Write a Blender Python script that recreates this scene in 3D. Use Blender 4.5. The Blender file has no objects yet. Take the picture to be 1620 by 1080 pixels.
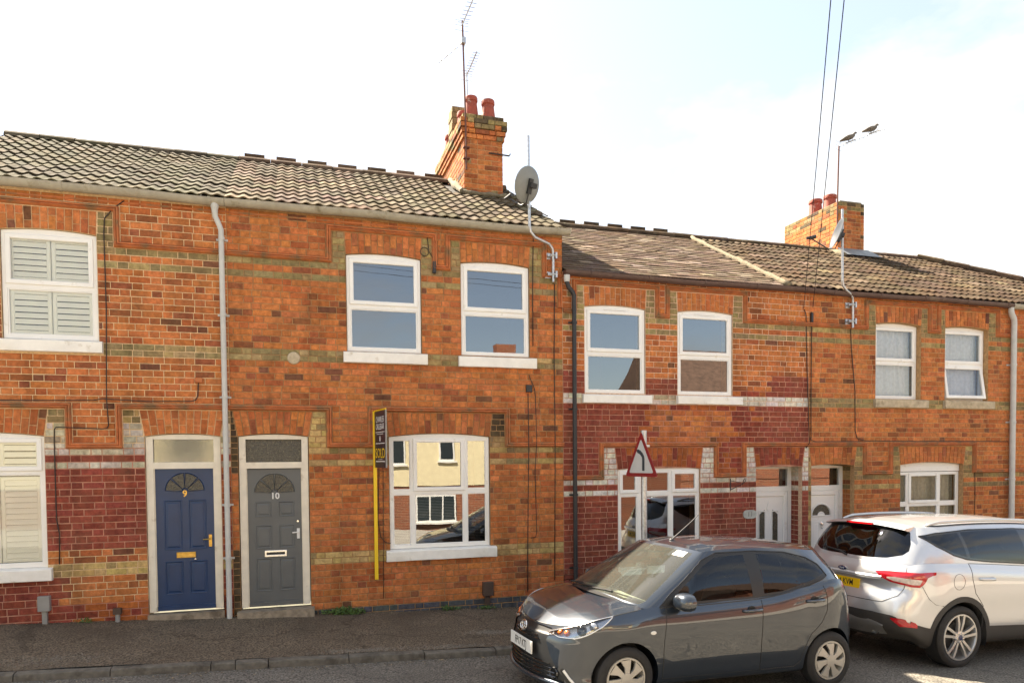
import bpy, bmesh, math, random
from mathutils import Vector, Matrix
from mathutils.bvhtree import BVHTree
R = math.radians
random.seed(7)
scene = bpy.context.scene
col = scene.collection

# ------------------------------------------------------------------ camera
cam_d = bpy.data.cameras.new('camera')
cam = bpy.data.objects.new('camera', cam_d); col.objects.link(cam)
cam_d.sensor_width = 36.0; cam_d.lens = 25.0
cam_d.shift_y = 0.13675; cam_d.clip_start = 0.1; cam_d.clip_end = 3000
_y, _p, _r = R(17.06), R(-1.85), R(-0.49)
_f = Vector((math.sin(_y) * math.cos(_p), math.cos(_y) * math.cos(_p), math.sin(_p)))
_rt = Vector((math.cos(_y), -math.sin(_y), 0)); _up = _rt.cross(_f)
_r2 = math.cos(_r) * _rt + math.sin(_r) * _up; _u2 = -math.sin(_r) * _rt + math.cos(_r) * _up
CAM = Vector((0, -10.86, 2.4))
cam.matrix_world = Matrix(((_r2.x, _u2.x, -_f.x, CAM.x), (_r2.y, _u2.y, -_f.y, CAM.y), (_r2.z, _u2.z, -_f.z, CAM.z), (0, 0, 0, 1)))
scene.camera = cam

# ------------------------------------------------------------------ world, sun, exposure
SUN = Vector((-0.62, 1.0, 1.46)).normalized()          # towards the sun
world = bpy.data.worlds.new('World'); scene.world = world; world.use_nodes = True
wn = world.node_tree; wn.nodes.clear()
wo = wn.nodes.new('ShaderNodeOutputWorld'); wb = wn.nodes.new('ShaderNodeBackground'); wb.inputs[1].default_value = 0.068
sky = wn.nodes.new('ShaderNodeTexSky'); sky.sky_type = 'NISHITA'; sky.sun_disc = False
sky.sun_elevation = math.asin(SUN.z); sky.sun_rotation = math.atan2(SUN.x, SUN.y)
sky.altitude = 60; sky.air_density = 1.0; sky.dust_density = 1.3; sky.ozone_density = 1.0
tc = wn.nodes.new('ShaderNodeTexCoord'); mp = wn.nodes.new('ShaderNodeMapping')
mp.inputs['Scale'].default_value = (1.0, 1.0, 2.2); mp.inputs['Location'].default_value = (5.61, 6.68, 7.16)
cn = wn.nodes.new('ShaderNodeTexNoise'); cn.inputs['Scale'].default_value = 2.1; cn.inputs['Detail'].default_value = 7; cn.inputs['Roughness'].default_value = 0.55
cr = wn.nodes.new('ShaderNodeValToRGB'); cr.color_ramp.elements[0].position = 0.47; cr.color_ramp.elements[0].color = (0.22, 0.22, 0.22, 1); cr.color_ramp.elements[1].position = 0.64
cmx = wn.nodes.new('ShaderNodeMix'); cmx.data_type = 'RGBA'; cmx.inputs[7].default_value = (3.7, 3.68, 3.6, 1)
wn.links.new(tc.outputs['Generated'], mp.inputs[0]); wn.links.new(mp.outputs[0], cn.inputs['Vector'])
wn.links.new(cn.outputs[0], cr.inputs[0]); wn.links.new(cr.outputs[0], cmx.inputs[0])
wn.links.new(sky.outputs[0], cmx.inputs[6]); wn.links.new(cmx.outputs[2], wb.inputs[0]); wn.links.new(wb.outputs[0], wo.inputs[0])
sd = bpy.data.lights.new('sun', 'SUN'); sd.energy = 5.0; sd.angle = R(0.6); sd.color = (1.0, 0.93, 0.82)
sun = bpy.data.objects.new('sun', sd); col.objects.link(sun)
sun.rotation_euler = (-SUN).to_track_quat('-Z', 'Y').to_euler()
scene.view_settings.view_transform = 'Standard'; scene.view_settings.look = 'None'
scene.view_settings.exposure = 2.4; scene.view_settings.gamma = 1.0
scene.view_settings.use_white_balance = True; scene.view_settings.white_balance_temperature = 7150; scene.view_settings.white_balance_tint = 10
scene.render.engine = 'CYCLES'
scene.cycles.max_bounces = 8; scene.cycles.transparent_max_bounces = 12

# ------------------------------------------------------------------ helpers
class MB:
    def __init__(s): s.v = []; s.f = []; s.m = []; s.c = []
    def vert(s, p): s.v.append(tuple(p)); return len(s.v) - 1
    def face(s, idx, mat=0, c=None): s.f.append(tuple(idx)); s.m.append(mat); s.c.append(c)
    def poly(s, pts, mat=0, c=None): s.face([s.vert(p) for p in pts], mat, c)
    def box(s, x0, x1, y0, y1, z0, z1, mat=0, c=None):
        b = len(s.v)
        for z in (z0, z1):
            for (x, y) in ((x0, y0), (x1, y0), (x1, y1), (x0, y1)): s.v.append((x, y, z))
        for q in ((0, 1, 5, 4), (1, 2, 6, 5), (2, 3, 7, 6), (3, 0, 4, 7), (4, 5, 6, 7), (3, 2, 1, 0)): s.face([b + i for i in q], mat, c)
    def obox(s, M, sx, sy, sz, mat=0):
        b = len(s.v)
        for z in (-sz, sz):
            for (x, y) in ((-sx, -sy), (sx, -sy), (sx, sy), (-sx, sy)): s.v.append(tuple(M @ Vector((x, y, z))))
        for q in ((0, 1, 5, 4), (1, 2, 6, 5), (2, 3, 7, 6), (3, 0, 4, 7), (4, 5, 6, 7), (3, 2, 1, 0)): s.face([b + i for i in q], mat)
    def prism(s, pts, y0, y1, mat=0):
        """polygon of (x,z) points (counter-clockwise seen from -y) extruded from y0 (front) to y1"""
        n = len(pts); b = len(s.v)
        for y in (y0, y1):
            for (x, z) in pts: s.v.append((x, y, z))
        s.face([b + i for i in range(n)], mat); s.face([b + n + i for i in reversed(range(n))], mat)
        for i in range(n): j = (i + 1) % n; s.face((b + j, b + i, b + n + i, b + n + j), mat)
    def tube(s, pts, r, n=8, mat=0, cap=True, rs=None):
        pts = [Vector(p) for p in pts]; rings = []
        prev = None
        for i, p in enumerate(pts):
            a = pts[max(i - 1, 0)]; bb = pts[min(i + 1, len(pts) - 1)]
            t = (bb - a).normalized()
            if prev is None:
                up = Vector((0, 0, 1)) if abs(t.z) < 0.9 else Vector((1, 0, 0))
                u = t.cross(up).normalized()
            else:
                u = (prev - t * prev.dot(t))
                u = u.normalized() if u.length > 1e-6 else t.orthogonal().normalized()
            prev = u; w = t.cross(u); rr = rs[i] if rs else r
            rings.append([s.vert(p + (u * math.cos(2 * math.pi * k / n) + w * math.sin(2 * math.pi * k / n)) * rr) for k in range(n)])
        for i in range(len(rings) - 1):
            for k in range(n):
                l = (k + 1) % n; s.face((rings[i][k], rings[i][l], rings[i + 1][l], rings[i + 1][k]), mat)
        if cap: s.face(list(reversed(rings[0])), mat); s.face(rings[-1], mat)
    def lathe(s, prof, M, n=24, mat=0):
        """prof: (r, h) list, revolved about local z of M"""
        rings = []
        for (r, h) in prof:
            rings.append([s.vert(M @ Vector((r * math.cos(2 * math.pi * k / n), r * math.sin(2 * math.pi * k / n), h))) for k in range(n)])
        for i in range(len(rings) - 1):
            for k in range(n):
                l = (k + 1) % n; s.face((rings[i][k], rings[i][l], rings[i + 1][l], rings[i + 1][k]), mat)
    def build(s, name, mats, parent=None, smooth=False, M=None):
        me = bpy.data.meshes.new(name)
        me.from_pydata(s.v, [], s.f)
        for m in (mats if isinstance(mats, (list, tuple)) else [mats]): me.materials.append(m)
        if any(s.m): me.polygons.foreach_set('material_index', s.m)
        if any(c is not None for c in s.c):
            at = me.color_attributes.new('col', 'FLOAT_COLOR', 'CORNER')
            d = []
            for p, c in zip(s.f, s.c):
                c = c or (0, 0, 0)
                for _ in p: d += [c[0], c[1], c[2], 1.0]
            at.data.foreach_set('color', d)
        if smooth:
            me.polygons.foreach_set('use_smooth', [True] * len(me.polygons))
            if smooth != 'all': me.set_sharp_from_angle(angle=R(smooth if smooth is not True else 40))
        me.update()
        return link(name, me, parent, M)

def link(name, me, parent=None, M=None):
    o = bpy.data.objects.new(name, me); col.objects.link(o)
    if parent is not None:
        o.parent = parent
        if M is None and parent.get('_t') is not None:
            o.matrix_parent_inverse = Matrix.Translation(-Vector(parent['_t']))
    if M is not None: o.matrix_basis = M
    return o
def thing(name, label, cat, loc=(0, 0, 0), group=None):
    o = bpy.data.objects.new(name, None); col.objects.link(o); o.location = loc
    o.empty_display_size = 0.2; o['_t'] = tuple(loc)
    return tag(o, label, cat, group)
def tag(o, label, cat, group=None):
    o['label'] = label; o['category'] = cat
    if group: o['group'] = group
    return o
def struct(o): o['kind'] = 'structure'; return o

# ------------------------------------------------------------------ materials
def nt(name):
    m = bpy.data.materials.new(name); m.use_nodes = True; t = m.node_tree
    return m, t, t.nodes['Principled BSDF'], t.nodes, t.links
def rgba(c): return (c[0], c[1], c[2], 1)
def plain(name, c, rough=0.6, metal=0.0, noise=0.12, scale=6.0, bump=0.0, bscale=60, coat=0.0, spec=0.5, stain=None, stain_scale=2.0, stain_at=0.55):
    m, t, b, N, L = nt(name)
    geo = N.new('ShaderNodeNewGeometry'); nz = N.new('ShaderNodeTexNoise'); nz.inputs['Scale'].default_value = scale; nz.inputs['Detail'].default_value = 6
    L.new(geo.outputs['Position'], nz.inputs['Vector'])
    mr = N.new('ShaderNodeMapRange'); mr.inputs[1].default_value = 0.3; mr.inputs[2].default_value = 0.7; mr.inputs[3].default_value = 1 - noise; mr.inputs[4].default_value = 1 + noise
    L.new(nz.outputs[0], mr.inputs[0])
    mul = N.new('ShaderNodeMix'); mul.data_type = 'RGBA'; mul.blend_type = 'MULTIPLY'; mul.inputs[0].default_value = 1
    mul.inputs[6].default_value = rgba(c); L.new(mr.outputs[0], mul.inputs[7]); out = mul.outputs[2]
    if stain:
        n2 = N.new('ShaderNodeTexNoise'); n2.inputs['Scale'].default_value = stain_scale; n2.inputs['Detail'].default_value = 8; n2.inputs['Roughness'].default_value = 0.65
        L.new(geo.outputs['Position'], n2.inputs['Vector'])
        rp = N.new('ShaderNodeMapRange'); rp.inputs[1].default_value = stain_at; rp.inputs[2].default_value = stain_at + 0.14; L.new(n2.outputs[0], rp.inputs[0])
        mx = N.new('ShaderNodeMix'); mx.data_type = 'RGBA'; L.new(rp.outputs[0], mx.inputs[0]); L.new(out, mx.inputs[6]); mx.inputs[7].default_value = rgba(stain); out = mx.outputs[2]
    L.new(out, b.inputs['Base Color'])
    b.inputs['Roughness'].default_value = rough; b.inputs['Metallic'].default_value = metal
    b.inputs['Coat Weight'].default_value = coat; b.inputs['Coat Roughness'].default_value = 0.03; b.inputs['Specular IOR Level'].default_value = spec
    if bump:
        n3 = N.new('ShaderNodeTexNoise'); n3.inputs['Scale'].default_value = bscale; n3.inputs['Detail'].default_value = 4; L.new(geo.outputs['Position'], n3.inputs['Vector'])
        bp = N.new('ShaderNodeBump'); bp.inputs['Strength'].default_value = bump; bp.inputs['Distance'].default_value = 0.01; L.new(n3.outputs[0], bp.inputs['Height']); L.new(bp.outputs[0], b.inputs['Normal'])
    return m
def brickmat(name, blotch=0.5, lichen=None):
    """piece colour comes from the object colour plus the 'col' attribute; grain, fired spots and dirt are noise"""
    m, t, b, N, L = nt(name)
    oi = N.new('ShaderNodeObjectInfo'); at = N.new('ShaderNodeAttribute'); at.attribute_name = 'col'
    add = N.new('ShaderNodeMix'); add.data_type = 'RGBA'; add.blend_type = 'ADD'; add.inputs[0].default_value = 1
    L.new(oi.outputs['Color'], add.inputs[6]); L.new(at.outputs['Color'], add.inputs[7])
    geo = N.new('ShaderNodeNewGeometry')
    n1 = N.new('ShaderNodeTexNoise'); n1.inputs['Scale'].default_value = 14; n1.inputs['Detail'].default_value = 8; n1.inputs['Roughness'].default_value = 0.7
    L.new(geo.outputs['Position'], n1.inputs['Vector'])
    r1 = N.new('ShaderNodeMapRange'); r1.inputs[1].default_value = 0.28; r1.inputs[2].default_value = 0.72; r1.inputs[3].default_value = 1 - blotch; r1.inputs[4].default_value = 1 + blotch * 0.75; L.new(n1.outputs[0], r1.inputs[0])
    m1 = N.new('ShaderNodeMix'); m1.data_type = 'RGBA'; m1.blend_type = 'MULTIPLY'; m1.inputs[0].default_value = 1; L.new(add.outputs[2], m1.inputs[6]); L.new(r1.outputs[0], m1.inputs[7])
    n2 = N.new('ShaderNodeTexNoise'); n2.inputs['Scale'].default_value = 1.9; n2.inputs['Detail'].default_value = 9; n2.inputs['Roughness'].default_value = 0.72; L.new(geo.outputs['Position'], n2.inputs['Vector'])
    r2 = N.new('ShaderNodeMapRange'); r2.inputs[1].default_value = 0.50; r2.inputs[2].default_value = 0.74; r2.inputs[3].default_value = 0; r2.inputs[4].default_value = 0.55; L.new(n2.outputs[0], r2.inputs[0])
    m2 = N.new('ShaderNodeMix'); m2.data_type = 'RGBA'; L.new(r2.outputs[0], m2.inputs[0]); L.new(m1.outputs[2], m2.inputs[6]); m2.inputs[7].default_value = (0.17, 0.10, 0.055, 1)
    mp_ = N.new('ShaderNodeMapping'); mp_.inputs['Scale'].default_value = (2.6, 2.6, 0.55); L.new(geo.outputs['Position'], mp_.inputs[0])        # rain streaks and soot
    n4 = N.new('ShaderNodeTexNoise'); n4.inputs['Scale'].default_value = 1.0; n4.inputs['Detail'].default_value = 7; n4.inputs['Roughness'].default_value = 0.6; L.new(mp_.outputs[0], n4.inputs['Vector'])
    r4 = N.new('ShaderNodeMapRange'); r4.inputs[1].default_value = 0.48; r4.inputs[2].default_value = 0.72; r4.inputs[3].default_value = 1.0; r4.inputs[4].default_value = 0.60; L.new(n4.outputs[0], r4.inputs[0])
    m4 = N.new('ShaderNodeMix'); m4.data_type = 'RGBA'; m4.blend_type = 'MULTIPLY'; m4.inputs[0].default_value = 1; L.new(m2.outputs[2], m4.inputs[6]); L.new(r4.outputs[0], m4.inputs[7]); out_ = m4.outputs[2]
    if lichen:
        n5 = N.new('ShaderNodeTexNoise'); n5.inputs['Scale'].default_value = 7; n5.inputs['Detail'].default_value = 9; n5.inputs['Roughness'].default_value = 0.75; L.new(geo.outputs['Position'], n5.inputs['Vector'])
        r5 = N.new('ShaderNodeMapRange'); r5.inputs[1].default_value = 0.56; r5.inputs[2].default_value = 0.66; r5.inputs[4].default_value = 0.75; L.new(n5.outputs[0], r5.inputs[0])
        m5 = N.new('ShaderNodeMix'); m5.data_type = 'RGBA'; L.new(r5.outputs[0], m5.inputs[0]); L.new(out_, m5.inputs[6]); m5.inputs[7].default_value = rgba(lichen); out_ = m5.outputs[2]
        n6 = N.new('ShaderNodeTexNoise'); n6.inputs['Scale'].default_value = 3.2; n6.inputs['Detail'].default_value = 9; n6.inputs['Roughness'].default_value = 0.8; L.new(geo.outputs['Position'], n6.inputs['Vector'])
        r6 = N.new('ShaderNodeMapRange'); r6.inputs[1].default_value = 0.60; r6.inputs[2].default_value = 0.66; r6.inputs[4].default_value = 0.8; L.new(n6.outputs[0], r6.inputs[0])
        m6 = N.new('ShaderNodeMix'); m6.data_type = 'RGBA'; L.new(r6.outputs[0], m6.inputs[0]); L.new(out_, m6.inputs[6]); m6.inputs[7].default_value = (0.055, 0.055, 0.02, 1); out_ = m6.outputs[2]
    L.new(out_, b.inputs['Base Color']); b.inputs['Roughness'].default_value = 0.9; b.inputs['Specular IOR Level'].default_value = 0.05 if lichen else 0.2
    n3 = N.new('ShaderNodeTexNoise'); n3.inputs['Scale'].default_value = 90; n3.inputs['Detail'].default_value = 5; L.new(geo.outputs['Position'], n3.inputs['Vector'])
    bp = N.new('ShaderNodeBump'); bp.inputs['Strength'].default_value = 0.5; bp.inputs['Distance'].default_value = 0.006; L.new(n3.outputs[0], bp.inputs['Height']); L.new(bp.outputs[0], b.inputs['Normal'])
    return m
def glassmat(name, tint=(0.82, 0.88, 0.86), boost=1.9, base=0.02, rough=0.0, wob=0.0, wscale=3.0, dust=0.0):
    m = bpy.data.materials.new(name); m.use_nodes = True; t = m.node_tree; N = t.nodes; L = t.links; N.clear()
    o = N.new('ShaderNodeOutputMaterial'); mix = N.new('ShaderNodeMixShader'); tr = N.new('ShaderNodeBsdfTransparent'); gl = N.new('ShaderNodeBsdfGlossy'); fr = N.new('ShaderNodeFresnel')
    tr.inputs[0].default_value = rgba(tint); gl.inputs['Roughness'].default_value = rough; gl.inputs[0].default_value = (0.95, 0.97, 1, 1); fr.inputs[0].default_value = 1.52
    ma = N.new('ShaderNodeMath'); ma.operation = 'MULTIPLY_ADD'; ma.inputs[1].default_value = boost; ma.inputs[2].default_value = base; ma.use_clamp = True
    L.new(fr.outputs[0], ma.inputs[0]); L.new(ma.outputs[0], mix.inputs[0]); L.new(tr.outputs[0], mix.inputs[1]); L.new(gl.outputs[0], mix.inputs[2]); L.new(mix.outputs[0], o.inputs[0])
    if dust:
        df = N.new('ShaderNodeBsdfDiffuse'); df.inputs[0].default_value = (0.62, 0.62, 0.52, 1); mx2 = N.new('ShaderNodeMixShader'); mx2.inputs[0].default_value = dust
        L.new(mix.outputs[0], mx2.inputs[1]); L.new(df.outputs[0], mx2.inputs[2]); L.new(mx2.outputs[0], o.inputs[0])
    if wob:
        geo = N.new('ShaderNodeNewGeometry'); nz = N.new('ShaderNodeTexNoise'); nz.inputs['Scale'].default_value = wscale; L.new(geo.outputs['Position'], nz.inputs['Vector'])
        bp = N.new('ShaderNodeBump'); bp.inputs['Strength'].default_value = wob; bp.inputs['Distance'].default_value = 0.02; L.new(nz.outputs[0], bp.inputs['Height']); L.new(bp.outputs[0], gl.inputs['Normal']); L.new(bp.outputs[0], fr.inputs['Normal'])
    return m
def grit(name, c1, c2, scale=220, rough=0.9, patch=(0.06, 0.05, 0.045), bump=0.6):
    m, t, b, N, L = nt(name)
    geo = N.new('ShaderNodeNewGeometry')
    v = N.new('ShaderNodeTexNoise'); v.inputs['Scale'].default_value = scale; v.inputs['Detail'].default_value = 3; L.new(geo.outputs['Position'], v.inputs['Vector'])
    rp = N.new('ShaderNodeValToRGB'); rp.color_ramp.elements[0].position = 0.35; rp.color_ramp.elements[1].position = 0.68
    rp.color_ramp.elements[0].color = rgba(c1); rp.color_ramp.elements[1].color = rgba(c2); L.new(v.outputs[0], rp.inputs[0])
    n = N.new('ShaderNodeTexNoise'); n.inputs['Scale'].default_value = 0.9; n.inputs['Detail'].default_value = 9; n.inputs['Roughness'].default_value = 0.7; L.new(geo.outputs['Position'], n.inputs['Vector'])
    r2 = N.new('ShaderNodeMapRange'); r2.inputs[1].default_value = 0.45; r2.inputs[2].default_value = 0.68; r2.inputs[4].default_value = 0.7; L.new(n.outputs[0], r2.inputs[0])
    mx = N.new('ShaderNodeMix'); mx.data_type = 'RGBA'; L.new(r2.outputs[0], mx.inputs[0]); L.new(rp.outputs[0], mx.inputs[6]); mx.inputs[7].default_value = rgba(patch)
    wn_ = N.new('ShaderNodeTexNoise'); wn_.inputs['Scale'].default_value = 2.5; wn_.inputs['Detail'].default_value = 6; L.new(geo.outputs['Position'], wn_.inputs['Vector'])
    wa = N.new('ShaderNodeVectorMath'); wa.operation = 'MULTIPLY_ADD'; wa.inputs[1].default_value = (0.7, 0.7, 0.0); L.new(wn_.outputs['Color'], wa.inputs[0]); L.new(geo.outputs['Position'], wa.inputs[2])
    vo = N.new('ShaderNodeTexVoronoi'); vo.feature = 'DISTANCE_TO_EDGE'; vo.inputs['Scale'].default_value = 0.55; L.new(wa.outputs[0], vo.inputs['Vector'])           # hairline cracks
    rc = N.new('ShaderNodeMapRange'); rc.inputs[1].default_value = 0.003; rc.inputs[2].default_value = 0.012; rc.inputs[3].default_value = 0.68; rc.inputs[4].default_value = 1.0; L.new(vo.outputs['Distance'], rc.inputs[0])
    mc = N.new('ShaderNodeMix'); mc.data_type = 'RGBA'; mc.blend_type = 'MULTIPLY'; mc.inputs[0].default_value = 1; L.new(mx.outputs[2], mc.inputs[6]); L.new(rc.outputs[0], mc.inputs[7])
    L.new(mc.outputs[2], b.inputs['Base Color']); b.inputs['Roughness'].default_value = rough; b.inputs['Specular IOR Level'].default_value = 0.3
    bp = N.new('ShaderNodeBump'); bp.inputs['Strength'].default_value = bump; bp.inputs['Distance'].default_value = 0.008; L.new(v.outputs[0], bp.inputs['Height']); L.new(bp.outputs[0], b.inputs['Normal'])
    return m

M_BRICK = brickmat('brick_clay')
M_TILE = brickmat('roof_tile', 0.4, (0.135, 0.125, 0.088))
M_TERRA = plain('terracotta', (0.48, 0.15, 0.05), 0.85, noise=0.3, scale=9, bump=0.3, stain=(0.23, 0.13, 0.06), stain_scale=4.5, stain_at=0.49)
MORT = {9: plain('mortar_cream', (0.62, 0.44, 0.25), 0.95, noise=0.2, scale=25, bump=0.4), 10: plain('mortar_dull', (0.33, 0.19, 0.085), 0.95, noise=0.25, scale=20, bump=0.4),
        11: plain('mortar_pale', (0.62, 0.42, 0.28), 0.95, noise=0.2, scale=25, bump=0.4), 12: plain('mortar_sand', (0.44, 0.26, 0.12), 0.95, noise=0.25, scale=20, bump=0.4)}
MORT[13] = MORT[12]
M_PMORT = plain('painted_mortar', (0.42, 0.20, 0.13), 0.9, noise=0.35, scale=6, bump=0.3)
M_UPVC = plain('upvc_white', (0.80, 0.79, 0.75), 0.35, noise=0.04, scale=3, stain=(0.62, 0.585, 0.50), stain_scale=6, stain_at=0.60)
M_WPAINT = plain('white_paint', (0.80, 0.78, 0.72), 0.6, noise=0.06, scale=8, bump=0.25, stain=(0.52, 0.46, 0.36), stain_scale=5, stain_at=0.62)
M_OLDWHITE = plain('old_cream_paint', (0.72, 0.66, 0.54), 0.6, noise=0.08, scale=7, bump=0.2, stain=(0.42, 0.33, 0.22), stain_scale=4, stain_at=0.60)
M_STONE = plain('sill_stone', (0.46, 0.38, 0.26), 0.9, noise=0.2, scale=12, bump=0.4, stain=(0.24, 0.19, 0.12), stain_scale=5, stain_at=0.56)
M_BLUE = plain('blue_gloss_paint', (0.005, 0.032, 0.10), 0.38, noise=0.12, scale=5, bump=0.08, bscale=40, stain=(0.014, 0.042, 0.10), stain_scale=7, stain_at=0.66)
M_GREYD = plain('grey_gloss_paint', (0.095, 0.103, 0.105), 0.42, noise=0.08, scale=5, bump=0.08, bscale=40)
M_BRASS = plain('brass', (0.52, 0.34, 0.09), 0.3, metal=0.9, noise=0.2, scale=20)
M_CHROME = plain('chrome', (0.75, 0.74, 0.72), 0.15, metal=1.0, noise=0.03)
M_ALU = plain('galvanised_steel', (0.50, 0.51, 0.52), 0.42, metal=0.85, noise=0.2, scale=30)
M_PIPEG = plain('grey_pipe_paint', (0.50, 0.50, 0.47), 0.55, noise=0.08, scale=8, stain=(0.33, 0.30, 0.25), stain_scale=4, stain_at=0.62)
M_GUTL = plain('old_grey_gutter', (0.35, 0.32, 0.25), 0.75, noise=0.15, scale=8, stain=(0.19, 0.16, 0.10), stain_scale=4, stain_at=0.55)
M_GUTB = plain('brown_gutter', (0.085, 0.045, 0.035), 0.5, noise=0.15, scale=8, stain=(0.13, 0.09, 0.06), stain_scale=4, stain_at=0.58)
M_BLACKP = plain('black_pipe', (0.02, 0.02, 0.021), 0.5, noise=0.2)
M_CABLE = plain('dark_cable', (0.035, 0.022, 0.016), 0.7, noise=0.2)
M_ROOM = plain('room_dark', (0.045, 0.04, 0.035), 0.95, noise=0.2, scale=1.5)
M_BLIND = plain('shutter_white', (0.88, 0.87, 0.80), 0.5, noise=0.03)
M_NET = plain('net_curtain', (0.62, 0.65, 0.70), 0.9, noise=0.1, scale=20)
M_NETD = plain('curtain_beige', (0.42, 0.36, 0.28), 0.9, noise=0.15, scale=14)
M_GLASS = glassmat('window_glass', (0.80, 0.86, 0.84), 3.6, 0.05, wob=0.03, wscale=1.6)
M_GLASSC = glassmat('window_glass_clear', (0.97, 0.99, 0.97), 1.5, 0.0, wob=0.012, wscale=2.0)
M_OBSC = glassmat('obscure_glass', (0.50, 0.47, 0.36), 2.6, 0.04, rough=0.13, wob=0.06, wscale=7)
M_OBSCD = plain('pebbled_glass', (0.05, 0.045, 0.03), 0.22, noise=0.75, scale=55, bump=1.0, bscale=60, spec=0.6, stain=(0.13, 0.11, 0.065), stain_scale=38, stain_at=0.52)
M_ASPH = grit('pavement_asphalt', (0.045, 0.033, 0.022), (0.23, 0.18, 0.125), 48, patch=(0.07, 0.053, 0.036))
M_ROAD = grit('road_asphalt', (0.05, 0.045, 0.038), (0.27, 0.245, 0.205), 48, patch=(0.10, 0.09, 0.074))
M_KERB = plain('kerb_concrete', (0.13, 0.115, 0.092), 0.95, noise=0.25, scale=14, bump=0.5, stain=(0.07, 0.06, 0.047), stain_scale=4, stain_at=0.5)
M_SLATEROOF = M_TILE
M_MORTARW = plain('flaunching', (0.17, 0.14, 0.09), 0.95, noise=0.3, scale=18, bump=0.7)
M_LEAD = plain('lead_flashing', (0.22, 0.24, 0.25), 0.5, metal=0.3, noise=0.2)
M_POT = plain('chimney_pot_clay', (0.30, 0.06, 0.035), 0.75, noise=0.2, scale=10, bump=0.2, stain=(0.6, 0.52, 0.45), stain_scale=6, stain_at=0.60)
M_LEAF = plain('weed_leaf', (0.07, 0.13, 0.025), 0.6, noise=0.3, scale=30)
M_YELLOW = plain('yellow_post', (0.80, 0.52, 0.01), 0.45, noise=0.05)
M_NAVY = plain('board_navy', (0.014, 0.016, 0.03), 0.4, noise=0.05)
M_TXTW = plain('print_white', (0.7, 0.7, 0.68), 0.5, noise=0.0)
M_TXTY = plain('print_yellow', (0.85, 0.55, 0.02), 0.5, noise=0.0)
M_TXTK = plain('print_black', (0.012, 0.012, 0.012), 0.5, noise=0.0)
M_GREYBOX = plain('grey_plastic', (0.27, 0.26, 0.24), 0.6, noise=0.1)
M_BROWNBOX = plain('brown_plastic', (0.07, 0.042, 0.028), 0.6, noise=0.15)

# colours of clay pieces
def jit(c, a=0.14):
    k = 1 + random.uniform(-a, a); return (c[0] * k, c[1] * k * random.uniform(0.93, 1.07), c[2] * k * random.uniform(0.9, 1.1))
def brick_colour(cat):
    r = random.random()
    if cat == 'red':
        if r < 0.70: return jit((0.51, 0.172, 0.058), 0.15)
        if r < 0.88: return jit((0.42, 0.125, 0.044), 0.14)
        if r < 0.975: return jit((0.30, 0.098, 0.042), 0.18)
        return jit((0.19, 0.078, 0.042), 0.2)
    if cat == 'buff': return jit((0.27, 0.205, 0.095), 0.18) if r < 0.82 else jit((0.38, 0.28, 0.125), 0.15)
    if cat == 'yellow': return jit((0.50, 0.35, 0.14), 0.14) if r < 0.85 else jit((0.33, 0.24, 0.11), 0.15)
    if cat == 'oldyellow': return jit((0.42, 0.29, 0.12), 0.2) if r < 0.5 else jit((0.25, 0.18, 0.085), 0.2)
    if cat == 'white': return jit((0.66, 0.61, 0.52), 0.10)
    if cat == 'oldwhite': return jit((0.60, 0.53, 0.42), 0.12) if r < 0.7 else jit((0.40, 0.33, 0.22), 0.15)
    if cat == 'maroon': return jit((0.27, 0.066, 0.042), 0.16)
    if cat == 'maroon_worn': return jit((0.26, 0.058, 0.036), 0.15) if r < 0.55 else jit((0.40, 0.115, 0.036), 0.16)
    if cat == 'blue': return jit((0.075, 0.08, 0.085), 0.15)
    if cat == 'dark': return jit((0.085, 0.06, 0.035), 0.3)
    return jit((0.4, 0.12, 0.04))

# ------------------------------------------------------------------ brickwork
def brick_mesh(name, w, h, d=0.10, ch=0.006):
    b = MB(); x, z = w / 2, h / 2
    A = [(-x + ch, 0, -z + ch), (x - ch, 0, -z + ch), (x - ch, 0, z - ch), (-x + ch, 0, z - ch)]
    B = [(-x, ch, -z), (x, ch, -z), (x, ch, z), (-x, ch, z)]
    C = [(-x, d, -z), (x, d, -z), (x, d, z), (-x, d, z)]
    b.v = A + B + C
    b.face((0, 1, 2, 3))
    for i in range(4):
        j = (i + 1) % 4
        b.face((4 + i, 4 + j, j, i)); b.face((8 + i, 8 + j, 4 + j, 4 + i))
    me = bpy.data.meshes.new(name); me.from_pydata(b.v, [], b.f); me.materials.append(M_BRICK); me.update()
    return me
ME_S = brick_mesh('brick_stretcher', 0.252, 0.0805)
ME_H = brick_mesh('brick_header', 0.121, 0.0805)
ME_DIM = {id(ME_S): (0.252, 0.0805), id(ME_H): (0.121, 0.0805)}

def row_bounds(dz, zlow):
    z = [0.10]
    def to(a, n):
        s = z[-1]
        for i in range(1, n + 1): z.append(s + (a - s) * i / n)
    to(0.19, 1); to(0.86, 7); to(1.035, 2); to(2.314, 14); to(2.585, 3); to(2.66, 1); to(3.84, 13); to(4.01, 2); to(5.02, 11); to(5.30, 3); to(5.375, 1); to(5.96, 6)
    lo = []
    k = 0.10
    while k > zlow - dz: k -= 0.0915; lo.insert(0, k)
    return [q + dz for q in lo + z]

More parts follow.
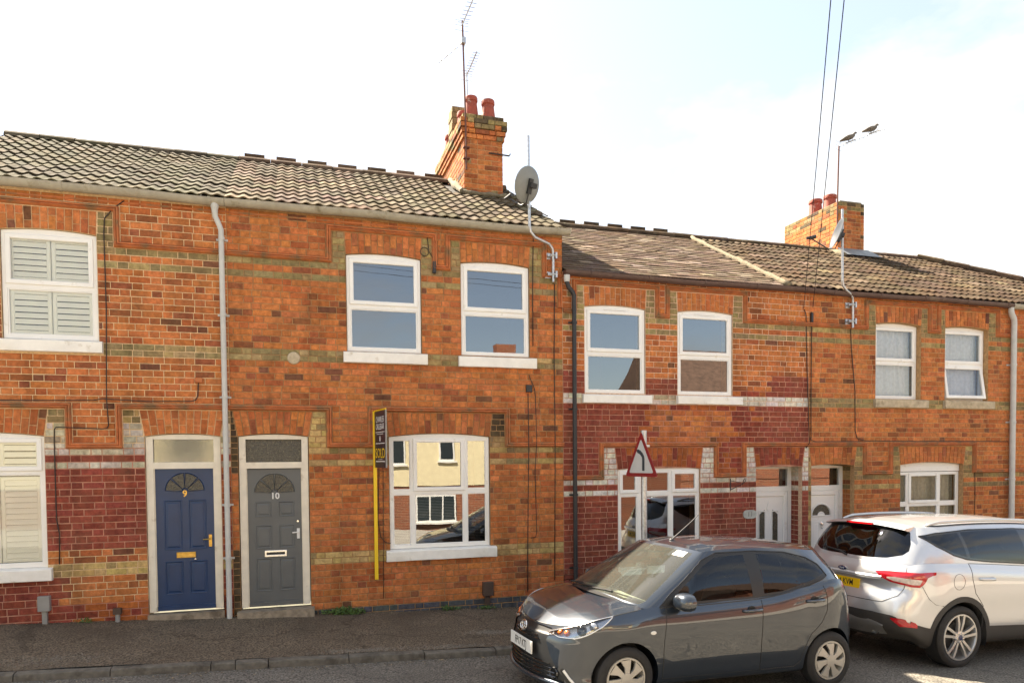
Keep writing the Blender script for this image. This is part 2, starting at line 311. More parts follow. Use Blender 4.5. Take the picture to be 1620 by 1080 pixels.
class Wall:
    """one house front: openings, arches, string courses, bricks"""
    def __init__(s, no, root, x0, x1, dz, ztop, zlow):
        s.no, s.root, s.x0, s.x1, s.dz, s.ztop, s.zlow = no, root, x0, x1, dz, ztop, zlow
        s.open = []; s.arch = []; s.block = []; s.zones = []; s.bricks = []; s.polys = []
    def opening(s, x0, x1, z0, zs, rise, atop, splay, cat='red', recess=0.05):
        s.open.append((x0, x1, z0, zs, rise, recess)); s.arch.append((x0, x1, zs, rise, atop, splay, cat))
    def zone(s, x0, x1, z0, z1, cat): s.zones.append((x0, x1, z0, z1, cat))
    def cat(s, x, z):
        c = 'red'
        for (a, b, e, f, k) in s.zones:
            if a <= x <= b and e <= z <= f: c = k
        return c
    def blocked(s, z0, z1):
        zm = (z0 + z1) / 2; out = []
        for (a, b, e, f, rise, rc) in s.open:
            if e - 0.02 < zm < f + 0.01: out.append((a, b))
        for (a, b, zs, rise, at, sp, c) in s.arch:
            if zs + 0.01 <= zm < at:
                k = (zm - zs) / (at - zs); out.append((a - sp * k - 0.008, b + sp * k + 0.008))
        for (a, b, e, f) in s.block:
            if e < zm < f: out.append((a, b))
        return sorted(out)
    def make(s):
        wallm = MB()
        Y = 0.007
        # mortar bed with the openings left out
        xs = {s.x0, s.x1}; zs_ = {s.zlow, s.ztop}
        for (a, b, e, f, rise, rc) in s.open: xs |= {max(a, s.x0), min(b, s.x1)}; zs_ |= {e, f + rise}
        xs = sorted(xs); zz = sorted(zs_)
        for i in range(len(xs) - 1):
            for j in range(len(zz) - 1):
                cx, cz = (xs[i] + xs[i + 1]) / 2, (zz[j] + zz[j + 1]) / 2
                if any(a < cx < b and e < cz < f + r for (a, b, e, f, r, rc) in s.open): continue
                wallm.poly([(xs[i], Y, zz[j]), (xs[i + 1], Y, zz[j]), (xs[i + 1], Y, zz[j + 1]), (xs[i], Y, zz[j + 1])])
        for (a, b, e, f, rise, rc) in s.open:
            n = 14; xm = (a + b) / 2; hw = (b - a) / 2
            arc = lambda x: f + rise * (1 - ((x - xm) / hw) ** 2)
            for i in range(n):
                p, q = a + (b - a) * i / n, a + (b - a) * (i + 1) / n
                wallm.poly([(p, Y, arc(p)), (q, Y, arc(q)), (q, Y, f + rise), (p, Y, f + rise)])
                wallm.poly([(p, Y, arc(p)), (p, 0.36, arc(p)), (q, 0.36, arc(q)), (q, Y, arc(q))])
            for x, d in ((a - 0.003, 1), (b + 0.003, -1)):
                wallm.poly([(x, Y, e), (x, 0.36, e), (x, 0.36, f), (x, Y, f)][::d])
            wallm.poly([(a, Y, e), (b, Y, e), (b, 0.36, e), (a, 0.36, e)])
        for (za, zb, zc, zd, k) in s.zones:                # paint carried over the joints
            if k in ('maroon', 'maroon_worn'):
                cuts = sorted({max(za, s.x0), min(zb, s.x1)} | {v for o in s.open for v in o[:2] if za < v < zb}); zc = max(zc, s.zlow)
                zcut = sorted({zc, zd} | {v for o in s.open for v in (o[2], o[3]) if zc < v < zd})
                for xa, xb in zip(cuts[:-1], cuts[1:]):
                    for ua, ub in zip(zcut[:-1], zcut[1:]):
                        cx, cz = (xa + xb) / 2, (ua + ub) / 2
                        if any(o[0] < cx < o[1] and o[2] < cz < o[3] + 0.06 for o in s.open): continue
                        yy = 0.0055 if k == 'maroon' else 0.0063
                        wallm.poly([(xa, yy, ua), (xb, yy, ua), (xb, yy, ub), (xa, yy, ub)], 1)
        wall = wallm.build('wall', [MORT[s.no], M_PMORT], s.root)
        # courses in Flemish bond
        rb = [z for z in row_bounds(s.dz, s.zlow)]
        for k in range(len(rb) - 1):
            z0, z1 = rb[k], min(rb[k + 1], s.ztop)
            if z1 - z0 < 0.03: continue
            bl = s.blocked(z0, z1); spans = []; x = s.x0
            for (a, b) in bl:
                if a > x: spans.append((x, min(a, s.x1)))
                x = max(x, b)
            if x < s.x1: spans.append((x, s.x1))
            phase = (k % 2) * 0.131 + ((k * 7) % 5) * 0.008
            x = -8.0 + phase; n = 0; unit = []
            while x < s.x1 + 0.3:
                L = 0.262 if (n % 2 == 0) else 0.131
                L *= 1 + random.uniform(-0.03, 0.03)
                unit.append((x, x + L)); x += L; n += 1
            for (a, b) in spans:
                if b - a < 0.012: continue
                pcs = []
                for (p, q) in unit:
                    p2, q2 = max(p, a), min(q, b)
                    if q2 - p2 > 0.001: pcs.append([p2, q2])
                i = 0
                while i < len(pcs):
                    if pcs[i][1] - pcs[i][0] < 0.045 and len(pcs) > 1:
                        if i == 0: pcs[1][0] = pcs[0][0]
                        else: pcs[i - 1][1] = pcs[i][1]
                        pcs.pop(i); continue
                    i += 1
                for (p, q) in pcs:
                    w = q - p - 0.010; h = z1 - z0 - 0.0105
                    if w < 0.006: continue
                    s.bricks.append(((p + q) / 2, (z0 + z1) / 2, w, h, brick_colour(s.cat((p + q) / 2, (z0 + z1) / 2)), random.uniform(-0.0025, 0.002), random.uniform(-0.006, 0.006)))
        # the 300 that show largest are objects, the rest one mesh
        def size(b):
            p = Vector((b[0], 0, b[1])); d = (p - CAM).length
            hid = 0.2 if (b[1] < 0.9 and 2.7 < b[0]) or b[0] < -3.6 or b[0] > 13.95 else 1.0
            return b[2] * b[3] / d ** 2 * hid
        s.bricks.sort(key=size, reverse=True)
        for (x, z, w, h, c, dy, rz) in s.bricks[:300]:
            me = ME_S if w > 0.17 else ME_H; bw, bh = ME_DIM[id(me)]
            o = link('brick', me, wall, Matrix.LocRotScale(Vector((x, dy, z)), Matrix.Rotation(rz * 0.6, 3, 'Y').to_quaternion(), Vector((w / bw, 1, h / bh))))
            o.color = (c[0], c[1], c[2], 1)
        if s.bricks[300:]:
            mb = MB(); ch = 0.006
            for (x, z, w, h, c, dy, rz) in s.bricks[300:]:
                hx, hz = w / 2, h / 2; b0 = len(mb.v)
                for (e, y) in ((ch, dy), (0, dy + ch), (0, 0.1)):
                    for (sx, sz) in ((-1, -1), (1, -1), (1, 1), (-1, 1)): mb.v.append((x + sx * (hx - e), y, z + sz * (hz - e)))
                mb.face((b0, b0 + 1, b0 + 2, b0 + 3), 0, c)
                for i in range(4):
                    j = (i + 1) % 4
                    mb.face((b0 + 4 + i, b0 + 4 + j, b0 + j, b0 + i), 0, c); mb.face((b0 + 8 + i, b0 + 8 + j, b0 + 4 + j, b0 + 4 + i), 0, c)
            o = mb.build('brickwork', M_BRICK, wall); o.color = (0, 0, 0, 1); o['kind'] = 'stuff'
        # gauged arches
        for (a, b, zs, rise, at, sp, cat) in s.arch:
            n = max(7, int(round((b - a) / 0.092))); xm = (a + b) / 2; hw = (b - a) / 2
            arc = lambda x: zs + rise * (1 - ((x - xm) / hw) ** 2)
            for i in range(n):
                t0, t1 = i / n, (i + 1) / n
                def P(t, f):
                    xb = a + (b - a) * t; xt = (a - sp) + (b - a + 2 * sp) * t
                    zb = arc(xb); return (xb + (xt - xb) * f, zb + (at - zb) * f)
                cut = 0.36 if i % 2 else 0.64
                for (f0, f1) in ((0, cut), (cut, 1)):
                    g = 0.006 / (b - a); e = 0.005 / (at - zs)
                    q = [P(t0 + g, f0 + e), P(t1 - g, f0 + e), P(t1 - g, f1 - e), P(t0 + g, f1 - e)]
                    mb = MB(); dy = random.uniform(-0.004, 0.001)
                    mb.prism(q, dy, 0.1)
                    o = mb.build('brick', M_BRICK, wall); c = brick_colour(cat); o.color = (c[0], c[1], c[2], 1)
        # deep brick jambs of recessed openings
        for (a, b, e, f, rise, rc) in s.open:
            if rc < 0.2: continue
            for k in range(len(rb) - 1):
                z0, z1 = rb[k], rb[k + 1]
                if z0 < e or z1 > f + 0.02: continue
                for (x, sgn) in ((b, 1), (a, -1)):
                    mb = MB(); mb.box(min(x, x + sgn * 0.05), max(x, x + sgn * 0.05), 0.108, 0.215, z0 + 0.005, z1 - 0.005)
                    mb.box(min(x, x + sgn * 0.05), max(x, x + sgn * 0.05), 0.223, 0.33, z0 + 0.005, z1 - 0.005)
                    o = mb.build('brick', M_BRICK, wall); c = brick_colour(s.cat(x + sgn * 0.05, (z0 + z1) / 2)); o.color = (c[0], c[1], c[2], 1)
        s.wall = wall
        return wall

def string_course(root, path, name='string_course', hw=0.037, prof=None):
    """moulded terracotta course swept along (x,z) path with mitred corners; path runs left to right"""
    prof = prof or [(1.0, 0.012), (1.0, -0.022), (0.62, -0.046), (0.30, -0.046), (0.10, -0.024), (-0.05, -0.040), (-0.45, -0.052), (-0.75, -0.030), (-1.0, -0.012), (-1.0, 0.012)]
    mb = MB(); P = [Vector((x, z)) for x, z in path]; rings = []
    pts = []
    for i in range(len(P) - 1):                     # subdivide long runs so that blocks can sit a little uneven
        n = max(1, int((P[i + 1] - P[i]).length / 0.24))
        for k in range(n): pts.append((P[i].lerp(P[i + 1], k / n), k == 0))
    pts.append((P[-1], True))
    for i, (p, corner) in enumerate(pts):
        a = (p - pts[i - 1][0]).normalized() if i > 0 else (pts[1][0] - p).normalized()
        b = (pts[i + 1][0] - p).normalized() if i < len(pts) - 1 else a
        n1 = Vector((-a.y, a.x)); n2 = Vector((-b.y, b.x)); m = (n1 + n2); m = m / max(m.dot(n1), 0.3)
        dy = random.uniform(-0.004, 0.003)
        rings.append([mb.vert((p.x + m.x * hw * u, y + (dy if y < 0 else 0), p.y + m.y * hw * u)) for (u, y) in prof])
    for i in range(len(rings) - 1):
        for k in range(len(prof) - 1): mb.face((rings[i][k], rings[i][k + 1], rings[i + 1][k + 1], rings[i + 1][k]))
    mb.face(rings[0]); mb.face(list(reversed(rings[-1])))
    o = mb.build(name, M_TERRA, root, smooth=50)
    bm = bmesh.new(); bm.from_mesh(o.data); bmesh.ops.recalc_face_normals(bm, faces=bm.faces); bm.to_mesh(o.data); bm.free()
    return o
def mould_path(runs, zlo, zhi):
    """runs: list of (x_end, 'h'|'l') after a start x"""
    pts = [(runs[0], zhi if runs[1][1] == 'h' else zlo)]; 
    for i, (x, k) in enumerate(runs[1:]):
        z = zhi if k == 'h' else zlo
        pts.append((x, z))
        if i + 2 < len(runs):
            z2 = zhi if runs[i + 2][1] == 'h' else zlo
            if z2 != z: pts.append((x, z2))
    return pts
def block_path(w, path, hw=0.045):
    for (a, b) in zip(path[:-1], path[1:]):
        if abs(a[0] - b[0]) < 1e-6: w.block.append((a[0] - hw, a[0] + hw, min(a[1], b[1]), max(a[1], b[1])))
        else: w.block.append((a[0] - hw * (0 if a == path[0] else 1), b[0] + hw * (0 if b == path[-1] else 1), a[1] - 0.04, a[1] + 0.045))

# ------------------------------------------------------------------ windows and doors
def arcf(x0, x1, zs, rise):
    xm, hw = (x0 + x1) / 2, (x1 - x0) / 2
    return lambda x: zs + rise * (1 - ((x - xm) / hw) ** 2)
def pane(mb, x0, x1, z0, z1, y, mat=0): mb.poly([(x0, y, z0), (x1, y, z0), (x1, y, z1), (x0, y, z1)], mat)
def bevel_frame(mb, x0, x1, z0, z1, w, y0, y1, ch=0.008, mat=0):
    """rectangular frame with a chamfered front, bars of width w; y0 front, y1 back"""
    def ring(i, y): return [(x0 + i, y, z0 + i), (x1 - i, y, z0 + i), (x1 - i, y, z1 - i), (x0 + i, y, z1 - i)]
    rs = [ring(0, y1), ring(0, y0 + ch), ring(ch, y0), ring(w - ch, y0), ring(w, y0 + ch), ring(w, y1)]
    ids = [[mb.vert(p) for p in r] for r in rs]
    for a, b in zip(ids[:-1], ids[1:]):
        for i in range(4): j = (i + 1) % 4; mb.face((a[i], a[j], b[j], b[i]), mat)
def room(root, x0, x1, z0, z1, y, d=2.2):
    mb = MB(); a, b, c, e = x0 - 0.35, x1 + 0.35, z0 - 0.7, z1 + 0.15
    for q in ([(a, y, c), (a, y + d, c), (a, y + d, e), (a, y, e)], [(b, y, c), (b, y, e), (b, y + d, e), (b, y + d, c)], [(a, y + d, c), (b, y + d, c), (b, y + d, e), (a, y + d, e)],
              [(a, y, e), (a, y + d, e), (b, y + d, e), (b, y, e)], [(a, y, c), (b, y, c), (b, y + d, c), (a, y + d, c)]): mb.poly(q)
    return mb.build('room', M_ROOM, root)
def outer_frame(mb, x0, x1, z0, zs, rise, w, y0, y1):
    """window surround: straight jambs and cill, head with an arched top"""
    f = arcf(x0, x1, zs, rise); n = 12; zi = zs - w
    mb.box(x0, x0 + w, y0, y1, z0, zi); mb.box(x1 - w, x1, y0, y1, z0, zi); mb.box(x0 + w, x1 - w, y0, y1, z0, z0 + w)
    pts = [(x0, zi), (x1, zi)] + [(x1 - (x1 - x0) * i / n, f(x1 - (x1 - x0) * i / n)) for i in range(n + 1)]
    mb.prism(pts, y0, y1)
def sill(root_window, x0, x1, z0, z1, out=0.075, mat=None):
    mb = MB(); n = 8
    yf = -out
    prof = [(0.06, z0), (yf + 0.006, z0 - 0.002), (yf, z0 + 0.006), (yf, z1 - 0.03), (yf + 0.012, z1 - 0.018), (0.06, z1)]
    rings = []
    for i in range(n + 1):
        x = x0 + (x1 - x0) * i / n
        rings.append([mb.vert((x, y + random.uniform(-0.002, 0.002), z + random.uniform(-0.0025, 0.0025))) for (y, z) in prof])
    for a, b in zip(rings[:-1], rings[1:]):
        for k in range(len(prof) - 1): mb.face((a[k], b[k], b[k + 1], a[k + 1])[::-1])
    mb.face(rings[0][::-1]); mb.face(rings[-1])
    return mb.build('sill', mat or M_WPAINT, root_window, smooth=30)
def window_upper(root, x0, x1, z0, zs, rise, y, mid=0.48, glass=None, lower_sash_tilt=0, head=0.0):
    """upvc window of two lights one above the other; the upper one is a sash"""
    glass = glass or M_GLASS
    y0, y1 = y, y + 0.07; w = 0.052
    mb = MB(); x0 += 0.008; x1 -= 0.008
    outer_frame(mb, x0, x1, z0, zs - 0.006, rise, w, y0, y1)
    zm = z0 + (zs - z0) * mid
    mb.box(x0 + w, x1 - w, y0 + 0.002, y1, zm - 0.035, zm + 0.035)
    win = mb.build('window', M_UPVC, root)
    s = MB(); bevel_frame(s, x0 + w - 0.012, x1 - w + 0.012, zm + 0.022, zs - w + 0.01, 0.062, y0 - 0.016, y0 + 0.03); s.build('sash_frame', M_UPVC, win)
    g = MB(); pane(g, x0 + w + 0.04, x1 - w - 0.04, zm + 0.07, zs - w - 0.04, y0 + 0.012); g.build('pane', glass, win)
    if lower_sash_tilt:
        s = MB(); bevel_frame(s, x0 + w - 0.012, x1 - w + 0.012, z0 + 0.03, zm - 0.022, 0.062, y0 - 0.016, y0 + 0.03)
        g = MB(); pane(g, x0 + w + 0.045, x1 - w - 0.045, z0 + 0.085, zm - 0.08, y0 + 0.012)
        T = Matrix.Translation((0, y0, zm - 0.022)) @ Matrix.Rotation(lower_sash_tilt, 4, 'X') @ Matrix.Translation((0, -y0, -(zm - 0.022)))
        for q in (s, g): q.v = [tuple(T @ Vector(p)) for p in q.v]
        s.build('sash_frame', M_UPVC, win); g.build('pane', glass, win)
    else:
        s = MB(); bevel_frame(s, x0 + w - 0.002, x1 - w + 0.002, z0 + w - 0.002, zm - 0.033, 0.022, y0 + 0.006, y0 + 0.03, 0.006); s.build('glazing_bead', M_UPVC, win)
        g = MB(); pane(g, x0 + w + 0.012, x1 - w - 0.012, z0 + w + 0.012, zm - 0.045, y0 + 0.022); g.build('pane', glass, win)
    return win
def lights(win, specs, y0, glass):
    """specs: (x0,x1,z0,z1,sash?)"""
    for (a, b, c, d, sash) in specs:
        if sash:
            s = MB(); bevel_frame(s, a - 0.022, b + 0.022, c - 0.022, d + 0.022, 0.062, y0 - 0.018, y0 + 0.03); s.build('sash_frame', M_UPVC, win)
            g = MB(); pane(g, a + 0.03, b - 0.03, c + 0.03, d - 0.03, y0 + 0.01); g.build('pane', glass, win)
        else:
            s = MB(); bevel_frame(s, a - 0.002, b + 0.002, c - 0.002, d + 0.002, 0.018, y0 + 0.006, y0 + 0.03, 0.005); s.build('glazing_bead', M_UPVC, win)
            g = MB(); pane(g, a + 0.01, b - 0.01, c + 0.01, d - 0.01, y0 + 0.022); g.build('pane', glass, win)
def curtain(win, x0, x1, z0, z1, y, mat, wave=0.03, per=0.11):
    mb = MB(); n = int((x1 - x0) / 0.02); a = []
    for i in range(n + 1):
        x = x0 + (x1 - x0) * i / n; yy = y + wave * math.sin(x / per * 6.28 + math.sin(x * 9)) * (0.6 + 0.4 * math.sin(x * 23))
        a.append((mb.vert((x, yy, z0)), mb.vert((x, yy * 0.4 + y * 0.6, z1))))
    for p, q in zip(a[:-1], a[1:]): mb.face((p[0], q[0], q[1], p[1]))
    return mb.build('curtain', mat, win, smooth='all')
def shutters(win, x0, x1, z0, z1, y, ncol):
    """white plantation shutters: framed panels of separate slats"""
    cw = (x1 - x0) / ncol
    me = None
    for i in range(ncol):
        a, b = x0 + cw * i, x0 + cw * (i + 1)
        mb = MB(); bevel_frame(mb, a + 0.004, b - 0.004, z0, z1, 0.05, y, y + 0.03); mb.build('shutter_frame', M_BLIND, win)
        n = int((z1 - z0 - 0.1) / 0.072); 
        for k in range(n):
            zc = z0 + 0.05 + (z1 - z0 - 0.1) * (k + 0.5) / n
            if me is None:
                sb = MB(); hw = (cw - 0.108) / 2
                sb.prism([(-0.036, -0.004), (0.0, -0.0065), (0.036, -0.004), (0.036, 0.004), (0.0, 0.0065), (-0.036, 0.004)], -hw, hw)
                sb.v = [(q[1], q[0], q[2]) for q in sb.v]
                me = bpy.data.meshes.new('slat'); me.from_pydata(sb.v, [], sb.f); me.materials.append(M_BLIND); me.update()
            link('slat', me, win, Matrix.LocRotScale(Vector(((a + b) / 2, y + 0.018, zc)), Matrix.Rotation(R(73) + random.uniform(-0.03, 0.03), 3, 'X').to_quaternion(), Vector((1, 1, 1))))
def text_mesh(name, body, size, M, mat, parent, extrude=0.001, sx=1.0, align='CENTER', bold=0.0):
    cu = bpy.data.curves.new(name, 'FONT'); cu.body = body; cu.size = size; cu.extrude = extrude; cu.align_x = align; cu.align_y = 'CENTER'; cu.offset = bold; cu.resolution_u = 3
    o = bpy.data.objects.new(name, cu); col.objects.link(o)
    dg = bpy.context.evaluated_depsgraph_get(); me = bpy.data.meshes.new_from_object(o.evaluated_get(dg))
    bpy.data.objects.remove(o); bpy.data.curves.remove(cu)
    me.materials.clear(); me.materials.append(mat)
    me.transform(M @ Matrix.Diagonal((sx, 1, 1, 1)))
    return link(name, me, parent)
FACE = Matrix(((1, 0, 0, 0), (0, 0, -1, 0), (0, 1, 0, 0), (0, 0, 0, 1)))       # text lying in xy -> facing -y

def wedge_fan(door, cx, cz, r0, r1, y, mat_glass, mat_bar, depth=0.02):
    """sunburst glazing of four wedges with raised beads"""
    for k in range(4):
        a0, a1 = math.pi * k / 4 + 0.06, math.pi * (k + 1) / 4 - 0.06
        arc = [(cx + r1 * math.cos(a0 + (a1 - a0) * i / 6), cz + r1 * math.sin(a0 + (a1 - a0) * i / 6)) for i in range(7)]
        inn = [(cx + r0 * math.cos(a1 - (a1 - a0) * i / 3), cz + r0 * math.sin(a1 - (a1 - a0) * i / 3)) for i in range(4)]
        pts = arc + inn
        mb = MB(); mb.poly([(p[0], y - 0.002, p[1]) for p in pts]); mb.build('pane', mat_glass, door)
        fr = MB(); c = Vector((sum(p[0] for p in pts) / len(pts), sum(p[1] for p in pts) / len(pts)))
        o2 = [Vector(p) + (Vector(p) - c).normalized() * 0.014 for p in pts]; n = len(pts)
        ids = [[fr.vert((p[0], y - 0.0005, p[1])) for p in o2], [fr.vert((p[0] * 0.5 + q[0] * 0.5, y - 0.013, p[1] * 0.5 + q[1] * 0.5)) for p, q in zip(o2, pts)], [fr.vert((p[0], y - 0.003, p[1])) for p in pts]]
        for A, B in zip(ids[:-1], ids[1:]):
            for i in range(n): j = (i + 1) % n; fr.face((A[i], A[j], B[j], B[i]))
        fr.build('glazing_bead', mat_bar, door)
def raised_panel(mb, x0, x1, z0, z1, y):
    """moulded panel: sunk groove then a raised field"""
    def ring(i, yy): return [mb.vert(p) for p in ((x0 + i, yy, z0 + i), (x1 - i, yy, z0 + i), (x1 - i, yy, z1 - i), (x0 + i, yy, z1 - i))]
    rs = [ring(0, y - 0.0005), ring(0.006, y - 0.005), ring(0.014, y - 0.004), ring(0.022, y + 0.004), ring(0.034, y + 0.0035), ring(0.05, y - 0.002)]
    for a, b in zip(rs[:-1], rs[1:]):
        for i in range(4): j = (i + 1) % 4; mb.face((a[i], a[j], b[j], b[i]))
    mb.face(rs[-1])
def panel_slab(x0, x1, z0, z1, y0, y1, panels):
    """door leaf whose front is cut away behind each panel"""
    mb = MB(); xs = sorted({x0, x1} | {p[0] for p in panels} | {p[1] for p in panels}); zs = sorted({z0, z1} | {p[2] for p in panels} | {p[3] for p in panels})
    for i in range(len(xs) - 1):
        for j in range(len(zs) - 1):
            cx, cz = (xs[i] + xs[i + 1]) / 2, (zs[j] + zs[j + 1]) / 2
            if any(a < cx < b and c < cz < d for (a, b, c, d) in panels): continue
            mb.poly([(xs[i], y0, zs[j]), (xs[i + 1], y0, zs[j]), (xs[i + 1], y0, zs[j + 1]), (xs[i], y0, zs[j + 1])])
    mb.poly([(x0, y0, z0), (x0, y0, z1), (x0, y1, z1), (x0, y1, z0)]); mb.poly([(x1, y0, z0), (x1, y1, z0), (x1, y1, z1), (x1, y0, z1)])
    mb.poly([(x0, y0, z1), (x1, y0, z1), (x1, y1, z1), (x0, y1, z1)]); mb.poly([(x0, y1, z0), (x0, y1, z1), (x1, y1, z1), (x1, y1, z0)]); mb.poly([(x0, y0, z0), (x0, y1, z0), (x1, y1, z0), (x1, y0, z0)])
    return mb
def door_frame(root, x0, x1, z0, zs, rise, w, y0, y1, ztr, mat, name='door_frame'):
    mb = MB(); f = arcf(x0, x1, zs, rise); n = 10; zi = zs - 0.035
    mb.box(x0, x0 + w, y0, y1, z0, zi); mb.box(x1 - w, x1, y0, y1, z0, zi)
    mb.prism([(x0, zi), (x1, zi)] + [(x1 - (x1 - x0) * i / n, f(x1 - (x1 - x0) * i / n)) for i in range(n + 1)], y0, y1)
    mb.box(x0 + w, x1 - w, y0 - 0.004, y1, ztr - 0.045, ztr + 0.045)
    mb.box(x0 + w, x0 + w + 0.014, y0 + 0.018, y1, z0, ztr - 0.045); mb.box(x1 - w - 0.014, x1 - w, y0 + 0.018, y1, z0, ztr - 0.045)
    return mb.build(name, mat, root)

# ------------------------------------------------------------------ ground, road, pavement, kerb
SL = -0.037
def zp(x, y): return 0.14 + SL * x + 0.032 * max(y, -2.2)           # pavement
def zr(x, y): return -0.018 + SL * x + 0.012 * min(-2.2 - y, 3.4) - 0.012 * max(0, -2.2 - y - 3.4)
def sheet(name, mat, xs, ys, zf):
    mb = MB(); ids = [[mb.vert((x, y, zf(x, y))) for x in xs] for y in ys]
    for j in range(len(ys) - 1):
        for i in range(len(xs) - 1): mb.face((ids[j][i], ids[j][i + 1], ids[j + 1][i + 1], ids[j + 1][i]))
    return struct(mb.build(name, mat, None, smooth='all'))
XS = [-30 + 2 * i for i in range(36)]
XF = [-6 + 0.12 * i for i in range(180)]
def bumpy(x, y): return zp(x, y) + 0.006 * math.sin(x * 3.1 + y * 2) * math.sin(y * 4.3 + x) + 0.004 * math.sin(x * 9.7) * math.sin(y * 11)
def ky(x): return 0.42 * min(1.0, max(0.0, (x - 5.6) / 1.8))             # the pavement narrows towards the right
mb = MB(); NY = 16; ids = []
for i in range(NY + 1): ids.append([mb.vert((x, yy, bumpy(x, yy))) for x in XF for yy in [-2.075 + ky(x) + (2.125 - ky(x)) * i / NY]])
for j in range(NY):
    for i in range(len(XF) - 1): mb.face((ids[j][i], ids[j][i + 1], ids[j + 1][i + 1], ids[j + 1][i]))
struct(mb.build('pavement', M_ASPH, None, smooth='all'))
sheet('road', M_ROAD, XS, [-9.2, -7.5, -5.6, -4.4, -3.3, -2.2, -1.70], zr)
M_BOUNCE = plain('bounce_paving', (0.36, 0.33, 0.28), 0.9, noise=0.15, scale=3)  # unseen paving, made pale to bounce sunlight onto the house fronts
sheet('opposite_pavement', M_BOUNCE, XS, [-14.2, -9.32], lambda x, y: 0.06 + SL * x)
M_EARTH = grit('far_ground', (0.06, 0.06, 0.04), (0.13, 0.12, 0.08), 8)
sheet('ground', M_EARTH, [-900, -60, -30, 40, 80, 900], [-900, -40, 40, 900], lambda x, y: -0.75 + SL * max(min(x, 40), -30))
kb = MB(); kb.poly([(-6, -2.19, zr(-6, -2.2) - 0.01), (16, -2.19, zr(16, -2.2) - 0.01), (16, -2.08, zr(16, -2.2) - 0.01), (-6, -2.08, zr(-6, -2.2) - 0.01)])
kerb = struct(kb.build('kerb', M_KERB))
x = -5.62; i = 0
LENS = [0.915] * 30; LENS[4] = 1.02; LENS[5] = 0.26; LENS[6] = 0.36
while x < 15:
    Lk = LENS[i % 30]; mb = MB(); n = 6; rings = []
    dy = random.uniform(-0.008, 0.008); dz = random.uniform(-0.006, 0.004)
    for k in range(n + 1):
        xx = x + 0.005 + (Lk - 0.01) * k / n; t = zp(xx, -2.2 + ky(xx)) + dz + random.uniform(-0.003, 0.003); e = 0.012 if k in (0, n) else 0
        rings.append([mb.vert((xx, -2.20 + ky(xx) + dy + a, z)) for (a, z) in ((0, zr(xx, -2.2) - 0.06), (0 + e * 0.4, t - 0.03 - e), (0.008 + e * 0.3, t - 0.010 - e), (0.03, t - 0.001 - e * 0.5), (0.125, t + 0.001), (0.127, t - 0.1))])
    for a, b in zip(rings[:-1], rings[1:]):
        for q in range(5): mb.face((a[q], b[q], b[q + 1], a[q + 1]))
    mb.face(rings[0][::-1]); mb.face(rings[-1])
    mb.build('kerbstone', M_KERB, kerb, smooth=35)
    x += Lk; i += 1
mb = MB(); mb.box(-30, 40, -9.32, -9.2, -1.6, 0.0)
for k, v in enumerate(mb.v): mb.v[k] = (v[0], v[1], v[2] if v[2] < -1 else 0.065 + SL * v[0])
struct(mb.build('opposite_kerb', M_KERB))

# ------------------------------------------------------------------ houses
ZTL, ZTR = 6.05, 5.42
def house(no, label, x0, x1, dz, ztop):
    zl = -0.35 + dz if dz else -0.25
    root = thing('terraced_house', label, 'house', ((x0 + x1) / 2, 0, zp((x0 + x1) / 2, 0)), 'brick terraced houses in the row')
    return root, Wall(no, root, x0, x1, dz, ztop, -0.2 if not dz else -0.9)
h9, w9 = house(9, 'terraced house with blue front door, shuttered white windows and maroon painted brick', -6.2, -0.85, 0, ZTL)
h10, w10 = house(10, 'terraced house with grey front door and sold board beside its ground floor window', -0.85, 4.215, 0, ZTL)
DZ = -0.545
h11, w11 = house(11, 'terraced house with maroon painted brick and white bands behind the road sign', 4.215, 9.02, DZ, ZTR)
h12, w12 = house(12, 'unpainted terraced house with net curtains and stone sills behind the silver car', 9.02, 13.90, DZ, ZTR)
h13, w13 = house(13, 'end house beyond the right hand grey downpipe, only its edge in view', 13.90, 18.6, DZ, ZTR)
for h in (h13,): h['group'] = 'brick terraced houses in the row'

# openings (x0, x1, sill z, spring z, rise, arch top, splay)
for (w, a, b) in ((w9, -3.60, -2.48), (w9, -5.35, -4.23), (w10, 0.79, 1.91), (w10, 2.53, 3.65)): w.opening(a, b, 4.02, 5.44, 0.04, 5.762, 0.012)
for (w, a, b) in ((w11, 4.60, 5.71), (w11, 6.32, 7.41)): w.opening(a, b, 4.02 + DZ, 5.43 + DZ, 0.04, 5.762 + DZ, 0.012)
for (w, a, b) in ((w12, 10.53, 11.61), (w12, 12.21, 13.32)): w.opening(a, b, 4.02 + DZ, 5.43 + DZ, 0.04, 5.762 + DZ, 0.012, recess=0.11)
w9.opening(-4.72, -3.16, 1.0, 2.755, 0.05, 3.112, 0.05); w9.opening(-1.955, -0.985, 0.16, 2.75, 0.04, 3.112, 0.06)
w10.opening(1.385, 2.97, 1.0, 2.75, 0.05, 3.112, 0.045); w10.opening(-0.755, 0.215, 0.10, 2.75, 0.04, 3.112, 0.065)
w11.opening(5.19, 6.76, 0.45, 2.20, 0.045, 3.112 + DZ, 0.05, 'maroon_worn'); w11.opening(7.90, 8.88, -0.5, 2.215, 0.035, 3.112 + DZ, 0.05, 'maroon_worn', recess=0.31)
w12.opening(11.14, 12.71, 0.45, 2.215, 0.05, 3.112 + DZ, 0.05, recess=0.11); w12.opening(9.085, 10.05, -0.5, 2.215, 0.035, 3.112 + DZ, 0.05, recess=0.31)

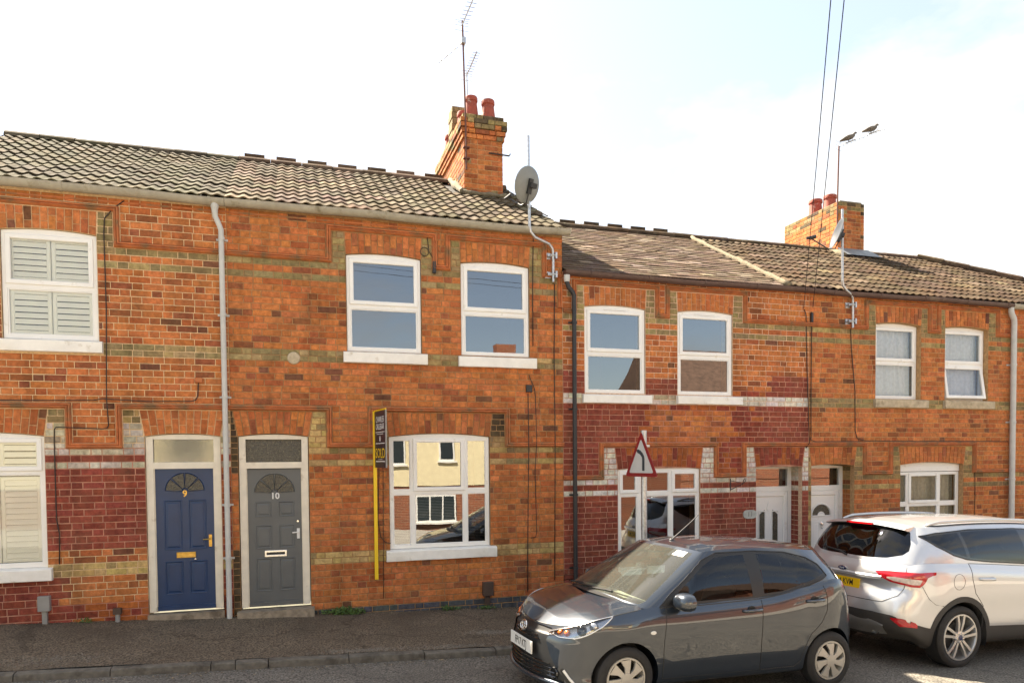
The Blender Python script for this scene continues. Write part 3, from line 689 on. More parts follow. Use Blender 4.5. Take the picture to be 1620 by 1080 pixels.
# string courses
def moulds(w, root, upper, lower):
    pu = mould_path(upper, 5.3375 + w.dz, 5.812 + w.dz); pl = mould_path(lower, 2.6225 + w.dz, 3.160 + w.dz)
    block_path(w, pu); block_path(w, pl)
    string_course(root, pu); string_course(root, pl)
    mb = MB(); z = 5.905 + w.dz                         # thin ledge under the eaves
    mb.box(w.x0, w.x1, -0.012, 0.02, z - 0.012, z + 0.01); mb.build('eaves_ledge', M_TERRA, root)
moulds(w9, h9, [-6.2, (-4.1, 'h'), (-3.75, 'l'), (-2.235, 'h'), (-0.85, 'l')], [-6.2, (-2.87, 'h'), (-2.265, 'l'), (-0.85, 'h')])
moulds(w10, h10, [-0.85, (0.55, 'l'), (2.12, 'h'), (2.33, 'l'), (3.905, 'h'), (4.19, 'l')], [-0.85, (0.515, 'h'), (1.125, 'l'), (3.265, 'h'), (4.215, 'l')])
moulds(w11, h11, [4.225, (4.42, 'l'), (5.93, 'h'), (6.125, 'l'), (7.655, 'h'), (9.02, 'l')], [4.215, (4.89, 'l'), (7.075, 'h'), (7.645, 'l'), (9.02, 'h')])
moulds(w12, h12, [9.02, (10.295, 'l'), (11.81, 'h'), (12.03, 'l'), (13.55, 'h'), (13.90, 'l')], [9.02, (10.285, 'h'), (10.89, 'l'), (12.975, 'h'), (13.90, 'l')])
moulds(w13, h13, [13.90, (18.6, 'l')], [13.90, (18.6, 'l')])
# the course drops at the step between the two blocks
pth = [(4.17, 5.30), (4.17, 4.83)]; block_path(w10, pth); string_course(h10, pth)

# bands and painted areas
def bands(w, b1='buff', b2='buff', b3='yellow', quoin='buff'):
    for (a, b, e, f, r, rc) in w.open:
        if e > 2.5 + w.dz: w.zone(a - 0.27, b + 0.27, 5.30 + w.dz, 5.762 + w.dz, quoin)
    w.zone(w.x0, w.x1, 5.21 + w.dz, 5.30 + w.dz, b1); w.zone(w.x0, w.x1, 5.02 + w.dz, 5.11 + w.dz, b1); w.zone(w.x0, w.x1, 3.84 + w.dz, 4.01 + w.dz, b1)
    w.zone(w.x0, w.x1, 2.486 + w.dz, 2.585 + w.dz, b2); w.zone(w.x0, w.x1, 2.314 + w.dz, 2.40 + w.dz, b2); w.zone(w.x0, w.x1, 0.86 + w.dz, 1.035 + w.dz, b3)
    w.zone(w.x0, w.x1, -2, 0.19 + w.dz, 'blue')
w9.zone(-3.16, -0.85, 1.22, 2.60, 'maroon'); w9.zone(-6.2, -3.0, -1, 0.86, 'maroon'); w9.zone(-3.0, -0.85, 0.1, 0.5, 'maroon_worn'); w9.zone(-1.0, -0.85, 0.1, 2.6, 'maroon_worn')
bands(w9, 'buff', 'oldwhite', 'yellow')
for a, b in ((-3.12, -2.91), (-2.22, -1.96), (-0.99, -0.85)): w9.zone(a, b, 2.585, 2.93, 'oldwhite'); w9.zone(a, b, 2.93, 3.112, 'buff')
w9.zone(-2.22, -1.99, 2.92, 3.112, 'oldyellow'); w9.zone(-6.2, -0.85, -2, 0.19, 'maroon_worn'); w9.zone(-3.16, -2.2, 2.486, 2.585, 'oldwhite')
bands(w10, 'buff', 'oldyellow', 'yellow')
w10.zone(-0.86, -0.74, 0.1, 3.112, 'dark'); w10.zone(-0.86, -0.74, 1.1, 2.2, 'red'); w10.zone(0.21, 0.48, 2.585, 3.112, 'yellow'); w10.zone(0.21, 1.1, 2.314, 2.40, 'yellow'); w10.zone(0.21, 0.48, 2.486, 2.585, 'yellow'); w10.zone(0.21, 0.48, 3.02, 3.112, 'buff')
w10.zone(1.16, 1.37, 2.585, 3.112, 'buff'); w10.zone(2.97, 3.23, 2.66, 3.112, 'dark'); w10.zone(2.97, 3.23, 2.486, 2.75, 'oldyellow')
w10.zone(3.77, 4.0, 3.925, 4.01, 'yellow')
w11.zone(4.2, 9.02, -2, 2.10, 'maroon'); w11.zone(4.2, 9.02, 2.05, 3.30, 'maroon_worn'); w11.zone(4.2, 5.6, 2.05, 3.31, 'maroon'); w11.zone(5.9, 7.4, 2.62, 3.2, 'red'); w11.zone(8.0, 9.02, 2.05, 3.31, 'maroon')
w11.zone(4.2, 4.6, 3.40, 3.80, 'maroon'); w11.zone(5.71, 6.3, 3.40, 3.72, 'maroon'); w11.zone(7.41, 8.2, 3.40, 3.6, 'maroon_worn'); w11.zone(8.2, 9.02, 3.40, 3.86, 'maroon')
bands(w11, 'buff', 'white', 'maroon')
w11.zone(4.2, 9.02, 3.84 + DZ, 4.01 + DZ, 'white'); w11.zone(5.7, 6.9, 3.84 + DZ, 4.01 + DZ, 'oldwhite')
for a, b in ((4.93, 5.19), (6.76, 7.04), (7.69, 7.91), (8.87, 9.02)): w11.zone(a, b, 2.585 + DZ, 3.112 + DZ, 'white')
bands(w12, 'buff', 'oldyellow', 'yellow'); w12.zone(9.02, 9.1, -1, 2.6, 'oldyellow')
for a, b in ((10.04, 10.25), (10.93, 11.14), (12.71, 12.94)): w12.zone(a, b, 2.585 + DZ, 3.112 + DZ, 'oldyellow'); w12.zone(a, b, 2.9 + DZ, 3.112 + DZ, 'buff')
w12.zone(9.02, 9.09, 2.0, 2.6, 'oldyellow')
bands(w13, 'buff', 'oldyellow', 'yellow')

# sills take the place of bricks
def add_sill_block(w, a, b, z0, z1): w.block.append((a, b, z0, z1))
SILLS = []
for (w, a, b, z0, z1, m) in ((w9, -3.66, -2.43, 3.865, 4.035, 'p'), (w9, -5.41, -4.18, 3.865, 4.035, 'p'), (w10, 0.735, 1.985, 3.845, 4.02, 'p'), (w10, 2.475, 3.745, 3.835, 4.01, 'p'),
        (w11, 4.545, 5.795, 3.305, 3.46, 'p'), (w11, 6.29, 7.565, 3.31, 3.465, 'p'), (w12, 10.48, 11.75, 3.31, 3.475, 's'), (w12, 12.17, 13.44, 3.31, 3.475, 's'),
        (w9, -4.78, -3.10, 0.835, 1.01, 'p'), (w10, 1.325, 3.055, 0.86, 1.03, 'p'), (w11, 5.13, 6.82, 0.31, 0.48, 'p'), (w12, 11.08, 12.78, 0.31, 0.48, 's')):
    add_sill_block(w, a, b, z0 + 0.01, z1 - 0.01); SILLS.append((w, a, b, z0, z1, m))
for w in (w9, w10, w11, w12, w13): w.make()

def sill_for(win, w, xm, zmax):
    for (ww, a, b, z0, z1, m) in SILLS:
        if ww is w and a < xm < b and abs(z1 - zmax) < 0.25: sill(win, a, b, z0, z1, 0.075 if m == 'p' else 0.06, M_WPAINT if m == 'p' else M_STONE)
# upper windows
win = window_upper(h9, -3.60, -2.48, 4.035, 5.44, 0.04, 0.035, 0.49, M_GLASSC); sill_for(win, w9, -3.0, 4.03)
shutters(win, -3.53, -2.55, 4.80, 5.37, 0.072, 2); shutters(win, -3.53, -2.55, 4.10, 4.68, 0.072, 2); room(h9, -3.6, -2.48, 4.0, 5.4, 0.2)
win = window_upper(h9, -5.35, -4.23, 4.035, 5.44, 0.04, 0.035, 0.49, M_GLASSC); sill_for(win, w9, -4.8, 4.03); room(h9, -5.35, -4.23, 4.0, 5.4, 0.2)
for (h, w, a, b, zz) in ((h10, w10, 0.79, 1.91, 4.02), (h10, w10, 2.53, 3.65, 4.01)):
    win = window_upper(h, a, b, zz, 5.44, 0.04, 0.035, 0.475); sill_for(win, w, (a + b) / 2, zz); room(h, a, b, 4.0, 5.4, 0.2)
for (h, w, a, b) in ((h11, w11, 4.60, 5.71), (h11, w11, 6.32, 7.41)):
    win = window_upper(h, a, b, 3.465, 5.43 + DZ, 0.04, 0.03, 0.47); sill_for(win, w, (a + b) / 2, 3.46); room(h, a, b, 3.45, 4.85, 0.2)
    mb = MB(); xm = (a + b) / 2; mb.box(xm - 0.2, xm + 0.2, 0.012, 0.032, 4.845, 4.865); mb.build('trickle_vent', M_UPVC, win)
for (h, w, a, b, t) in ((h12, w12, 10.53, 11.61, 0), (h12, w12, 12.21, 13.32, R(-9))):
    win = window_upper(h, a, b, 3.475, 5.43 + DZ, 0.04, 0.11, 0.50, M_GLASSC, lower_sash_tilt=t); sill_for(win, w, (a + b) / 2, 3.47)
    curtain(win, a + 0.05, b - 0.05, 3.5, 4.85, 0.24, M_NET); room(h, a, b, 3.45, 4.85, 0.33)
# ground floor windows
def ground_window(root, w, x0, x1, z0, zs, rise, y, zt, cols, rows_top, rows_bot, glass, head=0.055):
    mb = MB(); fw = 0.05; x0 += 0.008; x1 -= 0.008
    outer_frame(mb, x0, x1, z0, zs - 0.006, rise, fw, y, y + 0.07)
    for (a, b) in cols: mb.box(a, b, y + 0.002, y + 0.068, z0 + fw, zs - fw)
    xs = [x0 + fw] + [v for c in cols for v in c] + [x1 - fw]
    for i in range(0, len(xs), 2): mb.box(xs[i], xs[i + 1], y + 0.003, y + 0.067, zt - 0.033, zt + 0.033)
    win = mb.build('window', M_UPVC, root)
    sp = []
    for i in range(0, len(xs), 2):
        sp.append((xs[i], xs[i + 1], z0 + fw, zt - 0.033, rows_bot[i // 2])); sp.append((xs[i], xs[i + 1], zt + 0.033, zs - fw, rows_top[i // 2]))
    lights(win, sp, y, glass); sill_for(win, w, (x0 + x1) / 2, z0)
    return win
win = ground_window(h9, w9, -4.72, -3.16, 1.01, 2.755, 0.05, 0.035, 2.28, [], [True], [False], M_GLASSC)
shutters(win, -4.65, -3.23, 1.08, 2.22, 0.072, 3); shutters(win, -4.65, -3.23, 2.33, 2.69, 0.072, 3); room(h9, -4.7, -3.16, 1.0, 2.7, 0.22)
win = ground_window(h10, w10, 1.385, 2.97, 1.035, 2.75, 0.05, 0.04, 1.90, [(1.715, 1.775), (2.545, 2.605)], [False, True, False], [False, False, False], M_GLASS)
room(h10, 1.385, 2.97, 1.0, 2.7, 0.25)
mb = MB()
for k in range(34): z = 1.08 + 0.0245 * k; mb.box(1.44, 2.92, 0.17, 0.185, z, z + 0.0035)
mb.build('venetian_blind', M_GREYBOX, win)
win = ground_window(h11, w11, 5.19, 6.76, 0.48, 2.20, 0.045, 0.03, 1.785, [(5.56, 5.63), (6.165, 6.235)], [True, False, True], [False, False, False], M_GLASS)
room(h11, 5.19, 6.76, 0.45, 2.2, 0.25)
win = ground_window(h12, w12, 11.14, 12.71, 0.48, 2.08, 0.0, 0.11, 1.45, [(11.40, 11.46), (12.17, 12.23)], [False, True, False], [False, False, False], M_GLASSC)
mb = MB(); f = arcf(11.145, 12.705, 2.215, 0.045); mb.prism([(11.148, 2.085), (12.702, 2.085)] + [(12.70 - 1.55 * i / 10, f(12.70 - 1.55 * i / 10)) for i in range(11)], 0.095, 0.18); mb.build('head_board', M_UPVC, win)
curtain(win, 11.2, 12.66, 0.5, 2.06, 0.28, M_NETD); room(h12, 11.14, 12.71, 0.45, 2.2, 0.36)

M_STEP = plain('step_stone', (0.27, 0.22, 0.16), 0.9, noise=0.25, scale=12, bump=0.5, stain=(0.13, 0.10, 0.07), stain_scale=5, stain_at=0.52)
# doors -----------------------------------------------------------
def door9():
    fr = door_frame(h9, -1.95, -0.99, 0.30, 2.745, 0.035, 0.09, 0.03, 0.14, 2.345, M_OLDWHITE)
    g = MB(); pane(g, -1.86, -1.08, 2.39, 2.715, 0.075); g.build('fanlight_pane', M_OBSC, h9)
    x0, x1, z0, z1, y = -1.845, -1.095, 0.325, 2.30, 0.06
    pan = [(x0 + 0.10, x0 + 0.335, 1.16, 1.86), (x1 - 0.335, x1 - 0.10, 1.16, 1.86), (x0 + 0.10, x0 + 0.335, 0.53, 1.0), (x1 - 0.335, x1 - 0.10, 0.53, 1.0)]
    d = panel_slab(x0, x1, z0, z1, y, y + 0.045, pan).build('door', M_BLUE, h9)
    for p in pan: mb = MB(); raised_panel(mb, *p, y); mb.build('panel', M_BLUE, d)
    wedge_fan(d, (x0 + x1) / 2, 1.985, 0.045, 0.245, y, M_OBSCD, M_BLUE)
    mb = MB(); mb.prism([(x0, z0 - 0.012), (x1, z0 - 0.012), (x1, z0 + 0.05), (x0, z0 + 0.05)], y - 0.03, y - 0.001); mb.build('weather_bar', M_BLUE, d)
    mb = MB(); cx = (x0 + x1) / 2; bevel_frame(mb, cx - 0.125, cx + 0.125, 1.045, 1.125, 0.016, y - 0.012, y - 0.001, 0.004); mb.box(cx - 0.109, cx + 0.109, y - 0.007, y - 0.002, 1.061, 1.109); mb.build('letterbox', M_BRASS, d)
    mb = MB(); mb.box(x1 - 0.075, x1 - 0.035, y - 0.01, y - 0.0005, 1.19, 1.36); mb.tube([(x1 - 0.055, y - 0.008, 1.30), (x1 - 0.055, y - 0.05, 1.30), (x1 - 0.075, y - 0.055, 1.30), (x1 - 0.145, y - 0.055, 1.298)], 0.009); mb.build('handle', M_BRASS, d)
    text_mesh('house_number', '9', 0.125, Matrix.Translation((cx, y - 0.004, 1.945)) @ FACE, M_BRASS, d, 0.003, bold=0.002)
    mb = MB(); mb.lathe([(0.0, -0.02), (0.012, -0.018), (0.015, 0)], Matrix.Translation((cx + 0.12, y, 1.02)) @ Matrix.Rotation(R(90), 4, 'X') @ Matrix.Scale(-1, 4, (0, 0, 1)), 10); mb.build('lock', M_CHROME, d)
    mb = MB(); mb.box(-1.965, -0.975, -0.045, 0.12, 0.12, 0.275); mb.build('doorstep', M_STEP, h9)
door9(); room(h9, -1.9, -1.05, 1.0, 2.6, 0.16)
def door10():
    fr = door_frame(h10, -0.745, 0.205, 0.285, 2.745, 0.035, 0.09, 0.03, 0.14, 2.335, M_OLDWHITE)
    g = MB(); pane(g, -0.655, 0.115, 2.38, 2.715, 0.075); g.build('fanlight_pane', M_OBSCD, h10)
    x0, x1, z0, z1, y = -0.64, 0.10, 0.30, 2.28, 0.06
    rows = [(0.50, 0.985), (1.12, 1.465), (1.585, 1.81)]
    pan = [(a, b, p, q) for (p, q) in rows for (a, b) in ((x0 + 0.095, x0 + 0.325), (x1 - 0.325, x1 - 0.095))]
    d = panel_slab(x0, x1, z0, z1, y, y + 0.045, pan).build('door', M_GREYD, h10)
    for p in pan: mb = MB(); raised_panel(mb, *p, y); mb.build('panel', M_GREYD, d)
    cx = (x0 + x1) / 2
    wedge_fan(d, cx, 1.935, 0.045, 0.27, y, M_OBSCD, M_GREYD)
    mb = MB(); bevel_frame(mb, cx - 0.155, cx + 0.155, 1.00, 1.095, 0.03, y - 0.012, y - 0.001, 0.005, 0); mb.box(cx - 0.126, cx + 0.126, y - 0.004, y - 0.001, 1.03, 1.065, 1); mb.build('letterbox', [M_CHROME, M_TXTK], d)
    mb = MB(); mb.box(x1 - 0.07, x1 - 0.03, y - 0.01, y - 0.0005, 1.255, 1.405); mb.tube([(x1 - 0.05, y - 0.008, 1.352), (x1 - 0.05, y - 0.05, 1.352), (x1 - 0.07, y - 0.055, 1.352), (x1 - 0.135, y - 0.055, 1.348)], 0.009); mb.build('handle', M_TXTW, d)
    mb = MB(); mb.lathe([(0.0, -0.012), (0.015, -0.011), (0.019, 0)], Matrix.Translation((x1 - 0.055, y, 1.51)) @ Matrix.Rotation(R(90), 4, 'X') @ Matrix.Scale(-1, 4, (0, 0, 1)), 12); mb.build('lock', M_CHROME, d)
    text_mesh('house_number', '10', 0.125, Matrix.Translation((cx + 0.005, y - 0.004, 1.885)) @ FACE, M_TXTW, d, 0.003, bold=0.003)
    mb = MB(); mb.prism([(x0, z0 - 0.012), (x1, z0 - 0.012), (x1, z0 + 0.045), (x0, z0 + 0.045)], y - 0.028, y - 0.001); mb.build('weather_bar', M_GREYD, d)
    mb = MB(); mb.box(-0.80, 0.255, -0.16, 0.12, 0.05, 0.25); mb.build('doorstep', M_STEP, h10)
    mb = MB(); mb.box(0.145, 0.175, 0.012, 0.031, 1.74, 1.83); mb.build('bell_push', M_OLDWHITE, h10)
door10(); room(h10, -0.7, 0.16, 1.0, 2.6, 0.16)
def door_upvc(h, x0, x1, kind):
    y = 0.30; z0 = -0.40; room(h, x0, x1, 0.3, 2.1, 0.38)
    fr = door_frame(h, x0 - 0.02, x1 + 0.02, z0, 2.205, 0.03, 0.075, y, y + 0.07, 1.80, M_UPVC)
    g = MB(); pane(g, x0 + 0.055, x1 - 0.055, 1.845, 2.17, y + 0.03); g.build('fanlight_pane', M_GLASS, h)
    a, b = x0 + 0.06, x1 - 0.06; cx = (a + b) / 2
    mb = MB(); mb.box(a, b, y + 0.014, y + 0.06, z0 + 0.05, 1.755); d = mb.build('door', M_UPVC, h)
    mb = MB(); bevel_frame(mb, a + 0.002, b - 0.002, z0 + 0.055, 1.752, 0.095, y - 0.008, y + 0.012, 0.012); mb.build('sash_frame', M_UPVC, d)
    if kind == 'tall':
        for (p, q) in ((cx - 0.20, cx - 0.085), (cx + 0.085, cx + 0.20)):
            inner = 1 if p < cx else 0
            g = MB(); g.poly([(p, y + 0.010, 0.35), (q, y + 0.010, 0.35), (q, y + 0.010, 1.42 if inner else 1.33), (p, y + 0.010, 1.33 if inner else 1.42)]); g.build('pane', M_OBSCD, d)
            mb = MB(); bevel_frame(mb, p - 0.022, q + 0.022, 0.325, 1.40, 0.022, y + 0.002, y + 0.013, 0.006); mb.build('glazing_bead', M_UPVC, d)
        mb = MB(); mb.prism([(cx - 0.05, 1.42), (cx, 1.56), (cx + 0.05, 1.42), (cx, 1.40)], y + 0.002, y + 0.0135); mb.build('moulding', M_UPVC, d)
    else:
        n = 14; g = MB(); g.poly([(cx - 0.20, y + 0.010, 1.28)] + [(cx + 0.20 * -math.cos(math.pi * i / n), y + 0.010, 1.28 + 0.20 * math.sin(math.pi * i / n)) for i in range(1, n)] + [(cx + 0.20, y + 0.010, 1.28), (cx + 0.085, y + 0.010, 1.28)] + [(cx + 0.085 * math.cos(math.pi * i / 8), y + 0.010, 1.28 + 0.07 * math.sin(math.pi * i / 8)) for i in range(1, 8)] + [(cx - 0.085, y + 0.010, 1.28)])
        g.build('pane', M_OBSCD, d)
        mb = MB(); mb.tube([(cx - 0.225, y + 0.008, 1.27)] + [(cx - 0.225 * math.cos(math.pi * i / n), y + 0.008, 1.27 + 0.225 * math.sin(math.pi * i / n)) for i in range(n + 1)] + [(cx + 0.225, y + 0.008, 1.27)], 0.014, 6)
        mb.tube([(cx - 0.225, y + 0.008, 1.265), (cx + 0.225, y + 0.008, 1.265)], 0.012, 6); mb.build('moulding', M_UPVC, d)
        for (p, q) in ((cx - 0.22, cx - 0.035), (cx + 0.035, cx + 0.22)):
            mb = MB(); raised_panel(mb, p, q, 0.35, 1.16, y + 0.0135); mb.build('panel', M_UPVC, d)
        mb = MB(); mb.lathe([(0.0, -0.03), (0.018, -0.028), (0.02, -0.012), (0.03, -0.01), (0.032, 0)], Matrix.Translation((cx, y + 0.012, 1.12)) @ Matrix.Rotation(R(90), 4, 'X') @ Matrix.Scale(-1, 4, (0, 0, 1)), 12); mb.tube([(cx - 0.03, y - 0.01, 1.12), (cx - 0.02, y - 0.016, 1.04), (cx, y - 0.018, 1.02), (cx + 0.02, y - 0.016, 1.04), (cx + 0.03, y - 0.01, 1.12)], 0.007, 6); mb.build('knocker', M_CHROME, d)
    mb = MB(); mb.box(x0 - 0.02, x1 + 0.02, -0.05, 0.36, -0.7, z0 + 0.0); mb.build('doorstep', M_STONE, h)
door_upvc(h11, 7.92, 8.86, 'tall'); door_upvc(h12, 9.105, 10.03, 'arched')

# ------------------------------------------------------------------ roofs
TAN = 0.55; CA = math.cos(math.atan(TAN)); SA = math.sin(math.atan(TAN)); YR = 3.32
def slope_matrix(x, y, zeave, n=0.0):
    """frame on the front slope: local x along the eaves, y up the slope, z out of it"""
    z = zeave + (y + 0.06) * TAN
    return Matrix(((1, 0, 0, x), (0, CA, -SA, y - SA * n), (0, SA, CA, z + CA * n), (0, 0, 0, 1)))
def tile_mesh(name, W, Lt, roll=0.026, lift=0.025, nroll=2, thick=0.018, seg=6):
    mb = MB(); n = seg * nroll; rows = []
    for (v, up) in ((0.0, lift), (Lt, 0.0)):
        rows.append([mb.vert((W * i / n, v, up + roll * (0.5 - 0.5 * math.cos(2 * math.pi * i / seg)) ** 1.25)) for i in range(n + 1)])
    edge = [mb.vert((W * i / n, 0.0, lift - thick + roll * (0.5 - 0.5 * math.cos(2 * math.pi * i / seg)) ** 1.25)) for i in range(n + 1)]
    for i in range(n):
        mb.face((rows[0][i], rows[0][i + 1], rows[1][i + 1], rows[1][i])); mb.face((edge[i], edge[i + 1], rows[0][i + 1], rows[0][i]))
    me = bpy.data.meshes.new(name); me.from_pydata(mb.v, [], mb.f); me.materials.append(M_TILE); me.polygons.foreach_set('use_smooth', [True] * len(me.polygons)); me.set_sharp_from_angle(angle=R(50)); me.update(); return me
ME_WAVE = tile_mesh('wave_tile', 0.335, 0.37)
def slate_mesh():
    mb = MB(); W, Lt = 0.246, 0.22; mb.v = [(0.002, 0, 0.019), (W, 0, 0.019), (W, Lt, 0), (0.002, Lt, 0), (0.002, 0, 0.008), (W, 0, 0.008), (W, Lt, -0.005), (0.002, Lt, -0.005)]
    for q in ((0, 1, 2, 3), (4, 5, 1, 0), (5, 6, 2, 1), (7, 4, 0, 3)): mb.face(q)
    me = bpy.data.meshes.new('roof_slate'); me.from_pydata(mb.v, [], mb.f); me.materials.append(M_TILE); me.update(); return me
ME_SLATE = slate_mesh()
M_FELT = plain('roof_felt', (0.03, 0.026, 0.022), 0.95)
def roof_base(root, x0, x1, ze, hip=None):
    mb = MB(); zr_ = ze + (YR + 0.06) * TAN; yb = 2 * YR + 0.06
    if hip is None:
        mb.poly([(x0, -0.06, ze - 0.02), (x1, -0.06, ze - 0.02), (x1, YR, zr_ - 0.02), (x0, YR, zr_ - 0.02)]); mb.poly([(x1, yb, ze - 0.02), (x0, yb, ze - 0.02), (x0, YR, zr_ - 0.02), (x1, YR, zr_ - 0.02)])
        for x in (x0, x1): mb.poly([(x, -0.06, ze - 0.02), (x, YR, zr_ - 0.02), (x, yb, ze - 0.02)] if x == x1 else [(x, yb, ze - 0.02), (x, YR, zr_ - 0.02), (x, -0.06, ze - 0.02)])
    else:
        xe = hip + YR + 0.06
        mb.poly([(x0, -0.06, ze - 0.02), (xe, -0.06, ze - 0.02), (hip, YR, zr_ - 0.02), (x0, YR, zr_ - 0.02)]); mb.poly([(xe, yb, ze - 0.02), (x0, yb, ze - 0.02), (x0, YR, zr_ - 0.02), (hip, YR, zr_ - 0.02)]); mb.poly([(xe, -0.06, ze - 0.02), (xe, yb, ze - 0.02), (hip, YR, zr_ - 0.02)])
    return mb.build('roof', M_FELT, root)
def tile_colour(kind):
    r = random.random()
    if kind == 'pale': return jit((0.095, 0.077, 0.052), 0.16) if r < 0.8 else jit((0.14, 0.115, 0.08), 0.15)
    if kind == 'grey': return jit((0.078, 0.068, 0.045), 0.15) if r < 0.85 else jit((0.105, 0.092, 0.064), 0.15)
    if kind == 'rose': return jit((0.11, 0.075, 0.054), 0.15) if r < 0.8 else jit((0.17, 0.125, 0.09), 0.15)
    if kind == 'brown': return jit((0.075, 0.053, 0.036), 0.15) if r < 0.9 else jit((0.135, 0.10, 0.068), 0.15)
    if kind == 'slate': return jit((0.135, 0.098, 0.073), 0.16) if r < 0.88 else jit((0.25, 0.20, 0.155), 0.15)
def wave_roof(root, x0, x1, ze, kindf, hip=None, skip=None):
    rf = roof_base(root, x0, x1, ze, hip)
    g = (YR + 0.06) / CA / 12.0; cand = []
    n0 = int(round((x1 - x0) / 0.335)) if hip is None else int((hip + 3.3 - x0) / 0.335)
    W = (x1 - x0) / n0 if hip is None else 0.335
    for r in range(12):
        y = -0.075 + r * g * CA
        for i in range(n0):
            x = x0 + W * i
            if hip is not None and x + W * 0.5 > hip + (YR - y - 0.16): continue
            if skip and skip(x + W / 2, y + 0.15): continue
            cand.append((x, y, W))
    cand.sort(key=lambda c: (Vector((c[0], c[1], ze + c[1] * TAN)) - CAM).length)
    for (x, y, W) in cand[:300]:
        M = slope_matrix(x, y, ze) @ Matrix.Rotation(random.uniform(-0.006, 0.006), 4, 'Z') @ Matrix.Diagonal((W / 0.335, 1, 1, 1))
        M.translation += Vector((0, random.uniform(-0.008, 0.006), random.uniform(-0.001, 0.006)))
        o = link('roof_tile', ME_WAVE, rf, M); c = tile_colour(kindf(x)); o.color = (c[0], c[1], c[2], 1)
    return rf
def ridge(root, x0, x1, ze, crest, kind, L=0.46, crest_every=1):
    zc = ze + (YR + 0.06) * TAN; n = int((x1 - x0) / L); Lr = (x1 - x0) / n
    for i in range(n):
        mb = MB(); a, b = x0 + Lr * i + 0.004, x0 + Lr * (i + 1) - 0.004; rings = []; dz = random.uniform(-0.006, 0.006)
        prof = [(-0.15, -0.05), (-0.13, 0.01), (-0.075, 0.055), (0, 0.075), (0.075, 0.055), (0.13, 0.01), (0.15, -0.05)]
        for x in (a, b): rings.append([mb.vert((x, YR + p, zc + q + dz)) for (p, q) in prof])
        for k in range(6): mb.face((rings[0][k], rings[1][k], rings[1][k + 1], rings[0][k + 1]))
        mb.face(rings[0]); mb.face(rings[1][::-1])
        if crest: mb.box(a + 0.1, b - 0.1, YR - 0.018, YR + 0.018, zc + 0.06 + dz, zc + 0.135 + dz, 0)
        o = mb.build('ridge_tile', M_TILE, root); c = tile_colour(kind); o.color = (c[0], c[1], c[2], 1)
ZEL, ZER = 6.075, 5.435
CH1 = (3.13, 3.88, 2.2, 4.55); CH2 = (12.30, 13.06, 3.0, 4.9)
inch1 = lambda x, y: CH1[0] - 0.1 < x < CH1[1] + 0.1 and y > CH1[2] + 0.12
inch2 = lambda x, y: CH2[0] < x < CH2[1] and y > CH2[2] + 0.15
rf9 = wave_roof(h9, -4.55, -0.865, ZEL, lambda x: 'grey'); ridge(h9, -4.55, -0.87, ZEL, False, 'grey')
rf10 = wave_roof(h10, -0.865, 4.255, ZEL, lambda x: 'rose' if x < 1.5 and random.random() < 0.5 else 'pale', skip=inch1); ridge(h10, -0.87, 3.05, ZEL, True, 'rose', 0.52); ridge(h10, 3.9, 4.25, ZEL, True, 'rose', 0.35)
# plain slates on number 11
rf11 = roof_base(h11, 4.225, 8.55, ZER); sl = []
gs = (YR + 0.06) / CA / 26.0
for r in range(26):
    y = -0.07 + r * gs * CA
    for i in range(19):
        x = 4.225 + 0.246 * i - (0.123 if r % 2 else 0)
        if x < 4.2: x = 4.225
        if x + 0.246 > 8.58: continue
        sl.append((x, y))
sl.sort(key=lambda c: (Vector((c[0], c[1], ZER + c[1] * TAN)) - CAM).length)
mbs = MB()
for k, (x, y) in enumerate(sl):
    M = slope_matrix(x, y, ZER) @ Matrix.Rotation(random.uniform(-0.012, 0.012), 4, 'Z'); M.translation += Vector((0, random.uniform(-0.008, 0.006), random.uniform(-0.001, 0.004)))
    c = tile_colour('slate')
    if k < 300:
        o = link('roof_slate', ME_SLATE, rf11, M); o.color = (c[0], c[1], c[2], 1)
    else:
        b0 = len(mbs.v)
        for v in ME_SLATE.vertices: mbs.v.append(tuple(M @ v.co))
        for p in ME_SLATE.polygons: mbs.face([b0 + q for q in p.vertices], 0, c)
o = mbs.build('roof_slates', M_TILE, rf11); o.color = (0, 0, 0, 1); o['kind'] = 'stuff'
ridge(h11, 4.25, 8.1, ZER, True, 'brown', 0.50)
rf12 = wave_roof(h12, 8.55, 13.91, ZER, lambda x: 'brown', skip=inch2); ridge(h12, 8.1, 12.25, ZER, False, 'brown', 0.45); ridge(h12, 13.1, 13.9, ZER, False, 'brown', 0.4)
HIP = 14.95
rf13 = wave_roof(h13, 13.91, 17.5, ZER, lambda x: 'brown', hip=HIP); ridge(h13, 13.91, 14.95, ZER, False, 'brown', 0.52)
n = 9
for i in range(n):                                       # hip tiles
    t0, t1 = i / n, (i + 1) / n; zc = ZER + (YR + 0.06) * TAN; A = Vector((HIP, YR, zc)); B = Vector((HIP + YR + 0.06, -0.06, ZER)); mb = MB()
    mb.tube([A.lerp(B, t0 + 0.004) + Vector((0, 0, 0.02)), A.lerp(B, t1 + 0.01) + Vector((0, 0, 0.035))], 0.11, 10); o = mb.build('hip_tile', M_TILE, h13); c = tile_colour('brown'); o.color = (c[0], c[1], c[2], 1)
# mortar fillet where slates meet tiles, verge mortar
mb = MB(); pts = []
for k in range(24):
    y = -0.07 + (YR - 0.05) * k / 23; pts.append(slope_matrix(8.52 + random.uniform(-0.012, 0.012), y, ZER, 0.028) @ Vector((0, 0, 0)))
mb.tube(pts, 0.05, 7, rs=[random.uniform(0.04, 0.06) for _ in pts]); mb.build('mortar_fillet', M_MORTARW, rf12, smooth='all')
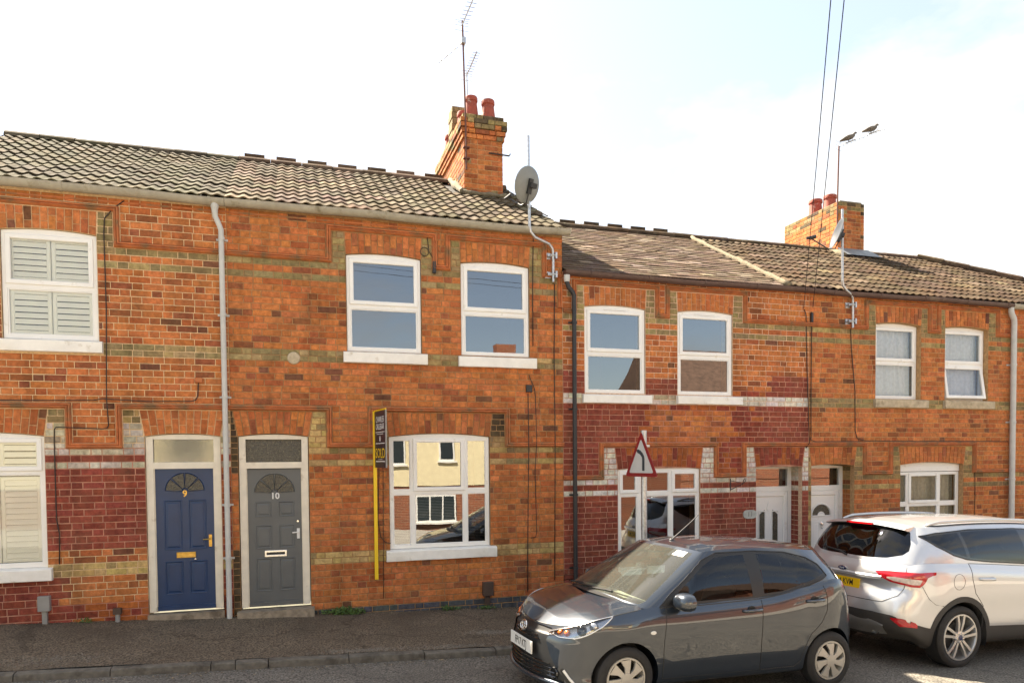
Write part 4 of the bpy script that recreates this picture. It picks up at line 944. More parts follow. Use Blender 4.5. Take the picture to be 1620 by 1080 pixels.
# flank of number 10 above the lower roof, gable end wall left
mb = MB(); mb.poly([(4.213, 0.0, 4.6), (4.213, 2 * YR, 4.6), (4.213, 2 * YR, 6.0), (4.213, YR, 7.85), (4.213, 0.0, 6.05)]); mb.build('flank_wall', MORT[10], h10)

# gutters and downpipes
def gutter(root, x0, x1, z, mat, y=-0.10, r=0.078, brackets=0.9):
    mb = MB(); n = 10; xs = [x0 + (x1 - x0) * i / 24 for i in range(25)]; A = []
    sag = lambda x: 0.008 * math.sin(x * 1.7) - 0.004 * math.sin(x * 4.1)
    for x in xs: A.append([mb.vert((x, y - r * math.cos(math.pi * k / n), z + sag(x) - r * 1.15 * math.sin(math.pi * k / n))) for k in range(n + 1)] + [mb.vert((x, y - (r - 0.012) * math.cos(math.pi * k / n) , z + sag(x) - (r - 0.012) * 1.1 * math.sin(math.pi * k / n))) for k in range(n, -1, -1)])
    m = len(A[0])
    for a, b in zip(A[:-1], A[1:]):
        for k in range(m): l = (k + 1) % m; mb.face((a[k], b[k], b[l], a[l])[::-1])
    mb.face(A[0]); mb.face(A[-1][::-1])
    g = mb.build('gutter', mat, root, smooth=40)
    x = x0 + 0.45
    while x < x1 - 0.1:
        mb = MB(); zz = z + sag(x)
        pts = [[mb.vert((xx, y - (r + e) * math.cos(math.pi * k / n), zz + 0.004 - (r * 1.15 + e) * math.sin(math.pi * k / n))) for k in range(n + 1)] for (xx, e) in ((x - 0.02, 0.0005), (x - 0.018, 0.008), (x + 0.018, 0.008), (x + 0.02, 0.0005))]
        for a, b in zip(pts[:-1], pts[1:]):
            for k in range(n): mb.face((a[k], b[k], b[k + 1], a[k + 1])[::-1])
        mb.build('gutter_bracket', mat, g); x += brackets
    for xx, s in ((x0, -1), (x1, 1)):
        mb = MB(); mb.face([mb.vert((xx + s * 0.004, y - (r + 0.006) * math.cos(math.pi * k / n), z + sag(xx) + 0.004 - (r * 1.15 + 0.006) * math.sin(math.pi * k / n))) for k in range(n + 1)][::s]); mb.build('stop_end', mat, g)
    return g
gutter(h9, -6.0, -0.86, 6.045, M_GUTL); gutter(h10, -0.855, 4.30, 6.045, M_GUTL)
gutter(h11, 4.22, 9.0, 5.405, M_GUTB, r=0.07, brackets=1.05); gutter(h12, 9.005, 13.80, 5.405, M_GUTB, r=0.07, brackets=1.05); gutter(h13, 13.805, 18.3, 5.405, M_GUTL, r=0.075)
def downpipe(root, pts, r, mat, clips, name='downpipe'):
    mb = MB(); mb.tube(pts, r, 14); p = mb.build(name, mat, root, smooth=50)
    xb, yb = pts[-1][0], pts[-1][1]
    for z in clips:
        c = MB(); c.lathe([(r + 0.001, -0.022), (r + 0.007, -0.02), (r + 0.007, 0.02), (r + 0.001, 0.022)], Matrix.Translation((xb, yb, z)), 14); c.box(xb - r - 0.04, xb + r + 0.04, -0.016, -0.004, z - 0.014, z + 0.014); c.build('pipe_clip', mat, p)
    return p
downpipe(h9, [(-0.985, -0.10, 5.96), (-0.985, -0.10, 5.86), (-0.98, -0.095, 5.80), (-0.93, -0.085, 5.68), (-0.91, -0.085, 5.62), (-0.91, -0.085, 5.55), (-0.905, -0.085, 0.16)], 0.037, M_PIPEG, [5.50, 4.45, 3.30, 1.78, 1.02])
mb = MB(); mb.lathe([(0.055, 0.06), (0.055, 0.0), (0.041, -0.05), (0.041, -0.09)], Matrix.Translation((-0.985, -0.10, 5.93)), 14); mb.build('gutter_outlet', M_PIPEG, h9)
downpipe(h11, [(4.255, -0.10, 5.33), (4.26, -0.10, 5.22), (4.28, -0.1, 5.15), (4.36, -0.085, 5.08), (4.385, -0.08, 5.02), (4.385, -0.08, 4.9), (4.385, -0.08, -0.05)], 0.036, M_BLACKP, [4.6, 3.2, 1.8, 0.6])
mb = MB(); mb.lathe([(0.05, 0.05), (0.05, -0.02), (0.042, -0.06)], Matrix.Translation((4.255, -0.10, 5.29)), 14); mb.build('gutter_outlet', M_PIPEG, h11)
downpipe(h12, [(13.78, -0.10, 5.33), (13.78, -0.10, 5.26), (13.80, -0.10, 5.20), (13.87, -0.09, 5.12), (13.885, -0.085, 5.05), (13.885, -0.085, 4.9), (13.885, -0.085, -0.4)], 0.052, M_PIPEG, [4.2, 3.05, 1.9])

# ------------------------------------------------------------------ chimneys
def chimney(root, X, ztop, zbase, corbels, name='chimney', kind=None):
    x0, x1, y0, y1 = X
    mb = MB(); e = 0.006; mb.box(x0 + e, x1 - e, y0 + e, y1 - e, zbase, ztop - 0.01); ch = mb.build(name, MORT[12], root)
    z = zbase; r = 0; H = 0.091
    while z < ztop - 0.02:
        out = 0.0
        for (zc0, zc1, o_) in corbels:
            if zc0 <= z + 0.03 < zc1: out = o_
        for (axis, a, b, face) in (('x', x0 - out, x1 + out, y0 - out), ('y', y0 - out, y1 + out, x0 - out), ('y', y0 - out, y1 + out, x1 + out - 0.1)):
            p = a - (0.13 if r % 2 else 0); k = 0
            while p < b - 0.01:
                L = 0.262 if (k % 2 == 0) else 0.131
                q0, q1 = max(p, a), min(p + L, b)
                if q1 - q0 > 0.03:
                    c = brick_colour('red' if random.random() < (0.93 if z < ztop - 0.28 else 0.35) else random.choice(['buff', 'dark', 'buff']))
                    if axis == 'x': M = Matrix.LocRotScale(Vector(((q0 + q1) / 2, face + random.uniform(-0.003, 0.003), z + H / 2)), None, Vector(((q1 - q0 - 0.008) / 0.252, 1, 1)))
                    elif face < (x0 + x1) / 2: M = Matrix.Translation((face + random.uniform(-0.002, 0.002), (q0 + q1) / 2, z + H / 2)) @ Matrix.Rotation(R(-90), 4, 'Z') @ Matrix.Diagonal(((q1 - q0 - 0.008) / 0.252, 1, 1, 1))
                    else: M = Matrix.Translation((face + 0.1, (q0 + q1) / 2, z + H / 2)) @ Matrix.Rotation(R(90), 4, 'Z') @ Matrix.Diagonal(((q1 - q0 - 0.008) / 0.252, 1, 1, 1))
                    o = link('brick', ME_S, ch, M); o.color = (c[0], c[1], c[2], 1)
                p += L; k += 1
        z += H; r += 1
    top = MB(); top.box(x0 + 0.02, x1 - 0.02, y0 + 0.02, y1 - 0.02, ztop - 0.03, ztop + 0.0)
    n = 8
    top.v = [(v[0] + (0.06 if v[0] < (x0 + x1) / 2 else -0.06) * (v[2] > ztop - 0.01), v[1], v[2] + 0.03 * (v[2] > ztop - 0.01)) for v in top.v]
    top.build('flaunching', M_MORTARW, ch)
    return ch
def pot(ch, x, y, z, h, r0, r1, square=False):
    mb = MB()
    prof = [(r0, 0), (r0 * 0.97, 0.02), (r1 * 1.02, h - 0.09), (r1 * 1.16, h - 0.085), (r1 * 1.2, h - 0.06), (r1 * 1.16, h - 0.045), (r1 * 1.18, h - 0.02), (r1 * 1.1, h), (r1 * 0.85, h), (r1 * 0.8, h - 0.15), (0.001, h - 0.15)]
    mb.lathe(prof, Matrix.Translation((x, y, z)), 4 if square else 20); return mb.build('chimney_pot', M_POT, ch, smooth=45)
c1 = chimney(h10, CH1, 8.79, 6.9, [(8.34, 8.44, 0.03), (8.44, 8.53, 0.05), (8.53, 8.66, 0.075), (8.66, 8.8, 0.02)])
pot(c1, 3.33, 2.42, 8.80, 0.42, 0.145, 0.105); pot(c1, 3.66, 2.42, 8.80, 0.40, 0.15, 0.108); pot(c1, 3.32, 3.0, 8.80, 0.40, 0.15, 0.11); pot(c1, 3.66, 3.1, 8.8, 0.4, 0.15, 0.11); pot(c1, 3.30, 4.1, 8.80, 0.42, 0.15, 0.11)
mb = MB()
for k in range(6): mb.box(3.16 + 0.012 * (k % 2), 3.50 - 0.012 * (k % 2), 3.35, 3.70, 8.80 + k * 0.115, 8.80 + k * 0.115 + 0.108)
o = mb.build('square_flue', M_BRICK, c1); o.color = (0.30, 0.22, 0.11, 1)
mb = MB(); pts = [slope_matrix(CH1[0] - 0.04, y, ZEL, 0.05) @ Vector((0, 0, 0)) for y in [2.15 + 0.1 * k for k in range(12)]]; mb.tube(pts, 0.06, 7, rs=[random.uniform(0.04, 0.085) for _ in pts])
pts = [slope_matrix(CH1[0] - 0.05 + 0.1 * k, 2.12, ZEL, 0.05) @ Vector((0, 0, 0)) for k in range(10)]; mb.tube(pts, 0.05, 7, rs=[random.uniform(0.03, 0.06) for _ in pts]); mb.build('mortar_fillet', M_MORTARW, c1, smooth='all')
c2 = chimney(h12, CH2, 8.36, 6.9, [])
pot(c2, 12.55, 4.05, 8.36, 0.40, 0.17, 0.14); pot(c2, 12.55, 3.55, 8.36, 0.34, 0.16, 0.13)
mb = MB(); a = slope_matrix(CH2[0] - 0.06, CH2[2] - 0.22, ZER, 0.075) @ Vector((0, 0, 0)); b = slope_matrix(CH2[1] + 0.3, CH2[2] - 0.22, ZER, 0.075) @ Vector((0, 0, 0))
mb.poly([a, b, (CH2[1] + 0.12, CH2[2] - 0.004, b.z + 0.22), (CH2[0] - 0.02, CH2[2] - 0.004, a.z + 0.22)]); mb.build('lead_apron', M_LEAD, c2)
mb = MB(); pts = [slope_matrix(CH2[0] - 0.04, y, ZER, 0.05) @ Vector((0, 0, 0)) for y in [2.75 + 0.07 * k for k in range(8)]]; mb.tube(pts, 0.06, 7, rs=[random.uniform(0.04, 0.08) for _ in pts]); mb.build('mortar_fillet', M_MORTARW, c2, smooth='all')
mb = MB(); mb.tube([(3.6, 2.17, 8.12), (4.0, 2.17, 8.11), (4.02, 2.17, 8.15)], 0.014, 6); mb.build('iron_bracket', M_CABLE, c1)

mb = MB()
for k in range(2600):
    cx, cy, sx_, sy_ = random.choice([(0.75, -1.98, 0.45, 0.05), (1.85, -1.98, 0.5, 0.05), (-2.6, -1.75, 0.5, 0.12), (2.6, -1.4, 0.3, 0.05)]); x = random.gauss(cx, sx_ * 0.6); y = min(random.gauss(cy, sy_), -0.1)
    if y < -2.06: continue
    z = bumpy(x, y); r_ = random.uniform(0.004, 0.013); b0 = len(mb.v)
    for q in ((-1, -1, 0), (1, -1, 0), (1, 1, 0), (-1, 1, 0)): mb.v.append((x + q[0] * r_ * random.uniform(0.6, 1.1), y + q[1] * r_ * random.uniform(0.6, 1.1), z - 0.002))
    mb.v.append((x + random.uniform(-0.3, 0.3) * r_, y, z + r_ * random.uniform(0.5, 0.9)))
    for i in range(4): mb.face((b0 + i, b0 + (i + 1) % 4, b0 + 4))
o = mb.build('loose_stones', plain('stone_chips', (0.16, 0.135, 0.105), 0.95, noise=0.5, scale=40)); o['kind'] = 'stuff'; tag(o, 'loose stone chips on worn patches of the pavement near the kerb', 'stones')

# ------------------------------------------------------------------ things fixed to the houses and standing in the street
V = Vector
# estate agent's board on a yellow post
sb = thing('sold_board', 'navy and yellow sold board on a yellow post beside the white window', 'sign', (1.17, -0.03, 0.6))
mb = MB(); mb.box(1.145, 1.195, -0.055, -0.006, 0.60, 3.125); mb.build('post', M_YELLOW, sb)
A, B = V((1.172, -0.055, 0)), V((1.268, -0.63, 0)); tx = (B - A).normalized(); nn = V((tx.y, -tx.x, 0)); Wd = (B - A).length
BM = Matrix(((tx.x, 0, nn.x, A.x), (tx.y, 0, nn.y, A.y), (0, 1, 0, 2.285), (0, 0, 0, 1)))        # local x along the board, y up, z out of its face
def bbox(mb, x0, x1, y0, y1, z0, z1, mat=0):
    b = len(mb.v); mb.box(x0, x1, y0, y1, z0, z1, mat)
    for k in range(b, len(mb.v)): mb.v[k] = tuple(BM @ V(mb.v[k]))
mb = MB(); bbox(mb, 0.012, Wd - 0.012, 0.0, 0.83, -0.006, 0.004); panel = mb.build('panel', M_NAVY, sb)
mb = MB(); bbox(mb, 0, Wd, 0.83, 0.85, -0.009, 0.009); bbox(mb, 0, 0.012, 0, 0.83, -0.009, 0.009); mb.build('edging', M_YELLOW, sb)
mb = MB(); bbox(mb, Wd - 0.012, Wd + 0.012, 0, 0.83, -0.009, 0.009); mb.build('rear_edge', M_GREYBOX, sb)
def btxt(s, size, y, mat, sx=1.0, bold=0.0): return text_mesh('lettering', s, size, BM @ Matrix.Translation((Wd / 2, y, 0.0055)), mat, panel, 0.0006, sx=sx, bold=bold)
btxt('CHARLES', 0.125, 0.700, M_TXTW, 0.80, 0.0); btxt('ORLEBAR', 0.125, 0.595, M_TXTW, 0.78, 0.0)
btxt('SOLD', 0.20, 0.205, M_TXTY, 0.98, 0.0)
mb = MB()
for (a, b, y, h) in ((0.06, 0.53, 0.515, 0.010), (0.12, 0.46, 0.488, 0.008), (0.06, 0.53, 0.350, 0.012), (0.17, 0.40, 0.118, 0.006), (0.06, 0.53, 0.085, 0.014)): bbox(mb, a, b, y, y + h, 0.0045, 0.0055)
mb.build('small_print', M_TXTW, panel)
mb = MB(); bbox(mb, 0.26, 0.31, 0.385, 0.445, 0.0045, 0.0055); bbox(mb, 0.273, 0.297, 0.445, 0.465, 0.0045, 0.0055); mb.build('emblem', M_TXTW, panel)

# warning sign on a galvanised post
rs = thing('road_sign', 'red bordered triangular bend warning sign on a grey post behind the dark car', 'sign', (4.78, -1.72, zp(4.78, -1.72)))
mb = MB(); mb.tube([(4.78, -1.72, zp(4.78, -1.7) - 0.1), (4.772, -1.72, 2.775)], 0.042, 16); mb.lathe([(0.044, 0), (0.044, 0.02), (0.0, 0.024)], Matrix.Translation((4.772, -1.72, 2.765)), 16); mb.build('post', M_ALU, rs, smooth=50)
M_SRED = plain('sign_red', (0.24, 0.012, 0.014), 0.4, noise=0.1); M_SWHITE = plain('sign_white', (0.52, 0.52, 0.50), 0.45, noise=0.06); M_SBLACK = plain('sign_black', (0.03, 0.04, 0.05), 0.45, noise=0.1)
th = R(80); nn = V((-math.sin(th), -math.cos(th), 0)); tx = V((math.cos(th), -math.sin(th), 0)); org = V((4.69, -1.80, 2.13))
SM = Matrix(((tx.x, 0, nn.x, org.x), (tx.y, 0, nn.y, org.y), (0, 1, 0, org.z), (0, 0, 0, 1)))
def tri(s, z, y0=0.0):
    c = V((0, 0.215)); P = [V((-0.37, 0)), V((0.37, 0)), V((0, 0.64))]; out = []
    for i, p in enumerate(P):
        p = c + (p - c) * s; a = c + (P[i - 1] - c) * s; b = c + (P[(i + 1) % 3] - c) * s
        for t in (0.0, 0.5, 1.0):
            r = 0.045 * s; q0 = p + (a - p).normalized() * r; q1 = p + (b - p).normalized() * r
            out.append(((q0 * (1 - t) + p * t) * (1 - t) + (p * (1 - t) + q1 * t) * t))
    return [(q.x, q.y, z) for q in out]
def plate(name, pts, mat, parent, thick=0.004):
    mb = MB(); n = len(pts); f = [mb.vert(SM @ V(p)) for p in pts]; b = [mb.vert(SM @ V((p[0], p[1], p[2] - thick))) for p in pts]
    mb.face(f); mb.face(b[::-1])
    for i in range(n): j = (i + 1) % n; mb.face((f[j], f[i], b[i], b[j]))
    return mb.build(name, mat, parent)
pl = plate('plate', tri(1.0, 0.004), M_SRED, rs, 0.006); plate('face', tri(0.755, 0.0055), M_SWHITE, pl, 0.001)
cl = [(0.055, 0.085), (0.055, 0.25), (0.045, 0.285), (0.02, 0.315), (-0.02, 0.345), (-0.075, 0.365)]; w_ = 0.027; L_ = []; R_ = []
for i, p in enumerate(cl):
    a = V(cl[max(i - 1, 0)]); b = V(cl[min(i + 1, len(cl) - 1)]); d = (b - a).normalized(); n_ = V((-d.y, d.x)); L_.append(V(p) + n_ * w_); R_.append(V(p) - n_ * w_)
plate('bend_symbol', [(q.x, q.y, 0.0068) for q in (R_ + [V(cl[-1]) + V((-0.028, 0.005))] + L_[::-1])], M_SBLACK, pl, 0.001)
for z in (0.12, 0.42):
    mb = MB(); mb.box(4.72, 4.83, -1.79, -1.665, 2.13 + z, 2.16 + z); mb.build('clamp', M_ALU, rs)

# satellite dishes on bent poles
def dish(label, wall_x, zb, zt, pole_x, ztop, dc, az, mat, name='satellite_dish'):
    t = thing(name, label, 'satellite dish', (wall_x, -0.06, zb))
    mb = MB(); mb.tube([(wall_x, -0.075, zb), (wall_x, -0.075, zt - 0.12), (wall_x - 0.02, -0.085, zt - 0.05), (wall_x - 0.09, -0.13, zt), (pole_x + 0.10, -0.21, zt + 0.06), (pole_x + 0.02, -0.235, zt + 0.13), (pole_x, -0.24, zt + 0.22), (pole_x - 0.01, -0.24, ztop)], 0.021, 12); mb.build('pole', M_ALU, t, smooth=60)
    for z in (zb + 0.12, zb + 0.42):
        mb = MB(); mb.box(wall_x - 0.115, wall_x - 0.02, -0.02, 0.0, z - 0.05, z + 0.05); mb.box(wall_x - 0.09, wall_x + 0.035, -0.085, -0.055, z - 0.018, z + 0.018); mb.box(wall_x + 0.03, wall_x + 0.06, -0.11, -0.03, z - 0.05, z + 0.05); mb.tube([(wall_x - 0.06, -0.1, z), (wall_x + 0.05, -0.1, z)], 0.009, 6); mb.build('wall_bracket', M_ALU, t)
    d = V((math.sin(az), math.cos(az) * 1.0, 0.32)).normalized()           # pointing away over the roof
    up = V((0, 0, 1)); rx = d.cross(up).normalized(); uy = rx.cross(d)
    DM = Matrix(((rx.x, uy.x, d.x, dc[0]), (rx.y, uy.y, d.y, dc[1]), (rx.z, uy.z, d.z, dc[2]), (0, 0, 0, 1)))
    prof = [(0.001, -0.055), (0.08, -0.051), (0.16, -0.036), (0.225, -0.014), (0.255, 0.0), (0.258, 0.006), (0.252, 0.008), (0.22, -0.007), (0.15, -0.030), (0.07, -0.046), (0.001, -0.049)]
    mb = MB(); mb.lathe(prof, DM @ Matrix.Diagonal((0.95, 1.06, 1, 1)), 32); mb.build('reflector', mat, t, smooth=60)
    mb = MB(); mb.obox(DM @ Matrix.Translation((0, -0.02, -0.075)), 0.035, 0.11, 0.02); mb.obox(DM @ Matrix.Translation((0.03, 0, -0.10)), 0.06, 0.035, 0.035); mb.build('mount', M_BLACKP, t)
    a = DM @ V((0, -0.26, -0.06)); b = DM @ V((0, -0.30, 0.06)); e = DM @ V((0, -0.20, 0.42))
    mb = MB(); mb.tube([DM @ V((0, -0.05, -0.08)), a, b, e], 0.011, 8); mb.build('arm', M_BLACKP, t)
    mb = MB(); mb.tube([e + (DM.to_3x3() @ V((0, -0.02, 0.06))), e, e - (DM.to_3x3() @ V((0, -0.05, 0.09)))], 0.03, 10, rs=[0.022, 0.03, 0.034]); mb.build('receiver_head', M_BLACKP, t)
    return t
M_DISH = plain('dish_grey', (0.20, 0.21, 0.20), 0.5, noise=0.1, scale=8)
dish('grey satellite dish on a bent pole in front of the tall left chimney', 4.03, 5.22, 5.80, 3.58, 7.40, (3.51, -0.35, 6.60), R(-24), M_DISH)
dish('dark satellite dish on a bent pole in front of the right hand chimney', 9.92, 4.76, 5.35, 9.53, 6.83, (9.33, -0.32, 6.36), R(-68), plain('dish_dark', (0.06, 0.062, 0.066), 0.35, noise=0.1, scale=8))

# aerials
def yagi(mb, a, b, els, half, refl=True):
    a, b = V(a), V(b); d = (b - a).normalized(); mb.tube([a, b], 0.012, 6); s = d.cross(V((0, 0, 1))).normalized()
    for k in range(els):
        p = a.lerp(b, (k + 0.6) / els); h = half * (1 - 0.25 * k / els); mb.tube([p - s * h, p + s * h], 0.0055, 5)
    if refl:
        for q in (-0.09, 0.0, 0.09):
            p = a - d * 0.02 + V((0, 0, q)); mb.tube([p - s * half * 1.3, p + s * half * 1.3], 0.004, 5)
        mb.tube([a - d * 0.02 + V((0, 0, -0.09)), a - d * 0.02 + V((0, 0, 0.09))], 0.005, 5)
t = thing('television_aerial', 'tall rusty aerial mast with two antennas strapped to the left chimney', 'aerial', (3.14, 2.12, 7.9))
mb = MB(); mb.tube([(3.155, 2.13, 7.75), (3.145, 2.12, 8.7), (3.10, 2.10, 10.42)], 0.017, 8); mb.build('mast', plain('rusty_steel', (0.13, 0.05, 0.035), 0.75, noise=0.3, scale=30), t)
M_RUST = bpy.data.materials['rusty_steel']
mb = MB(); yagi(mb, (3.09, 2.08, 10.33), (3.12, 0.65, 10.33), 12, 0.10); mb.build('antenna', M_ALU, t)
mb = MB(); yagi(mb, (3.12, 2.10, 10.05), (2.82, 2.90, 10.05), 5, 0.012); mb.box(3.07, 3.15, 2.04, 2.13, 10.0, 10.1); mb.build('antenna', M_ALU, t)
for z in (7.95, 8.15): mb = MB(); mb.box(3.10, 3.22, 2.10, 2.19, z, z + 0.02); mb.build('strap', M_RUST, t)
t = thing('television_aerial', 'short aerial rising behind the front pots of the left chimney', 'aerial', (3.35, 2.9, 8.8))
mb = MB(); mb.tube([(3.35, 2.75, 8.85), (3.33, 2.75, 9.86)], 0.014, 8); mb.build('mast', M_ALU, t)
mb = MB(); yagi(mb, (3.33, 2.74, 9.80), (3.33, 1.95, 9.82), 9, 0.09); mb.build('antenna', M_ALU, t)
t = thing('television_aerial', 'rusty mast with one long antenna on the right hand chimney', 'aerial', (12.26, 2.98, 7.6))
mb = MB(); mb.tube([(12.26, 2.98, 7.45), (12.27, 2.98, 8.5), (12.30, 2.98, 9.62)], 0.018, 8); mb.build('mast', M_RUST, t)
mb = MB(); yagi(mb, (12.30, 2.96, 9.62), (12.62, 1.95, 9.62), 11, 0.10); mb.build('antenna', M_ALU, t)

# pigeons perched on the aerial
def pigeon(label, p, az, lean):
    t = thing('pigeon', label, 'bird', p); d = V((math.cos(az), math.sin(az), 0)); s = d.cross(V((0, 0, 1)))
    def at(f, u): return V(p) + d * f + V((0, 0, u))
    mb = MB(); mb.tube([at(-0.20, 0.035), at(-0.16, 0.045), at(-0.09, 0.07), at(-0.02, 0.09), at(0.05, 0.105), at(0.09, 0.13), at(0.105, 0.165), at(0.125, 0.178), at(0.15, 0.172), at(0.168, 0.165)], 0.05, 12, rs=[0.02, 0.026, 0.045, 0.062, 0.058, 0.042, 0.03, 0.030, 0.016, 0.004])
    for sg in (-1, 1):                       # folded wings merge into the flanks
        mb.tube([at(0.05, 0.115) + s * 0.045 * sg, at(-0.02, 0.10) + s * 0.058 * sg, at(-0.10, 0.075) + s * 0.048 * sg, at(-0.19, 0.045) + s * 0.02 * sg], 0.02, 8, rs=[0.018, 0.034, 0.026, 0.006])
        mb.tube([at(-0.01, 0.05) + s * 0.02 * sg, at(-0.005, 0.0) + s * 0.02 * sg, at(0.03, 0.002) + s * 0.02 * sg], 0.006, 5)
    mb.build('body', M_BIRD, t, smooth='all')
M_BIRD = plain('pigeon_grey', (0.13, 0.115, 0.10), 0.8, noise=0.35, scale=18)
pigeon('grey pigeon perched near the tip of the right hand aerial', (12.53, 2.25, 9.63), R(-20), 0)
pigeon('grey pigeon perched beside the mast of the right hand aerial', (12.37, 2.74, 9.63), R(-35), 0)

# cables on the fronts
def cable(label, pts, r=0.0075, y=-0.012, mat=None):
    mb = MB(); q = [V((p[0], p[2] if len(p) > 2 else y, p[1])) for p in pts]; mb.tube(q, r, 6); o = mb.build('cable', mat or M_CABLE, None, smooth='all'); return tag(o, label, 'cable', 'cables on the house fronts')
cable('dark cable dropping from the eaves past the shuttered upper window', [(-2.13, 5.93), (-2.26, 5.82), (-2.37, 5.68), (-2.385, 5.5), (-2.38, 4.46), (-2.395, 3.26, -0.06), (-2.39, 2.90), (-2.41, 2.86), (-2.46, 2.85), (-3.0, 2.87, -0.06), (-3.035, 2.84), (-3.04, 2.66), (-3.04, 1.65), (-3.01, 1.45), (-3.02, 1.04)])
cable('dark cable running level above the blue door to a red box', [(-3.7, 3.215, -0.06), (-3.2, 3.22, -0.06), (-2.55, 3.23, -0.06), (-2.44, 3.255, -0.06), (-2.3, 3.245, -0.06), (-1.9, 3.225, -0.06), (-1.34, 3.235, -0.06), (-1.29, 3.26), (-1.265, 3.32), (-1.255, 3.50)])
cable('thin cable between the right upper window of the grey door house and its corner', [(3.72, 5.90), (3.71, 5.6), (3.70, 5.0), (3.70, 4.2)])
cable('thin cable below the dish bracket beside the black downpipe', [(4.075, 5.22), (4.06, 4.0), (4.05, 2.65, -0.06), (4.045, 0.42)])
cable('cable dropping from the black box to the pavement', [(3.61, 3.44), (3.60, 2.65, -0.06), (3.585, 0.95), (3.58, 0.25)])
cable('looped cable hanging below the right upper sill of the grey door house', [(3.63, 3.74), (3.64, 3.70), (3.72, 3.52), (3.735, 3.40), (3.735, 2.65, -0.06), (3.72, 2.2), (3.735, 1.5), (3.74, 1.2), (3.72, 1.13), (3.64, 1.12)], 0.006)
cable('thin cable beside the sold board post running to the window', [(1.235, 2.9), (1.235, 2.60, -0.06), (1.23, 2.2), (1.205, 1.5), (1.24, 1.24), (1.31, 1.15), (1.39, 1.13)], 0.006)
cable('thin straight cable down the wall right of the sold board', [(1.30, 2.9), (1.29, 2.0), (1.28, 1.0), (1.27, 0.3)], 0.005)
cable('dark cable down the maroon paint edge above the white door', [(8.90, 5.06), (8.94, 4.95), (8.965, 4.0), (8.985, 2.64, -0.06), (8.95, 2.55)])
cable('dark cable down the wall between the two white doors', [(9.05, 5.02), (9.06, 4.8), (9.055, 3.5), (9.06, 2.70), (9.10, 2.665, -0.06), (10.1, 2.665, -0.06)])
cable('dark cable from the right dish running level to the grey downpipe', [(9.93, 4.80), (9.95, 4.4), (10.04, 3.6), (10.05, 2.86), (10.10, 2.72), (10.25, 2.675, -0.06), (11.5, 2.668, -0.06), (12.9, 2.665, -0.06), (13.85, 2.66, -0.03)])
cable('thin cable below the moulding beside the right ground floor window', [(12.99, 2.05), (13.0, 1.6), (12.99, 0.4)], 0.006)
mb = MB(); mb.tube([V((2.0 + 0.0, -0.012, 5.86)), V((2.02, -0.012, 5.7)), V((2.03, -0.012, 5.58))] + [V((1.965 + 0.065 * math.cos(a), -0.014, 5.56 + 0.065 * math.sin(a))) for a in [k * 0.5 for k in range(0, 14)]] + [V((2.08, -0.014, 5.50)), V((2.11, -0.014, 5.42))], 0.006, 6)
tag(mb.build('cable', M_CABLE, None, smooth='all'), 'cable with a coiled loop above the left upper window of the grey door house', 'cable', 'cables on the house fronts')
# small fittings
def fit(name, label, cat, boxes, mat):
    mb = MB()
    for b in boxes: mb.box(*b)
    o = mb.build(name, mat, None)
    bm = bmesh.new(); bm.from_mesh(o.data); bmesh.ops.bevel(bm, geom=list(bm.edges), offset=0.005, segments=1, affect='EDGES'); bm.to_mesh(o.data); bm.free()
    return tag(o, label, cat)
fit('junction_box', 'small black junction box below the right upper sill of the grey door house', 'junction box', [(3.575, 3.675, -0.045, -0.002, 3.46, 3.575)], M_BLACKP)
fit('cable_joint', 'black cable joint hanging beside the coiled loop', 'cable joint', [(2.085, 2.135, -0.05, -0.004, 5.24, 5.42)], M_BLACKP)
fit('cable_joint', 'black cable joint under the eaves above the maroon paint edge', 'cable joint', [(9.03, 9.075, -0.05, -0.004, 4.83, 5.0)], M_BLACKP)
fit('telephone_box', 'tiny red box at the end of the level cable above the blue door', 'junction box', [(-1.30, -1.20, -0.03, -0.002, 3.50, 3.57)], M_TERRA)
fit('meter_box', 'small grey box at the wall foot below the shuttered ground floor window', 'meter box', [(-3.27, -3.13, -0.09, -0.003, 0.43, 0.63), (-3.23, -3.17, -0.06, -0.004, 0.24, 0.43)], M_GREYBOX)
fit('meter_box', 'dark brown box at the wall foot left of the dark car', 'meter box', [(2.82, 2.99, -0.09, -0.003, 0.24, 0.46), (2.86, 2.94, -0.05, -0.004, 0.08, 0.24)], M_BROWNBOX)
t = thing('stopcock', 'short grey pipe stub with a square cap beside the blue door', 'pipe', (-2.33, -0.06, 0.2))
mb = MB(); mb.tube([(-2.33, -0.06, 0.15), (-2.33, -0.06, 0.33)], 0.03, 10); mb.build('pipe', M_GREYBOX, t); mb = MB(); mb.box(-2.38, -2.28, -0.10, -0.02, 0.33, 0.41); mb.build('cap', M_BROWNBOX, t)
mb = MB(); mb.lathe([(0.001, -0.035), (0.05, -0.034), (0.082, -0.026), (0.09, -0.012), (0.092, 0.0)], Matrix.Translation((0.03, 0, 3.885)) @ Matrix.Rotation(R(-90), 4, 'X') @ Matrix.Scale(-1, 4, (0, 0, 1)) @ Matrix.Scale(-1, 4, (0, 0, 1)), 24)
for k, v in enumerate(mb.v): mb.v[k] = (v[0], -abs(v[1]), v[2])
tag(mb.build('wall_tie_plate', M_STONE, None, smooth=40), 'round buff wall tie plate in the upper brick band above the grey door', 'wall plate')
mb = MB(); mb.tube([(7.36, -0.012, 2.02), (7.36, -0.012, 1.80)], 0.008, 6); mb.tube([(7.36, -0.012, 1.82), (7.50, -0.18, 1.93), (7.50, -0.19, 1.99), (7.52, -0.2, 2.02), (7.53, -0.2, 1.98), (7.51, -0.2, 1.95)], 0.007, 6); mb.tube([(7.36, -0.012, 1.98), (7.50, -0.18, 1.94)], 0.005, 6)
